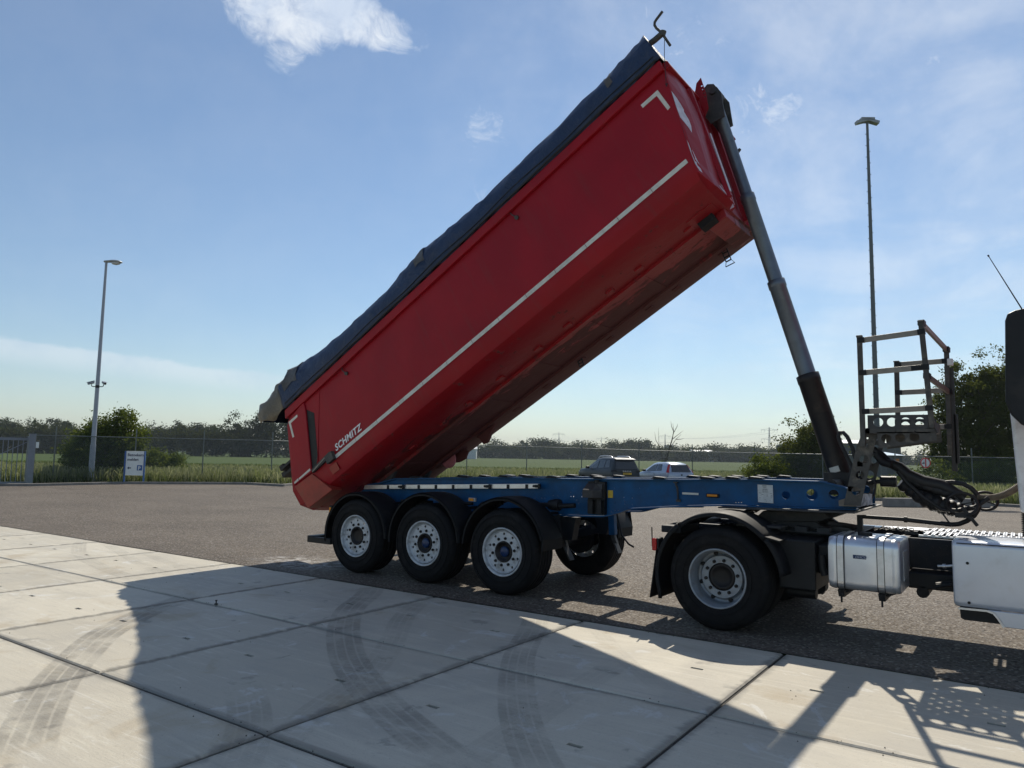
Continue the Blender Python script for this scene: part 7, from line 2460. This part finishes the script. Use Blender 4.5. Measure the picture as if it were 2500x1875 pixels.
def hatch():
    p = ground(1664, 40.6)
    yaw = R(143)
    prof = [(0.0, .36, .84, .86, .72, .66), (.05, .30, .90, .95, .80, .70), (.16, .26, .95, 1.16, .83, .62), (.42, .24, .96, 1.42, .845, .54), (1.0, .24, .95, 1.49, .845, .55), (1.7, .24, .93, 1.48, .845, .56), (2.2, .24, .91, 1.40, .845, .57), (2.8, .24, .90, 1.12, .84, .64), (3.2, .25, .88, .93, .83, .70), (3.7, .28, .80, .83, .79, .70), (3.95, .32, .64, .66, .70, .6), (4.02, .40, .52, .53, .6, .5)]
    t, bd, P, window, at = car('hatchback_car', 'pale blue silver hatchback parked right of the dark car', p, yaw, 4.0, 1.69, prof, M['hatch'])
    window('side_window', [(.86, .12), (1.42, .10), (1.42, .86), (1.05, .86)])
    window('side_window', [(1.50, .10), (2.60, .14), (2.28, .62), (1.95, .84), (1.50, .86)])
    MB().hexa([P(.01, -.60, .98), P(.01, .60, .98), P(.10, .60, .98), P(.10, -.60, .98), P(.26, -.50, 1.35), P(.26, .50, 1.35), P(.38, .50, 1.35), P(.38, -.50, 1.35)]).build('rear_window', M['glass'], bd)
    for s in (-1, 1):
        MB().hexa([P(.06, s * .60, .92), P(.06, s * .79, .92), P(.20, s * .86, .94), P(.20, s * .62, .94), P(.36, s * .49, 1.36), P(.36, s * .57, 1.36), P(.45, s * .60, 1.36), P(.45, s * .48, 1.36)]).build('tail_light', M['redlens'], bd)
        MB().hexa([P(2.5, s * .84, .93), P(2.65, s * .84, .93), P(2.65, s * 1.02, .93), P(2.5, s * 1.02, .93), P(2.52, s * .86, 1.06), P(2.63, s * .86, 1.06), P(2.63, s * 1.02, 1.06), P(2.52, s * 1.02, 1.06)]).build('wing_mirror', M['black'], bd, bevel=.02)
        MB().hexa([P(1.55, s * .845, .82), P(1.7, s * .845, .82), P(1.7, s * .87, .82), P(1.55, s * .87, .82), P(1.55, s * .845, .85), P(1.7, s * .845, .85), P(1.7, s * .87, .85), P(1.55, s * .87, .85)]).build('door_handle', M['hatch'], bd)
    MB().tube([P(-.0, 0, .80), P(-.03, 0, .80)], .045, 12).build('tailgate_emblem', M['black'], bd)
    MB().tube([P(.55, 0, 1.47), P(.40, 0, 1.62)], .006, 5).build('antenna', M['black'], bd)
    MB().hexa([P(-.05, -.78, .32), P(-.05, .78, .32), P(.2, .82, .32), P(.2, -.82, .32), P(-.04, -.78, .56), P(-.04, .78, .56), P(.2, .82, .56), P(.2, -.82, .56)]).build('rear_bumper', M['hatch'], bd, bevel=.03)
    wheels_of(t, P, 4.0, 1.69, .30, (.75, 3.25))


suv()
hatch()


# ------------------------------------------------------------------ pylons and far buildings
def pylons():
    spec = [(1364, 1055, 48, 'lattice pylon farthest to the left of the four, right of the tub'), (1468, 1067, 48, 'low distant lattice pylon left of the poplars'), (1624, 1060, 48, 'lattice pylon behind the bare tree'), (1879, 1043, 48, 'nearest lattice pylon, just left of the hydraulic ram')]
    tops = []
    for px, py, Hp, lab in spec:
        dep = (Hp - CAM[2]) * FPX / (1111.7 + (px - 1250) * .0167 - py)
        p = ground(px, dep)
        t = thing('pylon', lab, 'pylon', tuple(p), 'power pylons on the horizon')
        r3, f3, up = np.array([*RTH, 0]), np.array([*FWH, 0]), np.array([0, 0, 1.0])
        b = MB()
        w = .32

        def leg(z):
            return 3.6 - 2.6 * min(1, z / 26) if z < 26 else max(.25, 1.0 - .75 * (z - 26) / (Hp - 26))
        zs = [0, 6, 11, 16, 20, 24, 28, 31, 34, 37, 40, 44, 48]
        for sa, sb in ((1, 1), (1, -1), (-1, -1), (-1, 1)):
            for z0, z1 in zip(zs[:-1], zs[1:]):
                b.bar(p + r3 * sa * leg(z0) + f3 * sb * leg(z0) + up * z0, p + r3 * sa * leg(z1) + f3 * sb * leg(z1) + up * z1, w)
        for z0, z1 in zip(zs[:-1], zs[1:]):
            b.bar(p + r3 * leg(z0) + up * z0, p - r3 * leg(z1) + up * z1, w * .6)
            b.bar(p - r3 * leg(z0) + up * z0, p + r3 * leg(z1) + up * z1, w * .6)
            b.bar(p - r3 * leg(z1) + up * z1, p + r3 * leg(z1) + up * z1, w * .6)
        b.build('tower', M['pylon'], t)
        arms = []
        for z, half in ((44, 11.5), (31, 11.5)):
            a = MB()
            for s in (-1, 1):
                a.bar(p + r3 * s * .6 + up * (z + 2), p + r3 * s * half + up * z, w)
                a.bar(p + r3 * s * .6 + up * (z - .6), p + r3 * s * half + up * z, w)
                for q in (half, half * .62):
                    a.bar(p + r3 * s * q + up * z, p + r3 * s * q + up * (z - 3.6), .22)
                    arms.append(p + r3 * s * q + up * (z - 3.6))
            a.build('crossarm', M['pylon'], t)
        tops.append(arms)
    for k, (i, j) in enumerate(((0, 1), (2, 3))):
        b = MB()
        for a, c in zip(tops[i], tops[j]):
            pts = [tuple(a + (c - a) * t_ - np.array([0, 0, 16 * t_ * (1 - t_)])) for t_ in np.linspace(0, 1, 16)]
            b.tube(pts, .07, 3, caps=False)
        tag(b.build('power_line', M['pylon']), ('power lines sagging between the two left pylons', 'power lines sagging between the bare tree pylon and the nearest one')[k], 'power line')


pylons()


def shed(name, label, px0, px1, dep, py_eave, py_ridge, depth_m, wall, roof, gaps=0):
    a, c = ground(px0, dep), ground(px1, dep)
    d = (c - a) / np.linalg.norm(c - a)
    L = np.linalg.norm(c - a)
    f3 = np.array([*FWH, 0])
    he, hr = height(a, py_eave), height(a, py_ridge)
    t = thing(name, label, 'building', tuple(a))
    up = np.array([0, 0, 1.0])
    b = MB().hexa([a, c, c + f3 * depth_m, a + f3 * depth_m, a + up * he, c + up * he, c + f3 * depth_m + up * he, a + f3 * depth_m + up * he])
    w = b.build('wall', wall, t)
    r_ = MB()
    e = d * .3
    r_.add([a - e + up * he - f3 * .3, c + e + up * he - f3 * .3, c + e + f3 * depth_m / 2 + up * hr, a - e + f3 * depth_m / 2 + up * hr, c + e + f3 * (depth_m + .3) + up * he, a - e + f3 * (depth_m + .3) + up * he],
           [(0, 1, 2, 3), (3, 2, 4, 5), (0, 3, 5), (1, 4, 2)])
    o = r_.build('roof', roof, t)
    o.location.z += .02
    for k in range(gaps):
        s = L * (k + .5) / gaps
        MB().hexa([a + d * (s - L / gaps * .2) - f3 * .05 + up * .2, a + d * (s + L / gaps * .2) - f3 * .05 + up * .2, a + d * (s + L / gaps * .2) + f3 * .1 + up * .2, a + d * (s - L / gaps * .2) + f3 * .1 + up * .2,
                   a + d * (s - L / gaps * .2) - f3 * .05 + up * he * .8, a + d * (s + L / gaps * .2) - f3 * .05 + up * he * .8, a + d * (s + L / gaps * .2) + f3 * .1 + up * he * .8, a + d * (s - L / gaps * .2) + f3 * .1 + up * he * .8]).build('window', M['glass'], w)
    return t


shed('warehouse', 'dark warehouse with a pale roof behind the foot of the ram', 2050, 2200, 125, 1082, 1068, 30, M['wall'], M['roof'])
shed('white_shed', 'long low white shed far off under the round trees', 1694, 1756, 400, 1102, 1098, 12, M['roof'], M['roof'], 3)
shed('greenhouse', 'far greenhouse with a pale roof just right of the tub', 1140, 1162, 300, 1096, 1090, 10, M['roof'], M['roof'])
shed('grey_block', 'grey block building far off beside the bare tree', 1630, 1646, 600, 1087, 1086, 14, M['brick'], M['brick'])
shed('blue_roofed_shed', 'shed with a light blue roof seen under the platform', 2165, 2202, 75, 1112, 1103, 8, M['wall'], M['bluer'])


def orange_box():
    p = ground(2189, 60)
    z0, z1 = height(p, 1128), height(p, 1120)
    w = 11 / FPX * 60
    r3, f3, up = np.array([*RTH, 0]), np.array([*FWH, 0]), np.array([0, 0, 1.0])
    t = thing('orange_board', 'small orange board on a post seen under the platform', 'board', tuple(p))
    MB().bar(p - r3 * w / 2 + up * (z0 + z1) / 2, p + r3 * w / 2 + up * (z0 + z1) / 2, .06, z1 - z0).build('board', M['orange'], t)
    MB().bar(p, p + up * z0, .08).build('post', M['galv'], t)


orange_box()

# ------------------------------------------------------------------ haze over the plain
HAZE = 0.00028
hz = MB().box((-2400, -120, -1.2), (2400, 2600, 75))
hm = bpy.data.materials.new('haze_air')
hm.use_nodes = True
hn = NT(hm.node_tree)
hn.n.remove(hn.n['Principled BSDF'])
pv = hn.new('ShaderNodeVolumePrincipled')
pv.inputs['Color'].default_value = (0.50, 0.57, 0.64, 1)
pv.inputs['Density'].default_value = HAZE
pv.inputs['Anisotropy'].default_value = 0.3
hn.l.new(pv.outputs[0], hn.n['Material Output'].inputs['Volume'])
ho_ = hz.build('haze', hm)
tag(ho_, kind='stuff')
for o in list(bpy.data.objects):
    if 'base' in o:
        del o['base']
